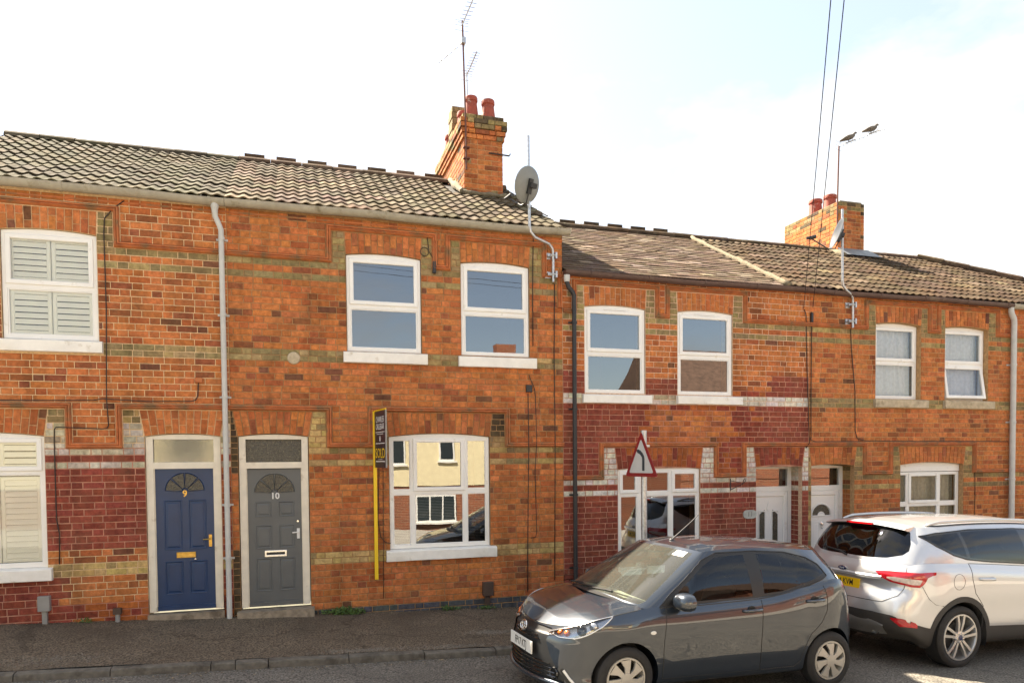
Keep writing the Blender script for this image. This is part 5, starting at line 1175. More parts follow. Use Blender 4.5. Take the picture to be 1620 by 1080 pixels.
tag(mb.build('hanging_basket_bracket', M_BLACKP, None), 'black iron hanging bracket on the white painted band left of the white door', 'bracket')
t = thing('house_number_plaque', 'small grey plaque reading eleven on the maroon wall by the white door', 'plaque', (7.76, -0.02, 1.37))
mb = MB(); n = 28; pts = [(7.76 + 0.135 * math.copysign(abs(math.cos(a)) ** 0.6, math.cos(a)), 1.375 + 0.078 * math.copysign(abs(math.sin(a)) ** 0.75, math.sin(a))) for a in [2 * math.pi * k / n for k in range(n)]]; mb.prism(pts, -0.016, -0.002); mb.build('plate', plain('plaque_grey', (0.42, 0.42, 0.38), 0.6, noise=0.15, scale=20), t)
text_mesh('number', '11', 0.12, Matrix.Translation((7.76, -0.018, 1.375)) @ FACE, M_GREYBOX, t, 0.002, bold=0.002)
# weeds at the foot of the wall
def weed(label, x, s, n):
    mb = MB()
    for k in range(n):
        a = random.uniform(-3.1, 0.05); rr = random.uniform(0.02, 0.26) * s; px, py = x + rr * math.cos(a) * 1.2, -0.03 + 0.4 * rr * math.sin(a) - 0.02; z = zp(px, py) + random.uniform(0.0, 0.11) * s * (1 - rr / 0.4)
        L = random.uniform(0.03, 0.075) * s ** 0.5; az = random.uniform(0, 6.28); el = random.uniform(0.1, 1.1); d = V((math.cos(az) * math.cos(el), math.sin(az) * math.cos(el), math.sin(el))); w = d.orthogonal().normalized() * L * 0.22; p = V((px, py, z))
        mb.poly([p, p + d * L * 0.45 + w, p + d * L, p + d * L * 0.45 - w])
        if k % 5 == 0: mb.tube([(px, py, zp(px, py) - 0.01), p], 0.0025, 4)
    return tag(mb.build('weed', M_LEAF, None), label, 'weed', 'weeds at the wall foot')
weed('widest green weed clump at the wall foot between the grey door and the window', 0.69, 1.0, 260); weed('small green weed under the middle of the white ground floor window sill', 2.27, 0.6, 90)
weed('small green weed below the brown box near the dark car', 2.88, 0.55, 70); weed('tiny green weed at the foot of the maroon wall left of the pipe stub', -2.75, 0.45, 40)
# leaf litter and grit along the wall foot and gutter
mb = MB()
for k in range(900):
    x = random.uniform(-4, 4.5); y = -abs(random.gauss(0, 0.07)) if k % 2 else -2.24 - abs(random.gauss(0, 0.08)); z = (bumpy(x, y) if y > -2.1 else zr(x, y)) + 0.004; s = random.uniform(0.004, 0.016); a = random.uniform(0, 3.14)
    mb.poly([(x + s * math.cos(a + q), y + s * math.sin(a + q), z + random.uniform(0, 0.006)) for q in (0, 1.3, 3.0, 4.4)], 0 if k % 3 else 1)
o = mb.build('litter', [plain('leaf_litter', (0.11, 0.075, 0.045), 0.9, noise=0.4, scale=9), plain('pale_litter', (0.36, 0.27, 0.15), 0.9, noise=0.3, scale=9)]); o['kind'] = 'stuff'; tag(o, 'dry leaf litter and grit along the wall foot and kerb', 'litter')

# overhead telephone wires and their pole behind the viewer
def wire(label, a, b, sag):
    mb = MB(); a, b = V(a), V(b); pts = [a.lerp(b, k / 20) - V((0, 0, sag * 4 * (k / 20) * (1 - k / 20))) for k in range(21)]; mb.tube(pts, 0.0052, 5); return tag(mb.build('overhead_wire', M_WIRE, None), label, 'wire', 'overhead telephone wires')
M_WIRE = plain('wire_sheath', (0.035, 0.035, 0.045), 0.8, spec=0.1)
wire('left one of the two overhead wires crossing the sky at the right', (8.87, -0.03, 5.07), (-0.55, -12.3, 8.55), 0.10)
wire('right one of the two overhead wires crossing the sky at the right', (9.07, -0.03, 5.10), (-0.45, -12.3, 8.75), 0.10)
t = thing('telegraph_pole', 'wooden telegraph pole carrying the overhead wires', 'pole', (-0.5, -12.4, 0))
mb = MB(); mb.tube([(-0.5, -12.4, -0.3), (-0.5, -12.4, 9.0)], 0.12, 12, rs=[0.14, 0.10]); mb.build('pole', plain('creosoted_wood', (0.07, 0.045, 0.03), 0.85, noise=0.3, scale=12), t)

# ------------------------------------------------------------------ houses across the road (they show in the window panes)
M_CREAM = plain('cream_render', (0.76, 0.66, 0.42), 0.9, noise=0.08, scale=5, bump=0.8, bscale=26)
def brickwall_mat():
    m, t, b, N, L = nt('far_brick'); bt = N.new('ShaderNodeTexBrick'); tcn = N.new('ShaderNodeNewGeometry'); mpn = N.new('ShaderNodeMapping'); mpn.inputs['Rotation'].default_value = (R(90), 0, 0)
    L.new(tcn.outputs['Position'], mpn.inputs[0]); L.new(mpn.outputs[0], bt.inputs['Vector']); bt.inputs['Scale'].default_value = 1.0; bt.inputs['Brick Width'].default_value = 0.26; bt.inputs['Row Height'].default_value = 0.09; bt.inputs['Mortar Size'].default_value = 0.006
    bt.inputs[1].default_value = (0.30, 0.085, 0.035, 1); bt.inputs[2].default_value = (0.2, 0.06, 0.03, 1); bt.inputs[3].default_value = (0.35, 0.26, 0.17, 1); L.new(bt.outputs[0], b.inputs['Base Color']); b.inputs['Roughness'].default_value = 0.9; return m
M_FARB = brickwall_mat(); M_FARROOF = plain('far_roof_tiles', (0.11, 0.065, 0.045), 0.9, noise=0.3, scale=5)
def opposite(label, x0, x1, yf, zg, zband, ze, zri, cream, wins):
    t = thing('house', label, 'house', ((x0 + x1) / 2, yf, zg), 'houses across the road')
    d = -7.0; mb = MB(); mb.box(x0, x1, yf + d, yf, zg - 0.5, zband); mb.build('lower_wall', M_FARB, t)
    mb = MB(); mb.box(x0 + 0.01, x1 - 0.01, yf + d, yf + 0.03, zband, ze); up = mb.build('upper_wall', M_CREAM if cream else M_FARB, t)
    mb = MB(); ym = yf + d / 2; mb.v = [(x0 - 0.25, yf + 0.4, ze - 0.08), (x1 + 0.25, yf + 0.4, ze - 0.08), (x1 + 0.25, ym, zri), (x0 - 0.25, ym, zri), (x0 - 0.25, yf + d - 0.4, ze - 0.08), (x1 + 0.25, yf + d - 0.4, ze - 0.08)]
    for q in ((1, 0, 3, 2), (4, 5, 2, 3), (0, 4, 3), (5, 1, 2), (0, 1, 5, 4)): mb.face(q)
    rf = mb.build('roof', M_FARROOF, t)
    mb = MB(); mb.box(x1 - 1.5, x1 - 0.6, ym - 0.3, ym + 0.3, zri - 0.5, zri + 1.1); mb.build('chimney', M_FARB, rf)
    for (a, b, c, e) in wins:
        mb = MB(); mb.box(a, b, yf + 0.02, yf + 0.075, c, e); f = mb.build('window', M_UPVC, t)
        mb = MB(); n = max(1, round((b - a) / 0.6)); w = (b - a - 0.06) / n
        for k in range(n): mb.box(a + 0.06 + w * k, a + w * (k + 1), yf + 0.07, yf + 0.08, c + 0.07, e - 0.07)
        mb.build('pane', M_ROOMG, f); mb = MB(); mb.box(a - 0.08, b + 0.08, yf + 0.02, yf + 0.13, c - 0.07, c); mb.build('sill', M_WPAINT, f)
M_ROOMG = plain('far_glass', (0.03, 0.04, 0.045), 0.08, noise=0.1)
opposite('cream rendered house over brick across the road, seen only in the window panes', 2.4, 10.4, -17.0, -1.0, 1.35, 4.3, 6.5, True, [(5.55, 6.15, 2.35, 3.5), (3.0, 4.2, 2.2, 3.5), (8.0, 9.4, 2.2, 3.5), (4.6, 6.2, -0.1, 1.0), (8.0, 9.4, -0.1, 1.0)])
opposite('brown roofed brick house across the road right of the cream one', 16.4, 26.0, -17.0, -1.0, 1.35, 4.6, 7.7, False, [(17.5, 18.8, 2.2, 3.6), (21.5, 22.9, 2.2, 3.6), (17.5, 19.1, -0.1, 1.0)])
opposite('cream rendered house across the road left of the telegraph pole', -9.5, -1.0, -17.0, -0.7, 1.5, 4.4, 6.6, True, [(-8.0, -6.6, 2.3, 3.6), (-4.4, -3.0, 2.3, 3.6), (-6.0, -4.6, 0.0, 1.1)])

# ------------------------------------------------------------------ cars
import numpy as np
def carpaint(name, c, flake=0.5, rough=0.28):
    m, t, b, N, L = nt(name)
    b.inputs['Base Color'].default_value = rgba(c); b.inputs['Metallic'].default_value = flake; b.inputs['Roughness'].default_value = rough
    b.inputs['Coat Weight'].default_value = 1.0; b.inputs['Coat Roughness'].default_value = 0.02; b.inputs['Coat IOR'].default_value = 1.72
    geo = N.new('ShaderNodeTexCoord'); nz = N.new('ShaderNodeTexNoise'); nz.inputs['Scale'].default_value = 2.2; nz.inputs['Detail'].default_value = 8; L.new(geo.outputs['Object'], nz.inputs['Vector'])
    mr = N.new('ShaderNodeMapRange'); mr.inputs[1].default_value = 0.4; mr.inputs[2].default_value = 0.75; mr.inputs[3].default_value = 0.006; mr.inputs[4].default_value = 0.03; L.new(nz.outputs[0], mr.inputs[0]); L.new(mr.outputs[0], b.inputs['Coat Roughness'])
    return m
M_CGREY = carpaint('paint_dark_grey', (0.018, 0.027, 0.040), 0.5, 0.33)
M_CSILV = carpaint('paint_silver', (0.55, 0.565, 0.58), 0.6, 0.34)
M_CBLK = plain('black_trim', (0.012, 0.012, 0.012), 0.45, noise=0.1); M_CBLKG = plain('gloss_black_trim', (0.006, 0.006, 0.006), 0.08, noise=0.0, coat=0.6)
M_CLAD = plain('grey_cladding', (0.035, 0.033, 0.031), 0.65, noise=0.1, bump=0.1)
M_CGLASS = glassmat('car_glass', (0.42, 0.50, 0.46), 1.1, 0.0); M_CGLASSD = glassmat('privacy_glass', (0.03, 0.03, 0.03), 1.1, 0.0); M_CSCREEN = glassmat('windscreen_glass', (0.80, 0.88, 0.80), 1.1, 0.0, dust=0.06)
M_TYRE = plain('tyre_rubber', (0.018, 0.017, 0.016), 0.8, noise=0.2, scale=20, bump=0.2)
M_TRIM = plain('wheel_trim_silver', (0.42, 0.40, 0.35), 0.4, metal=0.35, noise=0.06); M_ALLOY = plain('alloy_wheel', (0.56, 0.55, 0.53), 0.28, metal=0.75, noise=0.05)
M_SEAT = plain('seat_cloth', (0.03, 0.03, 0.034), 0.9, noise=0.2); M_DASH = plain('dashboard', (0.26, 0.25, 0.21), 0.7, noise=0.3, scale=10)
M_LAMP = glassmat('lamp_lens', (0.88, 0.9, 0.92), 1.6, 0.02); M_LAMPIN = plain('lamp_reflector', (0.45, 0.46, 0.48), 0.25, metal=0.8, noise=0.15, scale=20); M_AMBER = plain('amber_lens', (0.75, 0.16, 0.03), 0.2, noise=0.05, coat=0.5)
M_REDL = plain('red_lens', (0.42, 0.006, 0.012), 0.12, noise=0.25, scale=30, coat=0.8); M_CLEARL = plain('clear_lens', (0.62, 0.52, 0.46), 0.12, noise=0.2, scale=30, coat=0.8)
M_PLW = plain('plate_white', (0.72, 0.71, 0.66), 0.4, noise=0.03); M_PLY = plain('plate_yellow', (0.80, 0.50, 0.01), 0.4, noise=0.03)
M_FBLUE = plain('emblem_blue', (0.01, 0.02, 0.09), 0.2, noise=0.0, coat=0.5)

def hermite(P, d):
    """cubic curve table through P (n,...) with chord lengths d -> function of float index array"""
    n = len(P); m = np.zeros_like(P)
    for i in range(n):
        if 0 < i < n - 1: m[i] = ((P[i] - P[i - 1]) / d[i - 1] * d[i] + (P[i + 1] - P[i]) / d[i] * d[i - 1]) / (d[i - 1] + d[i])
        elif i == 0: m[i] = (P[1] - P[0]) / d[0]
        else: m[i] = (P[-1] - P[-2]) / d[-1]
    return m
class Loft:
    """surface through a net of points C[station, line]; ends of the station direction lie on the centreline"""
    def __init__(s, C, sym=True):
        s.C = np.array(C, float); C = s.C
        s.d = np.maximum(np.linalg.norm(np.diff(C, axis=0), axis=2).mean(axis=1), 1e-4); s.m = hermite(C, s.d)
        if sym:
            for i, j in ((0, 1), (-1, -2)):
                s.m[i] = 0; s.m[i][:, 1] = (C[1][:, 1] - C[0][:, 1]) / s.d[0] if i == 0 else (C[-1][:, 1] - C[-2][:, 1]) / s.d[-1]
        s.e = np.maximum(np.linalg.norm(np.diff(C, axis=1), axis=2).mean(axis=0), 1e-4)
    def ev(s, S, Vv):
        S = np.clip(np.asarray(S, float), 0, len(s.C) - 1 - 1e-9); i = S.astype(int); t = (S - i)[:, None, None]; d = s.d[i][:, None, None]
        h = s.C[i] * (2 * t ** 3 - 3 * t ** 2 + 1) + s.m[i] * d * (t ** 3 - 2 * t ** 2 + t) + s.C[i + 1] * (-2 * t ** 3 + 3 * t ** 2) + s.m[i + 1] * d * (t ** 3 - t ** 2)     # (n,K,3)
        K = h.shape[1]; Vv = np.clip(np.asarray(Vv, float), 0, K - 1 - 1e-9); j = Vv.astype(int); u = (Vv - j)[:, None]; r = np.arange(len(S))
        P = lambda k: h[r, np.clip(k, 0, K - 1)]
        e = s.e; ej = e[j][:, None]; e0 = e[np.clip(j - 1, 0, K - 2)][:, None]; e2 = e[np.clip(j + 1, 0, K - 2)][:, None]
        p0, p1, p2, p3 = P(j - 1), P(j), P(j + 1), P(j + 2)
        m1 = np.where((j > 0)[:, None], ((p1 - p0) / e0 * ej + (p2 - p1) / ej * e0) / (e0 + ej), (p2 - p1) / ej); m2 = np.where((j < K - 2)[:, None], ((p2 - p1) / ej * e2 + (p3 - p2) / e2 * ej) / (e2 + ej), (p2 - p1) / ej)
        return p1 * (2 * u ** 3 - 3 * u ** 2 + 1) + m1 * ej * (u ** 3 - 2 * u ** 2 + u) + p2 * (-2 * u ** 3 + 3 * u ** 2) + m2 * ej * (u ** 3 - u ** 2)
class House_: pass
class Glass_:
    """upper structure: straight from base ring to top ring with a slight outward bulge; v in 0..1"""
    def __init__(s, base, top, bulge):
        s.L = Loft(np.stack([np.array(base, float), np.array(top, float)], axis=1)); s.b = bulge
    def ev(s, S, Vv):
        Vv = np.clip(np.asarray(Vv, float), 0, 1); S = np.asarray(S, float)
        p = s.L.ev(S, np.zeros_like(Vv) + 0.0); q = s.L.ev(S, np.ones_like(Vv) * 1.0)
        r = p + (q - p) * Vv[:, None]; n = np.zeros_like(r); dS = s.L.ev(np.clip(S + 0.02, 0, 99), Vv * 0) - s.L.ev(np.clip(S - 0.02, 0, 99), Vv * 0)
        n[:, 0] = -dS[:, 1]; n[:, 1] = dS[:, 0]; ln = np.linalg.norm(n, axis=1)[:, None] + 1e-9; n = n / ln
        return r + n * (s.b * np.sin(np.pi * Vv))[:, None]
class Cap_:
    """lid between an edge curve (function of s) and the centreline; v 0 edge .. 1 centre"""
    def __init__(s, edge, crown_x, crown_z, power=2.2): s.edge = edge; s.cx = crown_x; s.cz = crown_z; s.pw = power
    def ev(s, S, Vv):
        E = s.edge(np.asarray(S, float)); Vv = np.clip(np.asarray(Vv, float), 0, 1); zc = np.interp(E[:, 0], s.cx, s.cz)
        out = E.copy(); out[:, 1] = E[:, 1] * (1 - Vv); out[:, 2] = E[:, 2] + (zc - E[:, 2]) * (1 - (1 - Vv) ** s.pw); return out
def chaikin(P, n=2):
    for _ in range(n):
        Q = []
        for i in range(len(P)):
            a, b = np.array(P[i], float), np.array(P[(i + 1) % len(P)], float); Q += [a * 0.75 + b * 0.25, a * 0.25 + b * 0.75]
        P = Q
    return [tuple(p) for p in P]
class Skin:
    """dense half surface cut into named parts along curves in (s, v)"""
    def __init__(s, f, s0, s1, ns, v0, v1, nv, flip=False):
        s.f = f; s.S = np.linspace(s0, s1, ns + 1); s.V = np.linspace(v0, v1, nv + 1); s.ns, s.nv = ns, nv; s.flip = flip
        g = np.meshgrid(s.S, s.V, indexing='ij'); s.gs, s.gv = g[0].ravel().copy(), g[1].ravel().copy(); s.P = f.ev(s.gs, s.gv)
        s.part = np.zeros((ns, nv), int); s.names = ['body']; s.dS = (s1 - s0) / ns; s.dV = (v1 - v0) / nv
        s.lines = {}
    def find(s, pts, axes=(0, 2)):
        out = []
        for p in pts:
            d = (s.P0[:, axes[0]] - p[0]) ** 2 + (s.P0[:, axes[1]] - p[1]) ** 2; k = int(np.argmin(d)); a, b = s.gs0[k], s.gv0[k]
            for h in (0.5, 0.25, 0.125):                                # refine
                A = np.array([a + i * h * s.dS for i in (-1, 0, 1) for j in (-1, 0, 1)]); B = np.array([b + j * h * s.dV for i in (-1, 0, 1) for j in (-1, 0, 1)]); Q = s.f.ev(np.clip(A, s.S[0], s.S[-1]), np.clip(B, s.V[0], s.V[-1]))
                k = int(np.argmin((Q[:, axes[0]] - p[0]) ** 2 + (Q[:, axes[1]] - p[1]) ** 2)); a, b = A[k], B[k]
            out.append((a, b))
        return out
    def region(s, name, pts, axes=(0, 2), sv=False, smooth=0, dens=0.02, only=None):
        if not hasattr(s, 'P0'): s.P0, s.gs0, s.gv0 = s.P.copy(), s.gs.copy(), s.gv.copy()
        if smooth: pts = chaikin(pts, smooth)
        D = []
        for i in range(len(pts)):
            a, b = np.array(pts[i], float), np.array(pts[(i + 1) % len(pts)], float); L = np.linalg.norm(b - a); n = max(1, int(L / (dens if not sv else 0.1)))
            D += [tuple(a + (b - a) * k / n) for k in range(n)]
        poly = np.array(D if sv else s.find(D, axes)); 
        if name not in s.names: s.names.append(name)
        idx = s.names.index(name)
        cs = (s.gs.reshape(s.ns + 1, s.nv + 1)); cv = s.gv.reshape(s.ns + 1, s.nv + 1)
        fs = (cs[:-1, :-1] + cs[1:, :-1] + cs[:-1, 1:] + cs[1:, 1:]) / 4; fv = (cv[:-1, :-1] + cv[1:, :-1] + cv[:-1, 1:] + cv[1:, 1:]) / 4
        ins = np.zeros_like(fs, bool); n = len(poly)
        for i in range(n):
            (x0, y0), (x1, y1) = poly[i], poly[(i + 1) % n]
            if y0 == y1: continue
            c = ((y0 > fv) != (y1 > fv)) & (fs < (x1 - x0) * (fv - y0) / (y1 - y0) + x0); ins ^= c
        if only is not None: ins &= np.isin(s.part, [s.names.index(o) for o in only])
        s.part[ins] = idx
        # snap the border vertices on to the curve
        pad = np.zeros((s.ns + 2, s.nv + 2), int); pad[1:-1, 1:-1] = ins; pad[0] = pad[1]; pad[-1] = pad[-2]; pad[:, 0] = pad[:, 1]; pad[:, -1] = pad[:, -2]
        q = pad[:-1, :-1] + pad[1:, :-1] + pad[:-1, 1:] + pad[1:, 1:]; bd = np.argwhere((q > 0) & (q < 4))
        A = poly; B = np.roll(poly, -1, axis=0); w = np.array([1 / s.dS, 1 / s.dV]); Aw, Bw = A * w, B * w; dd = Bw - Aw; L2 = (dd ** 2).sum(1) + 1e-12
        for (i, j) in bd:
            k = i * (s.nv + 1) + j; p = np.array([s.gs[k], s.gv[k]]) * w; t = np.clip(((p - Aw) * dd).sum(1) / L2, 0, 1); c = Aw + dd * t[:, None]; m = int(np.argmin(((c - p) ** 2).sum(1)))
            if np.linalg.norm(c[m] - p) < 1.3:
                ns_, nv_ = c[m] / w
                if i in (0, s.ns): ns_ = s.gs[k]
                if j in (0, s.nv): nv_ = s.gv[k]
                s.gs[k], s.gv[k] = ns_, nv_
        s.P = s.f.ev(s.gs, s.gv)
        s.lines[name] = s.f.ev(poly[:, 0], poly[:, 1])
        return poly
    def faces(s, name):
        i = s.names.index(name); return np.argwhere(s.part == i)
    def add(s, mb, name, sides=(1, -1), mat=0, off=0.0):
        F = s.faces(name); w = s.nv + 1
        N = None
        if off:
            G = s.P.reshape(s.ns + 1, w, 3); a = np.gradient(G, axis=0); b = np.gradient(G, axis=1); N = np.cross(a, b); N /= np.linalg.norm(N, axis=2)[:, :, None] + 1e-9; N = N.reshape(-1, 3)
        for sg in sides:
            ids = {}
            for (i, j) in F:
                q = [i * w + j, (i + 1) * w + j, (i + 1) * w + j + 1, i * w + j + 1]; r = []
                for k in q:
                    if k not in ids:
                        p = s.P[k] + (N[k] * off * (1 if not s.flip else -1) if off else 0); ids[k] = mb.vert((p[0], p[1] * sg, p[2]))
                    r.append(ids[k])
                if len(set(r)) < 3: continue
                if (sg == 1) == s.flip: r = r[::-1]
                mb.face(r, mat)
def seam(mb, P, r=0.004, sg=1, closed=True, mat=0, keep=None):
    pts = [V((p[0], p[1] * sg, p[2])) for p in P]; out = []
    for p in pts:
        if not out or (p - out[-1]).length > 0.006: out.append(p)
    if closed: out.append(out[0])
    run = []
    for p in out + [None]:
        if p is not None and (keep is None or keep(p)): run.append(p)
        else:
            if len(run) > 2: mb.tube(run, r, 5, mat)
            run = []
def fixnormals(o):
    bm = bmesh.new(); bm.from_mesh(o.data); bmesh.ops.remove_doubles(bm, verts=bm.verts, dist=0.0004); bmesh.ops.recalc_face_normals(bm, faces=bm.faces); bm.to_mesh(o.data); bm.free(); o.data.polygons.foreach_set('use_smooth', [True] * len(o.data.polygons)); o.data.set_sharp_from_angle(angle=R(38)); o.data.update()
def carpart(name, root, mats, fill, parent=None, smooth=True):
    mb = MB(); fill(mb)
    o = mb.build(name, mats, parent or root)
    if smooth: fixnormals(o)
    return o
def wheel(root, x, y, r, width, rim_r, kind, side):
    """wheel in the car's frame; side +1 faces +y"""
    M = Matrix.Translation((x, y, r)) @ Matrix.Rotation(R(-90) * side, 4, 'X')          # local z outwards
    w = bpy.data.objects.new('wheel', None); col.objects.link(w); w.parent = root; w.matrix_basis = M; w.empty_display_size = 0.1
    I = Matrix.Identity(4); hw = width / 2
    mb = MB(); mb.lathe([(rim_r - 0.012, -hw + 0.02), (rim_r + 0.01, -hw), (r - 0.025, -hw), (r - 0.004, -hw + 0.025), (r, -hw + 0.05), (r, hw - 0.05), (r - 0.004, hw - 0.025), (r - 0.028, hw - 0.004), (r - 0.05, hw), (rim_r + 0.012, hw - 0.002), (rim_r, hw - 0.012), (rim_r - 0.012, hw - 0.03)], I, 48); mb.build('tyre', M_TYRE, w, smooth=35)
    mb = MB()
    mb.lathe([(rim_r - 0.002, hw - 0.014), (rim_r - 0.006, hw - 0.006), (rim_r - 0.02, hw - 0.006), (rim_r - 0.03, hw - 0.03), (rim_r - 0.035, -hw + 0.05)], I, 48)
    if kind == 'trim':
        n = 7
        for k in range(n):
            a = 2 * math.pi * k / n + 0.15
            def pt(rr, da, z): return V((rr * math.cos(a + da), rr * math.sin(a + da), z))
            ro = rim_r - 0.02; sk = 0.10                            # swept trapezoid spoke
            P = [pt(0.05, -0.42, hw + 0.004), pt(0.05, 0.42, hw + 0.004), pt(ro * 0.6, 0.24 + sk * 0.5, hw + 0.006), pt(ro, 0.33 + sk, hw - 0.004), pt(ro, -0.26 + sk, hw - 0.004), pt(ro * 0.6, -0.28 + sk * 0.5, hw + 0.003)]
            ids = [mb.vert(p) for p in P]; lo = [mb.vert(p - V((0, 0, 0.02))) for p in P]; mb.face(ids)
            for q in range(6): z = (q + 1) % 6; mb.face((ids[z], ids[q], lo[q], lo[z]))
        mb.lathe([(0.062, hw - 0.004), (0.058, hw + 0.008), (0.03, hw + 0.011), (0.001, hw + 0.012)], I, 24)
        rim = mb.build('rim', M_TRIM, w, smooth=25)
    else:
        n = 5
        for k in range(n):
            for e in (-1, 1):
                a = 2 * math.pi * k / n + 0.3; ro = rim_r - 0.015
                def pt(rr, off, z): return V((rr * math.cos(a) - off * math.sin(a), rr * math.sin(a) + off * math.cos(a), z))
                o0, o1, o2 = e * 0.018, e * 0.032, e * 0.052; wd = 0.014
                P = [pt(0.055, o0 - wd, hw - 0.02), pt(0.055, o0 + wd, hw - 0.02), pt(ro * 0.62, o1 + wd * 1.1, hw - 0.006), pt(ro, o2 + wd * 1.35, hw - 0.008), pt(ro, o2 - wd * 1.0, hw - 0.008), pt(ro * 0.62, o1 - wd * 1.0, hw - 0.006)]
                ids = [mb.vert(p) for p in P]; lo = [mb.vert(p - V((0, 0, 0.03))) for p in P]; mb.face(ids)
                for q in range(6): z = (q + 1) % 6; mb.face((ids[z], ids[q], lo[q], lo[z]))
        mb.lathe([(0.075, hw - 0.05), (0.07, hw - 0.018), (0.036, hw - 0.014), (0.034, hw - 0.008), (0.001, hw - 0.006)], I, 24)
        rim = mb.build('rim', M_ALLOY, w, smooth=25)
    mb = MB(); mb.lathe([(rim_r - 0.03, -hw + 0.06), (0.001, -hw + 0.07)], I, 24); mb.lathe([(rim_r * 0.62, hw - 0.08), (rim_r * 0.60, hw - 0.07), (0.001, hw - 0.065)], I, 24); mb.build('brake_disc', M_CBLK, w)
    if kind == 'alloy':
        mb = MB(); mb.lathe([(0.03, hw - 0.006), (0.028, hw - 0.003), (0.001, hw - 0.002)], I, 20); mb.build('centre_cap', M_FBLUE, w)
        for k in range(5):
            a = 2 * math.pi * k / 5 + 0.3 + 0.63; mb = MB(); mb.lathe([(0.011, 0), (0.011, 0.012), (0.001, 0.014)], Matrix.Translation((0.054 * math.cos(a), 0.054 * math.sin(a), hw - 0.02)), 8); mb.build('wheel_nut', M_CHROME, w)
    return w
def numplate(root, text, M, mat, w=0.52, h=0.112):
    """M: local x right, y up, z out"""
    mb = MB(); mb.box(-w / 2, w / 2, -h / 2, h / 2, -0.012, 0.0); mb.v = [tuple(M @ V(v)) for v in mb.v]; p = mb.build('number_plate', mat, root)
    text_mesh('registration', text, 0.100, M @ Matrix.Translation((0, -0.002, 0.001)), M_TXTK, p, 0.0006, sx=0.76, bold=0.0006); return p
def arch_flange(mb, loft, cx, cz, Rr, sg, zmin, depth=0.07, mat=0, band=None):
    """turned-in lip round a wheel opening"""
    pts = []
    for k in range(0, 49):
        a = -0.35 + (math.pi + 0.7) * k / 48; x, z = cx + Rr * math.cos(a), cz + Rr * math.sin(a)
        if z < zmin: continue
        pts.append((x, z))
    sv = loft.find(pts); P = loft.f.ev(np.array([q[0] for q in sv]), np.array([q[1] for q in sv]))
    a = [mb.vert((p[0], p[1] * sg, p[2])) for p in P]; b = [mb.vert((p[0], (p[1] - depth) * sg, p[2])) for p in P]
    for i in range(len(a) - 1): mb.face((a[i], a[i + 1], b[i + 1], b[i]), mat)
def well(mb, cx, cz, Rr, y0, y1, sg):
    n = 28; A = []; 
    for k in range(n + 1):
        a = -0.3 + (math.pi + 0.6) * k / n; A.append((mb.vert((cx + Rr * math.cos(a), y0 * sg, cz + Rr * math.sin(a))), mb.vert((cx + Rr * math.cos(a), y1 * sg, cz + Rr * math.sin(a)))))
    for p, q in zip(A[:-1], A[1:]): mb.face((p[0], q[0], q[1], p[1]))
    mb.face([p[1] for p in A])
def interior(root, xd, belt, floor, hw, rows, wheel_y, seat_h=0.62, tall=1.0):
    g = bpy.data.objects.new('interior', None); col.objects.link(g); g.parent = root
    mb = MB(); mb.box(rows[-1] - 0.5, xd + 0.2, -hw + 0.04, hw - 0.04, floor - 0.04, floor); mb.build('floor', M_CBLK, g)
    mb = MB(); n = 12; A = []
    for k in range(n + 1):
        y = -hw + 0.06 + (2 * hw - 0.12) * k / n; A.append([mb.vert(p) for p in ((xd + 0.42, y, belt - 0.03), (xd + 0.12, y, belt + 0.0 + 0.015 * math.cos(y * 5)), (xd, y, belt - 0.04), (xd - 0.03, y, belt - 0.14), (xd + 0.1, y, floor + 0.2))])
    for a, b in zip(A[:-1], A[1:]):
        for q in range(4): mb.face((a[q], b[q], b[q + 1], a[q + 1]))
    mb.build('dashboard', M_DASH, g, smooth=50)
    for x in rows:
        for y in (-hw * 0.46, hw * 0.46):
            mb = MB(); sw = 0.235
            mb.tube([(x + 0.28, y, floor + 0.20), (x + 0.05, y, floor + 0.22), (x - 0.18, y, floor + 0.20)], 0.2, 12, rs=[0.12, 0.16, 0.13])
            b0 = len(mb.v); mb.tube([(x - 0.16, y, floor + 0.2), (x - 0.22, y, floor + 0.45 * tall), (x - 0.28, y, floor + 0.70 * tall), (x - 0.30, y, floor + 0.76 * tall)], 0.2, 12, rs=[0.2, 0.23, 0.21, 0.12])
            for k in range(b0, len(mb.v)): v = mb.v[k]; cx_ = x - 0.17 - (v[2] - floor - 0.2) * 0.24; mb.v[k] = (cx_ + (v[0] - cx_) * 0.42, v[1], v[2])
            b0 = len(mb.v); mb.tube([(x - 0.31, y, floor + 0.79 * tall), (x - 0.325, y, floor + 0.86 * tall), (x - 0.335, y, floor + 0.95 * tall)], 0.1, 12, rs=[0.10, 0.125, 0.07])
            for k in range(b0, len(mb.v)): v = mb.v[k]; mb.v[k] = (x - 0.32 + (v[0] - (x - 0.32)) * 0.5, v[1], v[2])
            mb.build('seat', M_SEAT, g, smooth='all')
    mb = MB(); n = 24; c = V((xd - 0.13, wheel_y, belt - 0.02)); ax = V((-0.9, 0, 0.43)).normalized(); u = V((0, 1, 0)); w_ = ax.cross(u)
    mb.tube([c + (u * math.cos(2 * math.pi * k / n) + w_ * math.sin(2 * math.pi * k / n)) * 0.18 for k in range(n + 1)], 0.015, 8); mb.tube([c + u * 0.17, c, c - u * 0.17], 0.022, 6); mb.tube([c, c - w_ * 0.17], 0.022, 6); mb.tube([c, c - ax * 0.25], 0.03, 8); mb.build('steering_wheel', M_CBLK, g)
    return g

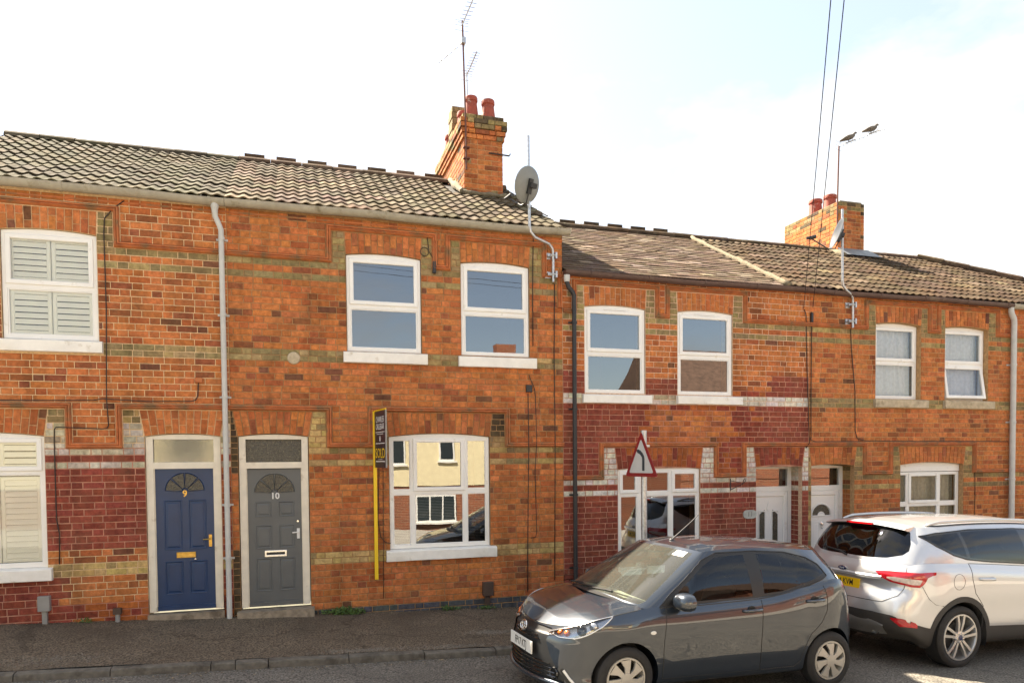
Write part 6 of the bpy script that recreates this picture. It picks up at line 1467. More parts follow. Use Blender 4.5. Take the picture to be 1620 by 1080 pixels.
# ------------------------------------------------------------------ dark grey hatchback
def hatchback():
    C = []
    zrear = [0.27, 0.33, 0.44, 0.58, 0.74, 0.90, 1.00]; xr = [0.12, 0.03, 0.0, 0.0, 0.02, 0.055, 0.085]
    for (x, y, b) in ((-1.635, 0, 1.0), (-1.615, 0.42, 1.0), (-1.515, 0.682, 1.01)): C.append([(x + o, y * (0.97 if k == 6 else 1) * (0.96 if k == 0 else 1), z if k < 6 else b) for k, (o, z) in enumerate(zip(xr, zrear))])
    wf = [0.83, 0.925, 0.968, 0.988, 1.0, 0.985, 0.942]
    for (x, w, b) in ((-1.30, 0.775, 1.09), (-0.85, 0.806, 1.035), (-0.42, 0.8075, 0.965), (0.10, 0.8075, 0.935), (0.60, 0.8075, 0.915), (0.95, 0.806, 0.905), (1.22, 0.803, 0.868)):
        C.append([(x, w * f, z) for f, z in zip(wf, [0.17, 0.215, 0.36, 0.53, 0.69, b - 0.085, b])])
    zf = lambda b: [0.17, 0.21, 0.34, 0.50, 0.62, b - 0.055, b]
    for (x, y, b, off) in ((1.47, 0.758, 0.818, [-0.05, 0, 0, 0, 0, -0.015, -0.035]), (1.675, 0.615, 0.752, [-0.10, -0.01, 0.01, 0, -0.015, -0.045, -0.08]), (1.80, 0.345, 0.712, [-0.10, -0.005, 0.012, 0, -0.018, -0.05, -0.085]), (1.85, 0.0, 0.70, [-0.10, -0.005, 0.012, 0, -0.018, -0.05, -0.085])):
        C.append([(x + o, y * (0.93 if k == 0 else 0.96 if k == 6 else 1), z) for k, (o, z) in enumerate(zip(off, zf(b)))])
    low = Loft(C); nS = len(C) - 1
    lo = Skin(low, 0, nS, 330, 0, 6, 56, flip=True)
    hub = 0.285; AR = 0.332
    circ = lambda cx, r: [(cx + r * math.cos(a), hub + r * math.sin(a)) for a in [2 * math.pi * k / 60 for k in range(60)]]
    lo.region('front_door', [(0.79, 0.255), (0.80, 0.60), (0.775, 0.905), (0.775, 0.95), (-0.29, 0.99), (-0.29, 0.60), (-0.30, 0.255)])
    lo.region('rear_door', [(-0.30, 0.255), (-0.29, 0.60), (-0.29, 0.99), (-1.02, 1.12), (-1.085, 0.92), (-1.085, 0.80), (-1.02, 0.68), (-0.90, 0.57), (-0.82, 0.42), (-0.79, 0.31), (-0.72, 0.258)])
    lo.region('sill', [(0.86, 0.0), (0.86, 0.235), (-0.80, 0.235), (-0.80, 0.0)], only=['body'])
    sz = lambda s_, z: (s_, lo_v(lo, s_, z))
    def lo_v(sk, s_, z):
        vv = np.linspace(0, 6, 241); q = low.ev(np.full(241, s_), vv); return float(np.interp(z, q[:, 2], vv))
    fr = nS
    lo.region('grille', [(fr + 0.01, 5.75), (fr - 0.7, 5.72), (fr - 1.15, 5.5), sz(fr - 1.18, 0.625), sz(fr - 1.12, 0.58), sz(fr - 1.35, 0.47), sz(fr - 1.95, 0.29), sz(fr - 1.95, 0.235), (fr + 0.01, lo_v(lo, fr, 0.235))], sv=True)
    lo.region('headlight', [sz(fr - 1.02, 0.655), sz(fr - 1.6, 0.635), sz(fr - 2.2, 0.645), sz(fr - 2.75, 0.70), sz(fr - 3.2, 0.765), sz(fr - 3.62, 0.848), sz(fr - 3.2, 0.836), sz(fr - 2.6, 0.796), sz(fr - 2.0, 0.744), sz(fr - 1.4, 0.690)], sv=True)
    lo.region('fog_recess', [sz(fr - 2.62, 0.20), sz(fr - 2.2, 0.20), sz(fr - 1.80, 0.355), sz(fr - 1.90, 0.375)], sv=True, only=['body'])
    lo.region('arch', circ(1.17, AR)); lo.region('arch', circ(-1.17, AR)); 
    base = [(-1.545, 0, 0.985), (-1.525, 0.40, 0.985), (-1.425, 0.655, 0.995), (-1.19, 0.738, 1.065), (-0.78, 0.760, 1.01), (-0.34, 0.764, 0.945), (0.10, 0.764, 0.92), (0.60, 0.760, 0.90), (0.95, 0.738, 0.892), (1.03, 0.672, 0.90), (1.125, 0.35, 0.928), (1.155, 0, 0.935)]
    top = [(-1.30, 0, 1.385), (-1.28, 0.36, 1.38), (-1.17, 0.50, 1.362), (-0.99, 0.545, 1.375), (-0.68, 0.562, 1.395), (-0.32, 0.574, 1.402), (0.0, 0.575, 1.397), (0.20, 0.570, 1.380), (0.27, 0.553, 1.374), (0.295, 0.505, 1.381), (0.365, 0.30, 1.400), (0.39, 0, 1.405)]
    up = Glass_(base, top, 0.028); nG = len(base) - 1
    gr = Skin(up, 0, nG, 300, 0, 1, 34, flip=True)
    gr.region('surround', [(0.84, 0.90), (0.72, 1.01), (0.30, 1.30), (0.12, 1.366), (-0.30, 1.378), (-0.70, 1.36), (-0.95, 1.305), (-1.07, 1.24), (-1.145, 1.13), (-1.05, 1.09), (-0.80, 1.02), (-0.50, 0.955), (-0.20, 0.925)])
    gr.region('front_pane', [(0.70, 0.935), (0.68, 0.985), (0.52, 1.10), (0.30, 1.25), (0.14, 1.328), (-0.185, 1.345), (-0.205, 0.965)])
    gr.region('rear_pane', [(-0.34, 0.985), (-0.345, 1.348), (-0.62, 1.343), (-0.86, 1.318), (-0.95, 1.285), (-1.12, 1.165), (-1.02, 1.118), (-0.82, 1.062), (-0.55, 1.0)])
    gr.region('windscreen', [(nG + 0.01, 0.045), (nG - 1, 0.045), (nG - 2.0, 0.05), (nG - 2.28, 0.10), (nG - 2.25, 0.5), (nG - 2.12, 0.95), (nG - 1, 0.955), (nG + 0.01, 0.955)], sv=True)
    gr.region('rear_screen', [(-0.01, 0.2), (1.2, 0.2), (1.6, 0.25), (1.55, 0.88), (-0.01, 0.88)], sv=True)
    gr.region('tail_light', [(1.78, -0.01), (2.22, -0.01), (2.16, 0.5), (2.0, 0.85), (1.9, 0.85), (1.75, 0.4)], sv=True)
    lo.region('tail_light_red', [sz(1.7, 0.86), sz(2.2, 0.80), (2.25, 6.01), (1.75, 6.01)], sv=True)
    roofcap = Skin(Cap_(lambda S: up.ev(S, np.ones_like(S)), [-1.30, -1.0, -0.6, -0.2, 0.1, 0.28, 0.39], [1.385, 1.425, 1.452, 1.46, 1.446, 1.42, 1.405], 2.4), 0, nG, 300, 0, 1, 22, flip=True)
    bon = Skin(Cap_(lambda S: low.ev(S, np.full_like(S, 6.0)), [0.9, 1.1, 1.3, 1.5, 1.65, 1.765], [0.972, 0.948, 0.905, 0.848, 0.785, 0.70], 2.6), nS - 4.75, nS, 150, 0, 1, 26, flip=True)

    t = thing('hatchback_car', 'dark grey five door hatchback parked at the kerb with its nose to the left', 'car', (0, 0, 0), None)
    body = carpart('body', t, [M_CGREY], lambda mb: (lo.add(mb, 'body'), gr.add(mb, 'body')))
    carpart('bonnet', t, [M_CGREY], lambda mb: bon.add(mb, 'body')); carpart('roof', t, [M_CGREY], lambda mb: roofcap.add(mb, 'body'))
    carpart('sill', t, [M_CGREY], lambda mb: lo.add(mb, 'sill'))
    for sg in (1, -1):
        d = carpart('door', t, [M_CGREY], lambda mb: lo.add(mb, 'front_door', (sg,))); d2 = carpart('door', t, [M_CGREY], lambda mb: lo.add(mb, 'rear_door', (sg,)))
        carpart('window_surround', t, [M_CBLK], lambda mb: gr.add(mb, 'surround', (sg,)))
        carpart('side_window', t, [M_CGLASS], lambda mb: gr.add(mb, 'front_pane', (sg,))); carpart('side_window', t, [M_CGLASSD if False else M_CGLASS], lambda mb: gr.add(mb, 'rear_pane', (sg,)))
        for dd, hx, hz in ((d, -0.17, 0.835), (d2, -0.93, 0.895)):
            q = lo.find([(hx, hz)])[0]; p = V(low.ev(np.array([q[0]]), np.array([q[1]]))[0]); p.y *= sg
            mb = MB(); mb.tube([p + V((0.115, -0.012 * sg, 0.0)), p + V((0.085, 0.028 * sg, 0.004)), p + V((0.0, 0.036 * sg, 0.008)), p + V((-0.085, 0.028 * sg, 0.010)), p + V((-0.115, -0.012 * sg, 0.010))], 0.015, 8); mb.build('handle', M_CGREY, dd, smooth='all')
            mb = MB(); M = Matrix.Translation(p + V((0.01, 0.002 * sg, 0.012))) @ Matrix.Rotation(R(-90) * sg, 4, 'X'); mb.lathe([(0.045, -0.004), (0.043, 0.003), (0.001, 0.0)], M @ Matrix.Diagonal((1.0, 0.8, 1, 1)), 18); mb.build('handle_recess', M_CBLK, dd)
        mb = MB()
        seam(mb, lo.lines['front_door'], 0.0035, sg, keep=lambda p: p.z < 0.93); seam(mb, lo.lines['rear_door'], 0.0035, sg, keep=lambda p: p.z < 1.05 and p.x < -0.31); mb.build('shut_line', M_CBLK, t)
        mb = MB(); seam(mb, gr.lines['surround'], 0.006, sg); mb.build('window_seal', M_CBLK, t)
        mb = MB(); E = low.ev(np.linspace(nS - 4.6, nS, 120), np.full(120, 5.96)); seam(mb, E, 0.004, sg, closed=False); mb.build('bonnet_gap', M_CBLK, t)
        # headlight: clear cover, bright bucket, projector and amber piece
        hl = carpart('headlight', t, [M_LAMP], lambda mb: lo.add(mb, 'headlight', (sg,)))
        carpart('reflector', t, [M_LAMPIN], lambda mb: lo.add(mb, 'headlight', (sg,), off=-0.022), parent=hl)
        mb = MB(); seam(mb, lo.lines['headlight'], 0.005, sg); mb.build('surround', M_CHROME, hl)
        for s_, z_, r_, m_ in ((fr - 2.35, 0.712, 0.048, M_CBLKG), (fr - 1.55, 0.668, 0.030, M_AMBER), (fr - 1.8, 0.675, 0.030, M_AMBER), (fr - 2.8, 0.755, 0.04, M_LAMPIN)):
            p = V(low.ev(np.array([s_]), np.array([lo_v(lo, s_, z_)]))[0]); dirn = V((0.75, 0.65, 0.1)).normalized(); p = p - dirn * 0.014; p.y *= sg; dirn.y *= sg
            mb = MB(); mb.lathe([(r_, -0.02), (r_ * 0.9, 0.004), (r_ * 0.5, 0.010), (0.001, 0.012)], Matrix.Translation(p) @ dirn.to_track_quat('Z', 'Y').to_matrix().to_4x4(), 18); mb.build('lamp', m_, hl, smooth='all')
        carpart('fog_trim', t, [M_CBLK], lambda mb: lo.add(mb, 'fog_recess', (sg,), off=0.004))
        P = [low.ev(np.array([s_]), np.array([lo_v(lo, s_, z_)]))[0] for s_, z_ in ((fr - 2.42, 0.225), (fr - 2.17, 0.29), (fr - 1.93, 0.36))]
        mb = MB(); mb.tube([V((p[0] + 0.006, (p[1] + 0.006) * sg, p[2])) for p in P], 0.012, 6); mb.build('running_light', M_PLW, t)
        p = V(low.ev(np.array([fr - 1.55]), np.array([lo_v(lo, fr - 1.55, 0.315)]))[0]); p.y *= sg; mb = MB(); mb.lathe([(0.055, -0.01), (0.05, 0.006), (0.04, -0.004), (0.001, 0.0)], Matrix.Translation(p) @ V((0.95, 0.3 * sg, 0)).to_track_quat('Z', 'Y').to_matrix().to_4x4(), 20); mb.build('fog_light', M_CBLKG, t)
        mb = MB(); q = lo.find([(0.92, 0.69)])[0]; p = V(low.ev(np.array([q[0]]), np.array([q[1]]))[0]); p.y *= sg; mb.lathe([(0.022, -0.004), (0.019, 0.006), (0.001, 0.009)], Matrix.Translation(p) @ Matrix.Rotation(R(-90) * sg, 4, 'X') @ Matrix.Diagonal((1.4, 0.85, 1, 1)), 14); mb.build('side_repeater', M_PLW, t)
        # door mirror
        mr = bpy.data.objects.new('door_mirror', None); col.objects.link(mr); mr.parent = t
        mb = MB(); c = V((0.655, 0.875 * sg, 0.965)); n = 20; rings = []
        for (dx, ry, rz) in ((0.075, 0.045, 0.03), (0.065, 0.082, 0.055), (0.03, 0.112, 0.076), (-0.02, 0.118, 0.083), (-0.055, 0.112, 0.078), (-0.056, 0.10, 0.066)):
            rings.append([mb.vert(c + V((dx, ry * math.copysign(abs(math.cos(a)) ** 0.8, math.cos(a)) * sg, rz * math.copysign(abs(math.sin(a)) ** 0.85, math.sin(a))))) for a in [2 * math.pi * k / n for k in range(n)]])
        for a, b in zip(rings[:-1], rings[1:]):
            for k in range(n): l = (k + 1) % n; mb.face((a[k], a[l], b[l], b[k]))
        mb.face(rings[0]); o = mb.build('housing', M_CGREY, mr); fixnormals(o)
        mb = MB(); mb.face([mb.vert(c + V((-0.054, 0.098 * math.cos(a) * sg, 0.064 * math.sin(a)))) for a in [2 * math.pi * k / n for k in range(n)]]); mb.build('mirror_glass', M_CHROME, mr)
        mb = MB(); mb.tube([(0.66, 0.745 * sg, 0.915), (0.655, 0.80 * sg, 0.918), (0.65, 0.845 * sg, 0.925)], 0.026, 8, rs=[0.038, 0.026, 0.026]); mb.build('mount', M_CBLK, mr)
        for cx in (1.17, -1.17):
            mb = MB(); arch_flange(mb, lo, cx, hub, AR, sg, 0.17); mb.build('arch_lip', M_CGREY, t)
            mb = MB(); well(mb, cx, hub, AR + 0.005, 0.755 if cx > 0 else 0.70, 0.50, sg); mb.build('wheel_arch_liner', M_CBLK, t)
        for cx in (1.17, -1.17): wheel(t, cx, 0.705 * sg, hub, 0.165, 0.198, 'trim', sg)
    carpart('windscreen', t, [M_CSCREEN], lambda mb: gr.add(mb, 'windscreen')); carpart('rear_window', t, [M_CGLASSD], lambda mb: gr.add(mb, 'rear_screen'))
    carpart('grille', t, [M_CBLK], lambda mb: lo.add(mb, 'grille', off=-0.012))
    for z_ in (0.28, 0.315, 0.35, 0.385, 0.60, 0.57):
        smin = fr - 1.75 + (z_ - 0.265) * 3.1; P = [low.ev(np.array([s_]), np.array([lo_v(lo, s_, z_)]))[0] for s_ in np.linspace(min(max(smin, fr - 1.75), fr - 0.6), fr, 14)]
        mb = MB(); full = [V((p[0] - 0.004, p[1], p[2])) for p in P] + [V((p[0] - 0.004, -p[1], p[2])) for p in reversed(P[:-1])]; mb.tube(full, 0.007, 6); mb.build('grille_bar', M_CBLKG, t)
    P = [low.ev(np.array([s_]), np.array([lo_v(lo, s_, 0.225)]))[0] for s_ in np.linspace(fr - 1.9, fr, 16)]; mb = MB(); full = [V((p[0] + 0.005, p[1], p[2])) for p in P] + [V((p[0] + 0.005, -p[1], p[2])) for p in reversed(P[:-1])]; mb.tube(full, 0.026, 8); mb.build('front_lip', M_CGREY, t, smooth='all')
    # plate, emblem
    PM = Matrix(((0, 0, 1, 1.872), (1, 0, 0, 0), (0, 1, 0, 0.485), (0, 0, 0, 1))); numplate(t, 'FP17 KTJ', PM, M_PLW)
    em = bpy.data.objects.new('emblem', None); col.objects.link(em); em.parent = t
    def ell(rx, ry, cy, r): 
        mb = MB(); EM = Matrix(((0, 0, 1, 1.845), (1, 0, 0, 0), (0, 1, 0, 0.645), (0, 0, 0, 1))) @ Matrix.Rotation(R(-14), 4, 'X'); mb.tube([EM @ V((rx * math.cos(a), cy + ry * math.sin(a), 0.0)) for a in [2 * math.pi * k / 28 for k in range(29)]], r, 6); mb.build('ring', M_CHROME, em, smooth='all')
    ell(0.068, 0.047, 0, 0.007); ell(0.024, 0.042, 0, 0.006); ell(0.05, 0.020, 0.020, 0.006)
    # wipers, aerial, plastics under the screen
    mb = MB(); n = 14; A = []
    for k in range(n + 1):
        y = -0.64 + 1.28 * k / n; x = 1.165 - 0.17 * (y / 0.66) ** 2; z = 0.956 - 0.03 * (y / 0.66) ** 2; A.append((mb.vert((x + 0.03, y, z - 0.012)), mb.vert((x - 0.06, y, z + 0.006))))
    for p, q in zip(A[:-1], A[1:]): mb.face((p[0], p[1], q[1], q[0]))
    mb.build('cowl', M_CBLK, t)
    wp = bpy.data.objects.new('wiper', None); col.objects.link(wp); wp.parent = t
    mb = MB(); mb.tube([(1.12, 0.0, 0.972), (1.085, 0.22, 0.985), (1.07, 0.30, 0.985)], 0.009, 6); mb.build('arm', M_CBLK, wp); mb = MB(); mb.tube([(1.10, -0.10, 0.975), (1.075, 0.2, 0.978), (1.0, 0.55, 0.962)], 0.008, 6); mb.build('blade', M_CBLK, wp)
    wp = bpy.data.objects.new('wiper', None); col.objects.link(wp); wp.parent = t
    mb = MB(); mb.tube([(1.10, -0.52, 0.955), (1.11, -0.35, 0.975), (1.10, -0.25, 0.98)], 0.009, 6); mb.build('arm', M_CBLK, wp); mb = MB(); mb.tube([(1.06, -0.60, 0.945), (1.11, -0.35, 0.970), (1.115, 0.05, 0.975)], 0.008, 6); mb.build('blade', M_CBLK, wp)
    mb = MB(); mb.lathe([(0.03, 0.0), (0.026, 0.012), (0.012, 0.022)], Matrix.Translation((0.22, 0, 1.424)), 12); mb.tube([(0.22, 0, 1.43), (-0.02, 0, 1.62), (-0.10, 0.0, 1.69)], 0.006, 6, rs=[0.008, 0.005, 0.0035]); mb.build('roof_aerial', M_CBLK, t)
    # rear lamps, spoiler
    for sg in (1, -1): carpart('tail_light', t, [M_CLEARL], lambda mb: gr.add(mb, 'tail_light', (sg,), off=0.004)); carpart('tail_light_red', t, [M_REDL], lambda mb: lo.add(mb, 'tail_light_red', (sg,), off=0.004))
    mb = MB(); mb.box(-1.45, 1.62, -0.62, 0.62, 0.17, 0.19); mb.build('underbody', M_CBLK, t)
    interior(t, 0.74, 0.93, 0.32, 0.70, [0.12, -0.72], -0.34)
    mb = MB(); mb.tube([(0.40, 0.0, 1.36), (0.42, 0, 1.31)], 0.012, 6); mb.obox(Matrix.Translation((0.42, 0, 1.285)), 0.012, 0.10, 0.032); mb.build('rear_view_mirror', M_CBLK, t)
    q = up.ev(np.array([nG - 1.62]), np.array([0.86]))[0]; mb = MB()
    for sgn in (1,):
        P = [up.ev(np.array([s_]), np.array([v_]))[0] for s_, v_ in ((nG - 1.30, 0.86), (nG - 1.82, 0.86), (nG - 1.82, 0.945), (nG - 1.30, 0.945))]; mb.poly([(p[0] + 0.002, p[1], p[2] + 0.003) for p in P])
    mb.build('screen_sticker', M_PLW, t)
    return t
def place(t, centre, heading, grade, scale, name=None):
    f = V((math.cos(heading), math.sin(heading), 0)); f.z = grade * f.x; f.normalize(); l = V((0, 0, 1)).cross(f).normalized(); u = f.cross(l)
    t.matrix_world = Matrix(((f.x, l.x, u.x, centre[0]), (f.y, l.y, u.y, centre[1]), (f.z, l.z, u.z, centre[2]), (0, 0, 0, 1))) @ Matrix.Scale(scale, 4)
car1 = hatchback(); place(car1, (4.35, -3.55, zr(4.35, -3.55)), R(184.0), SL, 1.12)

# ------------------------------------------------------------------ silver sport utility car
def suv():
    C = []
    zr_ = [0.30, 0.40, 0.56, 0.74, 0.90, 1.06, 1.17]; xo = [0.17, 0.05, 0.0, 0.02, 0.075, 0.075, 0.13]
    for (x, y) in ((-2.265, 0), (-2.235, 0.48), (-2.05, 0.80)): C.append([(x + o, y * (0.90 if k == 0 else 0.95 if k == 6 else 1), z) for k, (o, z) in enumerate(zip(xo, zr_))])
    wf = [0.86, 0.945, 0.985, 0.99, 1.0, 0.985, 0.935]
    for (x, w, b) in ((-1.80, 0.885, 1.185), (-1.345, 0.916, 1.185), (-0.85, 0.912, 1.165), (-0.2, 0.908, 1.13), (0.5, 0.908, 1.105), (0.95, 0.91, 1.09), (1.345, 0.912, 1.05)):
        C.append([(x, w * f, z) for f, z in zip(wf, [0.24, 0.30, 0.47, 0.66, 0.86, b - 0.10, b])])
    for (x, y, b, off) in ((1.75, 0.865, 0.985, [-0.05, 0, 0, 0, 0, -0.02, -0.05]), (2.03, 0.72, 0.93, [-0.12, -0.02, 0, 0, -0.02, -0.06, -0.11]), (2.20, 0.40, 0.905, [-0.12, -0.02, 0, 0, -0.02, -0.06, -0.11]), (2.25, 0, 0.90, [-0.12, -0.02, 0, 0, -0.02, -0.06, -0.11])):
        C.append([(x + o, y * (0.93 if k == 0 else 0.95 if k == 6 else 1), z) for k, (o, z) in enumerate(zip(off, [0.24, 0.30, 0.45, 0.62, 0.76, b - 0.06, b]))])
    low = Loft(C); nS = len(C) - 1; lo = Skin(low, 0, nS, 330, 0, 6, 60, flip=True)
    hub = 0.352; AR = 0.405
    def vz(s_, z):
        vv = np.linspace(0, 6, 241); q = low.ev(np.full(241, s_), vv); return float(np.interp(z, q[:, 2], vv))
    sz = lambda s_, z: (s_, vz(s_, z))
    circ = lambda cx, r: [(cx + r * math.cos(a), hub + r * math.sin(a)) for a in [2 * math.pi * k / 60 for k in range(60)]]
    lo.region('rear_door', [(-1.02, 0.42), (-0.95, 0.42), (-0.20, 0.42), (-0.18, 0.8), (-0.18, 1.22), (-1.22, 1.26), (-1.21, 1.0), (-1.16, 0.85), (-1.02, 0.70)], dens=0.03)
    lo.region('front_door', [(-0.20, 0.42), (0.84, 0.42), (0.86, 0.8), (0.84, 1.2), (-0.18, 1.22), (-0.18, 0.8)], dens=0.03)
    lo.region('tailgate', [(-0.01, vz(0, 0.735)), sz(0.9, 0.735), sz(1.25, 0.74), sz(1.62, 0.82), sz(1.72, 0.90), sz(1.75, 1.0), (1.75, 6.01), (-0.01, 6.01)], sv=True)
    lo.region('cladding', [(-0.01, -0.1), (-0.01, vz(0, 0.615)), sz(1.0, 0.615), sz(1.55, 0.60), sz(2.0, 0.535), sz(3.0, 0.475), (3.6, vz(3.6, 0.475)), (6, vz(6, 0.44)), (9, vz(9, 0.44)), (nS + 0.01, vz(nS, 0.44)), (nS + 0.01, -0.1)], sv=True)
    for cx in (1.345, -1.345): lo.region('cladding', circ(cx, AR + 0.062))
    lo.region('tail_light', [sz(0.92, 1.068), sz(1.3, 1.082), sz(1.75, 1.085), sz(2.3, 1.085), sz(3.12, 1.098), sz(3.10, 1.068), sz(2.72, 1.035), sz(2.55, 0.972), sz(2.28, 0.925), sz(1.9, 0.925), sz(1.35, 0.965), sz(1.05, 1.015)], sv=True)
    lo.region('lamp_clear', [sz(1.18, 1.015), sz(1.45, 1.025), sz(2.42, 1.008), sz(2.28, 0.955), sz(1.95, 0.952), sz(1.45, 0.978)], sv=True, only=['tail_light'])
    lo.region('plate_recess', [(-0.01, vz(0, 0.80)), sz(0.60, 0.80), sz(0.66, 0.82), sz(0.60, 0.985), (-0.01, vz(0, 0.985))], sv=True, only=['tailgate'])
    lo.region('reflector', [sz(1.50, 0.575), sz(2.40, 0.525), sz(2.38, 0.475), sz(1.75, 0.485)], sv=True, only=['cladding'])
    for cx in (1.345, -1.345): lo.region('arch', circ(cx, AR))
    base = [(-2.13, 0, 1.16), (-2.10, 0.46, 1.16), (-1.94, 0.745, 1.165), (-1.70, 0.822, 1.172), (-1.25, 0.850, 1.170), (-0.70, 0.852, 1.145), (-0.1, 0.850, 1.115), (0.50, 0.848, 1.095), (1.0, 0.83, 1.075), (1.10, 0.77, 1.085), (1.25, 0.42, 1.12), (1.29, 0, 1.13)]
    top = [(-1.86, 0, 1.60), (-1.84, 0.44, 1.595), (-1.72, 0.60, 1.575), (-1.48, 0.655, 1.580), (-1.08, 0.675, 1.600), (-0.6, 0.682, 1.612), (-0.1, 0.682, 1.608), (0.25, 0.672, 1.585), (0.42, 0.65, 1.565), (0.46, 0.60, 1.575), (0.55, 0.38, 1.60), (0.58, 0, 1.605)]
    up = Glass_(base, top, 0.035); nG = len(base) - 1; gr = Skin(up, 0, nG, 300, 0, 1, 36, flip=True)
    gr.region('surround', [(-1.775, 1.478), (-1.55, 1.515), (-1.05, 1.555), (-0.3, 1.565), (0.15, 1.55), (0.50, 1.42), (0.92, 1.13), (0.5, 1.125), (-0.2, 1.155), (-0.9, 1.195), (-1.22, 1.225), (-1.42, 1.275), (-1.62, 1.37)], dens=0.03)
    gr.region('rear_pane', [(-1.735, 1.468), (-1.55, 1.495), (-1.245, 1.522), (-1.215, 1.252), (-1.40, 1.298), (-1.60, 1.388)])
    gr.region('mid_pane', [(-1.195, 1.526), (-0.8, 1.545), (-0.24, 1.548), (-0.20, 1.178), (-0.9, 1.218), (-1.165, 1.242)])
    gr.region('front_pane', [(-0.10, 1.545), (0.12, 1.53), (0.45, 1.40), (0.80, 1.155), (0.5, 1.15), (-0.08, 1.175)])
    gr.region('windscreen', [(nG + 0.01, 0.045), (nG - 1, 0.045), (nG - 2.0, 0.05), (nG - 2.25, 0.1), (nG - 2.2, 0.5), (nG - 2.1, 0.95), (nG - 1, 0.955), (nG + 0.01, 0.955)], sv=True)
    gr.region('rear_screen', [(-0.01, 0.10), (0.6, 0.105), (1.15, 0.14), (1.62, 0.24), (1.80, 0.36), (1.82, 0.55), (1.72, 0.84), (1.55, 0.90), (0.8, 0.925), (-0.01, 0.935)], sv=True)
    roofcap = Skin(Cap_(lambda S: up.ev(S, np.ones_like(S)), [-1.86, -1.5, -1.0, -0.4, 0.0, 0.4, 0.58], [1.60, 1.645, 1.675, 1.69, 1.68, 1.64, 1.605], 2.6), 0, nG, 300, 0, 1, 22, flip=True)
    bon = Skin(Cap_(lambda S: low.ev(S, np.full_like(S, 6.0)), [0.9, 1.2, 1.5, 1.8, 2.0, 2.14], [1.17, 1.13, 1.09, 1.03, 0.97, 0.90], 2.6), nS - 4.75, nS, 120, 0, 1, 24, flip=True)
    deck = Skin(Cap_(lambda S: low.ev(S, np.full_like(S, 6.0)), [-2.2, -1.0], [1.175, 1.19], 2.0), 0, 3.2, 60, 0, 0.25, 4, flip=True)
    t = thing('sport_utility_car', 'silver sport utility car parked behind the dark hatchback with its tail to the left', 'car', (0, 0, 0))
    carpart('body', t, [M_CSILV], lambda mb: (lo.add(mb, 'body'), gr.add(mb, 'body'))); carpart('tailgate', t, [M_CSILV], lambda mb: (lo.add(mb, 'tailgate'), lo.add(mb, 'plate_recess', off=-0.006)))
    carpart('bonnet', t, [M_CSILV], lambda mb: bon.add(mb, 'body')); carpart('roof', t, [M_CSILV], lambda mb: roofcap.add(mb, 'body')); carpart('shoulder', t, [M_CSILV], lambda mb: deck.add(mb, 'body'))
    carpart('cladding', t, [M_CLAD], lambda mb: lo.add(mb, 'cladding', off=0.004))
    carpart('rear_window', t, [M_CGLASSD], lambda mb: gr.add(mb, 'rear_screen')); carpart('windscreen', t, [M_CSCREEN], lambda mb: gr.add(mb, 'windscreen'))
    for sg in (1, -1):
        for nm, hx in (('rear_door', -0.98), ('front_door', -0.02)):
            d = carpart('door', t, [M_CSILV], lambda mb: lo.add(mb, nm, (sg,)))
            q = lo.find([(hx, 1.005)])[0]; p = V(low.ev(np.array([q[0]]), np.array([q[1]]))[0]); p.y *= sg
            mb = MB(); mb.tube([p + V((0.12, -0.012 * sg, 0.0)), p + V((0.09, 0.03 * sg, 0.0)), p + V((0.0, 0.04 * sg, 0.002)), p + V((-0.09, 0.03 * sg, 0.004)), p + V((-0.12, -0.012 * sg, 0.004))], 0.018, 8); mb.build('handle', M_CSILV, d, smooth='all')
        carpart('window_surround', t, [M_CBLKG], lambda mb: gr.add(mb, 'surround', (sg,)))
        for nm in ('rear_pane', 'mid_pane', 'front_pane'): carpart('side_window', t, [M_CGLASSD if nm != 'front_pane' else M_CGLASS], lambda mb: gr.add(mb, nm, (sg,)))
        mb = MB(); seam(mb, gr.lines['surround'], 0.007, sg); mb.build('window_seal', M_CBLK, t)
        mb = MB(); seam(mb, lo.lines['rear_door'], 0.0035, sg, keep=lambda p: 0.44 < p.z < 1.19); seam(mb, lo.lines['front_door'], 0.0035, sg, keep=lambda p: 0.44 < p.z < 1.19 and p.x > -0.1); seam(mb, lo.lines['tailgate'], 0.004, sg, keep=lambda p: p.z < 1.14 and abs(p.y) > 0.02)
        P = [low.ev(np.array([s_]), np.array([vz(s_, z_)]))[0] for s_, z_ in ((2.42, 0.94), (2.62, 0.87), (2.85, 0.80), (3.1, 0.74), (3.35, 0.72))]; seam(mb, P, 0.003, sg, closed=False); mb.build('shut_line', M_CLAD, t)
        tl = carpart('tail_light', t, [M_REDL], lambda mb: lo.add(mb, 'tail_light', (sg,), off=0.006)); carpart('clear_lens', t, [M_CLEARL], lambda mb: lo.add(mb, 'lamp_clear', (sg,), off=0.007), parent=tl)
        mb = MB(); seam(mb, lo.lines['lamp_clear'], 0.005, sg); mb.build('divider', M_REDL, tl)
        carpart('reflector', t, [M_REDL], lambda mb: lo.add(mb, 'reflector', (sg,), off=0.010))
        n = 28; q = lo.find([(-1.42, 1.005)])[0]; pts = [(-1.42 + 0.088 * math.cos(a), 0.985 + 0.088 * math.sin(a)) for a in [2 * math.pi * k / n for k in range(n)]]
        if sg == -1:
            f = lo.find(pts); P = low.ev(np.array([k[0] for k in f]), np.array([k[1] for k in f])); mb = MB(); seam(mb, P, 0.0025, sg); mb.build('fuel_flap', M_CLAD, t)
        # roof rail
        S = np.linspace(2.55, 7.2, 24); E = up.ev(S, np.ones_like(S)); mb = MB(); h = np.minimum(1, np.minimum(np.arange(24), 23 - np.arange(24)) / 3.0)
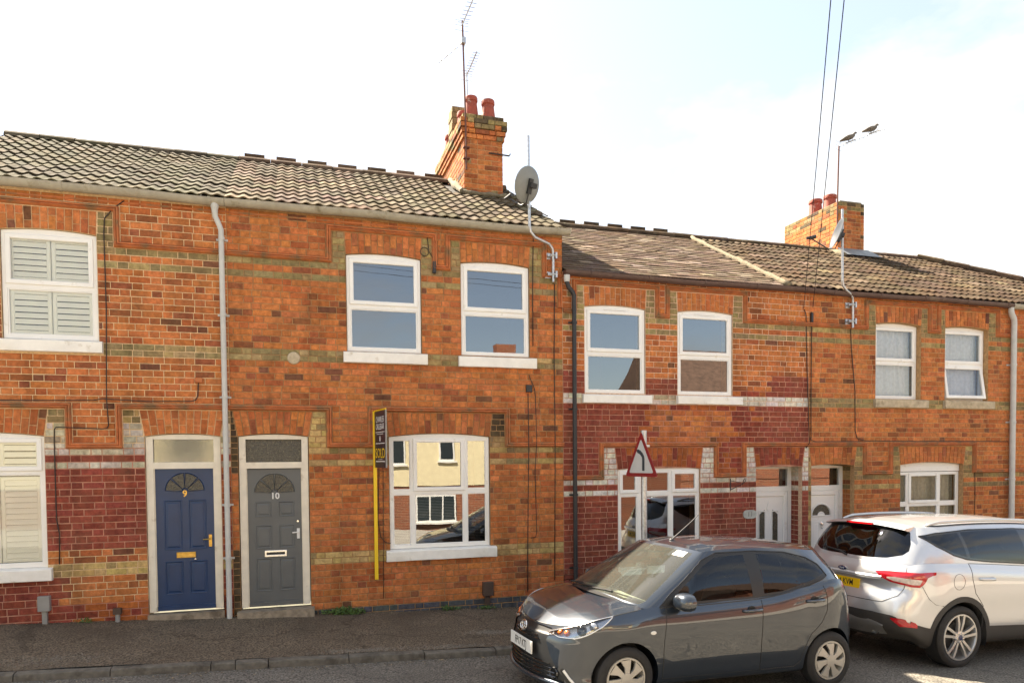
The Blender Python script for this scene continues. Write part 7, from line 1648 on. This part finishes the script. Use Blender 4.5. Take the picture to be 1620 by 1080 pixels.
        mb.tube([V((e[0], (e[1] - 0.035) * sg, e[2] + 0.015 + 0.035 * k)) for e, k in zip(E, h)], 0.017, 8, rs=[0.012 + 0.007 * k for k in h]); mb.build('roof_rail', M_ALLOY, t, smooth='all')
        mb = MB(); mb.tube([V((e[0], (e[1] - 0.035) * sg, e[2] + 0.006)) for e in E], 0.014, 6); mb.build('rail_base', M_CBLK, t)
        for cx in (1.345, -1.345):
            mb = MB(); arch_flange(mb, lo, cx, hub, AR, sg, 0.26); mb.build('arch_lip', M_CLAD, t)
            mb = MB(); well(mb, cx, hub, AR + 0.005, 0.90, 0.55, sg); mb.build('wheel_arch_liner', M_CBLK, t); wheel(t, cx, 0.785 * sg, hub, 0.235, 0.268, 'alloy', sg)
        mb = MB(); mb.tube([(-2.20, 0.50 * sg, 0.40), (-2.02, 0.50 * sg, 0.40)], 0.045, 16, cap=False); mb.tube([(-2.14, 0.50 * sg, 0.40), (-2.0, 0.50 * sg, 0.40)], 0.036, 12); mb.build('exhaust_pipe', M_CHROME, t, smooth='all')
        mb = MB(); c = V((0.86, 1.02 * sg, 1.16)); mb.tube([c + V((0, -0.10 * sg, -0.05)), c + V((0, -0.02 * sg, 0)), c + V((0, 0.06 * sg, 0.01)), c + V((0, 0.10 * sg, 0.0))], 0.08, 12, rs=[0.03, 0.075, 0.085, 0.05]); mb.build('door_mirror', M_CSILV, t, smooth='all')
        p = V(low.ev(np.array([nS - 2.1]), np.array([vz(nS - 2.1, 0.84)]))[0]); mb = MB(); mb.lathe([(0.11, -0.02), (0.09, 0.012), (0.001, 0.02)], Matrix.Translation((p.x, p.y * sg, p.z)) @ V((0.8, 0.5 * sg, 0.2)).to_track_quat('Z', 'Y').to_matrix().to_4x4() @ Matrix.Diagonal((1.5, 0.7, 1, 1)), 18); mb.build('headlight', M_LAMPIN, t, smooth='all')
    # rear skid panel, spoiler, brake light, wiper
    mb = MB(); n = 16; A = []
    for k in range(n + 1):
        y = -0.62 + 1.24 * k / n; e = (abs(y) / 0.62) ** 4; A.append([mb.vert((-2.262 + 0.055 * (y / 0.62) ** 2 + dx, y, z + e * dz)) for dx, z, dz in ((-0.012, 0.535, -0.05), (-0.018, 0.50, -0.03), (0.0, 0.44, 0.0), (0.06, 0.345, 0.03))])
    for a, b in zip(A[:-1], A[1:]):
        for q in range(3): mb.face((a[q], b[q], b[q + 1], a[q + 1]))
    o = mb.build('skid_panel', plain('satin_grey', (0.20, 0.20, 0.195), 0.4, metal=0.4, noise=0.05), t); fixnormals(o)
    mb = MB(); n = 16; A = []
    for k in range(n + 1):
        y = -0.585 + 1.17 * k / n; b_ = 0.05 * (y / 0.585) ** 2; zz = 1.615 - 0.045 * (y / 0.585) ** 2; A.append([mb.vert(p) for p in ((-1.80 + b_, y, zz + 0.012), (-1.93 + b_, y, zz - 0.010), (-1.955 + b_, y, zz - 0.028), (-1.90 + b_, y, zz - 0.045), (-1.84 + b_, y, zz - 0.040))])
    for a, b in zip(A[:-1], A[1:]):
        for q in range(4): mb.face((a[q], b[q], b[q + 1], a[q + 1]))
    mb.face(A[0]); mb.face(A[-1][::-1]); o = mb.build('spoiler', M_CSILV, t); fixnormals(o)
    mb = MB(); mb.box(-1.962, -1.90, -0.19, 0.19, 1.574, 1.596); mb.build('high_brake_light', M_REDL, t)
    def gp(s_, v_, out=0.012): 
        p = up.ev(np.array([s_]), np.array([v_]))[0]; return V((p[0] - out, p[1], p[2] + out * 0.5))
    wp = bpy.data.objects.new('wiper', None); col.objects.link(wp); wp.parent = t
    mb = MB(); mb.tube([gp(0.0, 0.06, 0.02), gp(0.25, 0.14, 0.022), gp(0.75, 0.20, 0.02)], 0.012, 6); mb.build('arm', M_CBLK, wp); mb = MB(); mb.tube([gp(0.1, 0.15), gp(0.5, 0.18), gp(0.95, 0.22)], 0.009, 6); mb.build('blade', M_CBLK, wp)
    # chrome bar over the plate, plate, emblem
    xb = lambda s_, z: V(low.ev(np.array([s_]), np.array([vz(s_, z)]))[0])
    mb = MB(); A = []
    for s_ in np.linspace(0, 1.12, 12):
        p = xb(s_, 1.0); A.append((p + V((-0.002, 0, 0.025)), p + V((-0.022, 0, 0.008)), p + V((-0.020, 0, -0.022)), p + V((0.004, 0, -0.03))))
    for sg in (1, -1):
        ids = [[mb.vert((q.x, q.y * sg, q.z)) for q in a] for a in A]
        for a, b in zip(ids[:-1], ids[1:]):
            for q in range(3): mb.face((a[q], b[q], b[q + 1], a[q + 1])[::sg])
    o = mb.build('tailgate_bar', M_CSILV, t); fixnormals(o)
    p = xb(0, 0.89); PM = Matrix(((0, 0, -1, p.x - 0.012), (-1, 0, 0, 0), (0, 1, 0, 0.890), (0, 0, 0, 1))) @ Matrix.Rotation(R(-4), 4, 'X'); numplate(t, 'YV14 KVM', PM, M_PLY)
    p = xb(0, 1.04); EM = Matrix(((0, 0, -1, p.x - 0.006), (-1, 0, 0, 0), (0, 1, 0, 1.045), (0, 0, 0, 1)))
    mb = MB(); mb.lathe([(0.066, -0.006), (0.066, 0.004), (0.058, 0.006)], EM @ Matrix.Diagonal((1, 0.42, 1, 1)), 28); em = mb.build('emblem', M_CHROME, t, smooth=40); mb = MB(); mb.lathe([(0.058, 0.004), (0.04, 0.007), (0.001, 0.008)], EM @ Matrix.Diagonal((1, 0.42, 1, 1)), 28); mb.build('badge_field', M_FBLUE, em, smooth='all')
    text_mesh('badge_script', 'Ford', 0.036, EM @ Matrix.Translation((0, 0, 0.0085)), M_TXTW, em, 0.0004)
    mb = MB(); mb.box(-1.75, 2.0, -0.7, 0.7, 0.26, 0.28); mb.build('underbody', M_CBLK, t)
    interior(t, 0.86, 1.10, 0.42, 0.80, [0.15, -0.75], -0.38, tall=1.15)
    return t
car2 = suv(); place(car2, (9.47, -2.88, zr(9.47, -2.88)), R(3.6), SL, 1.12)

for o in col.objects:
    if '_t' in o.keys(): del o['_t']
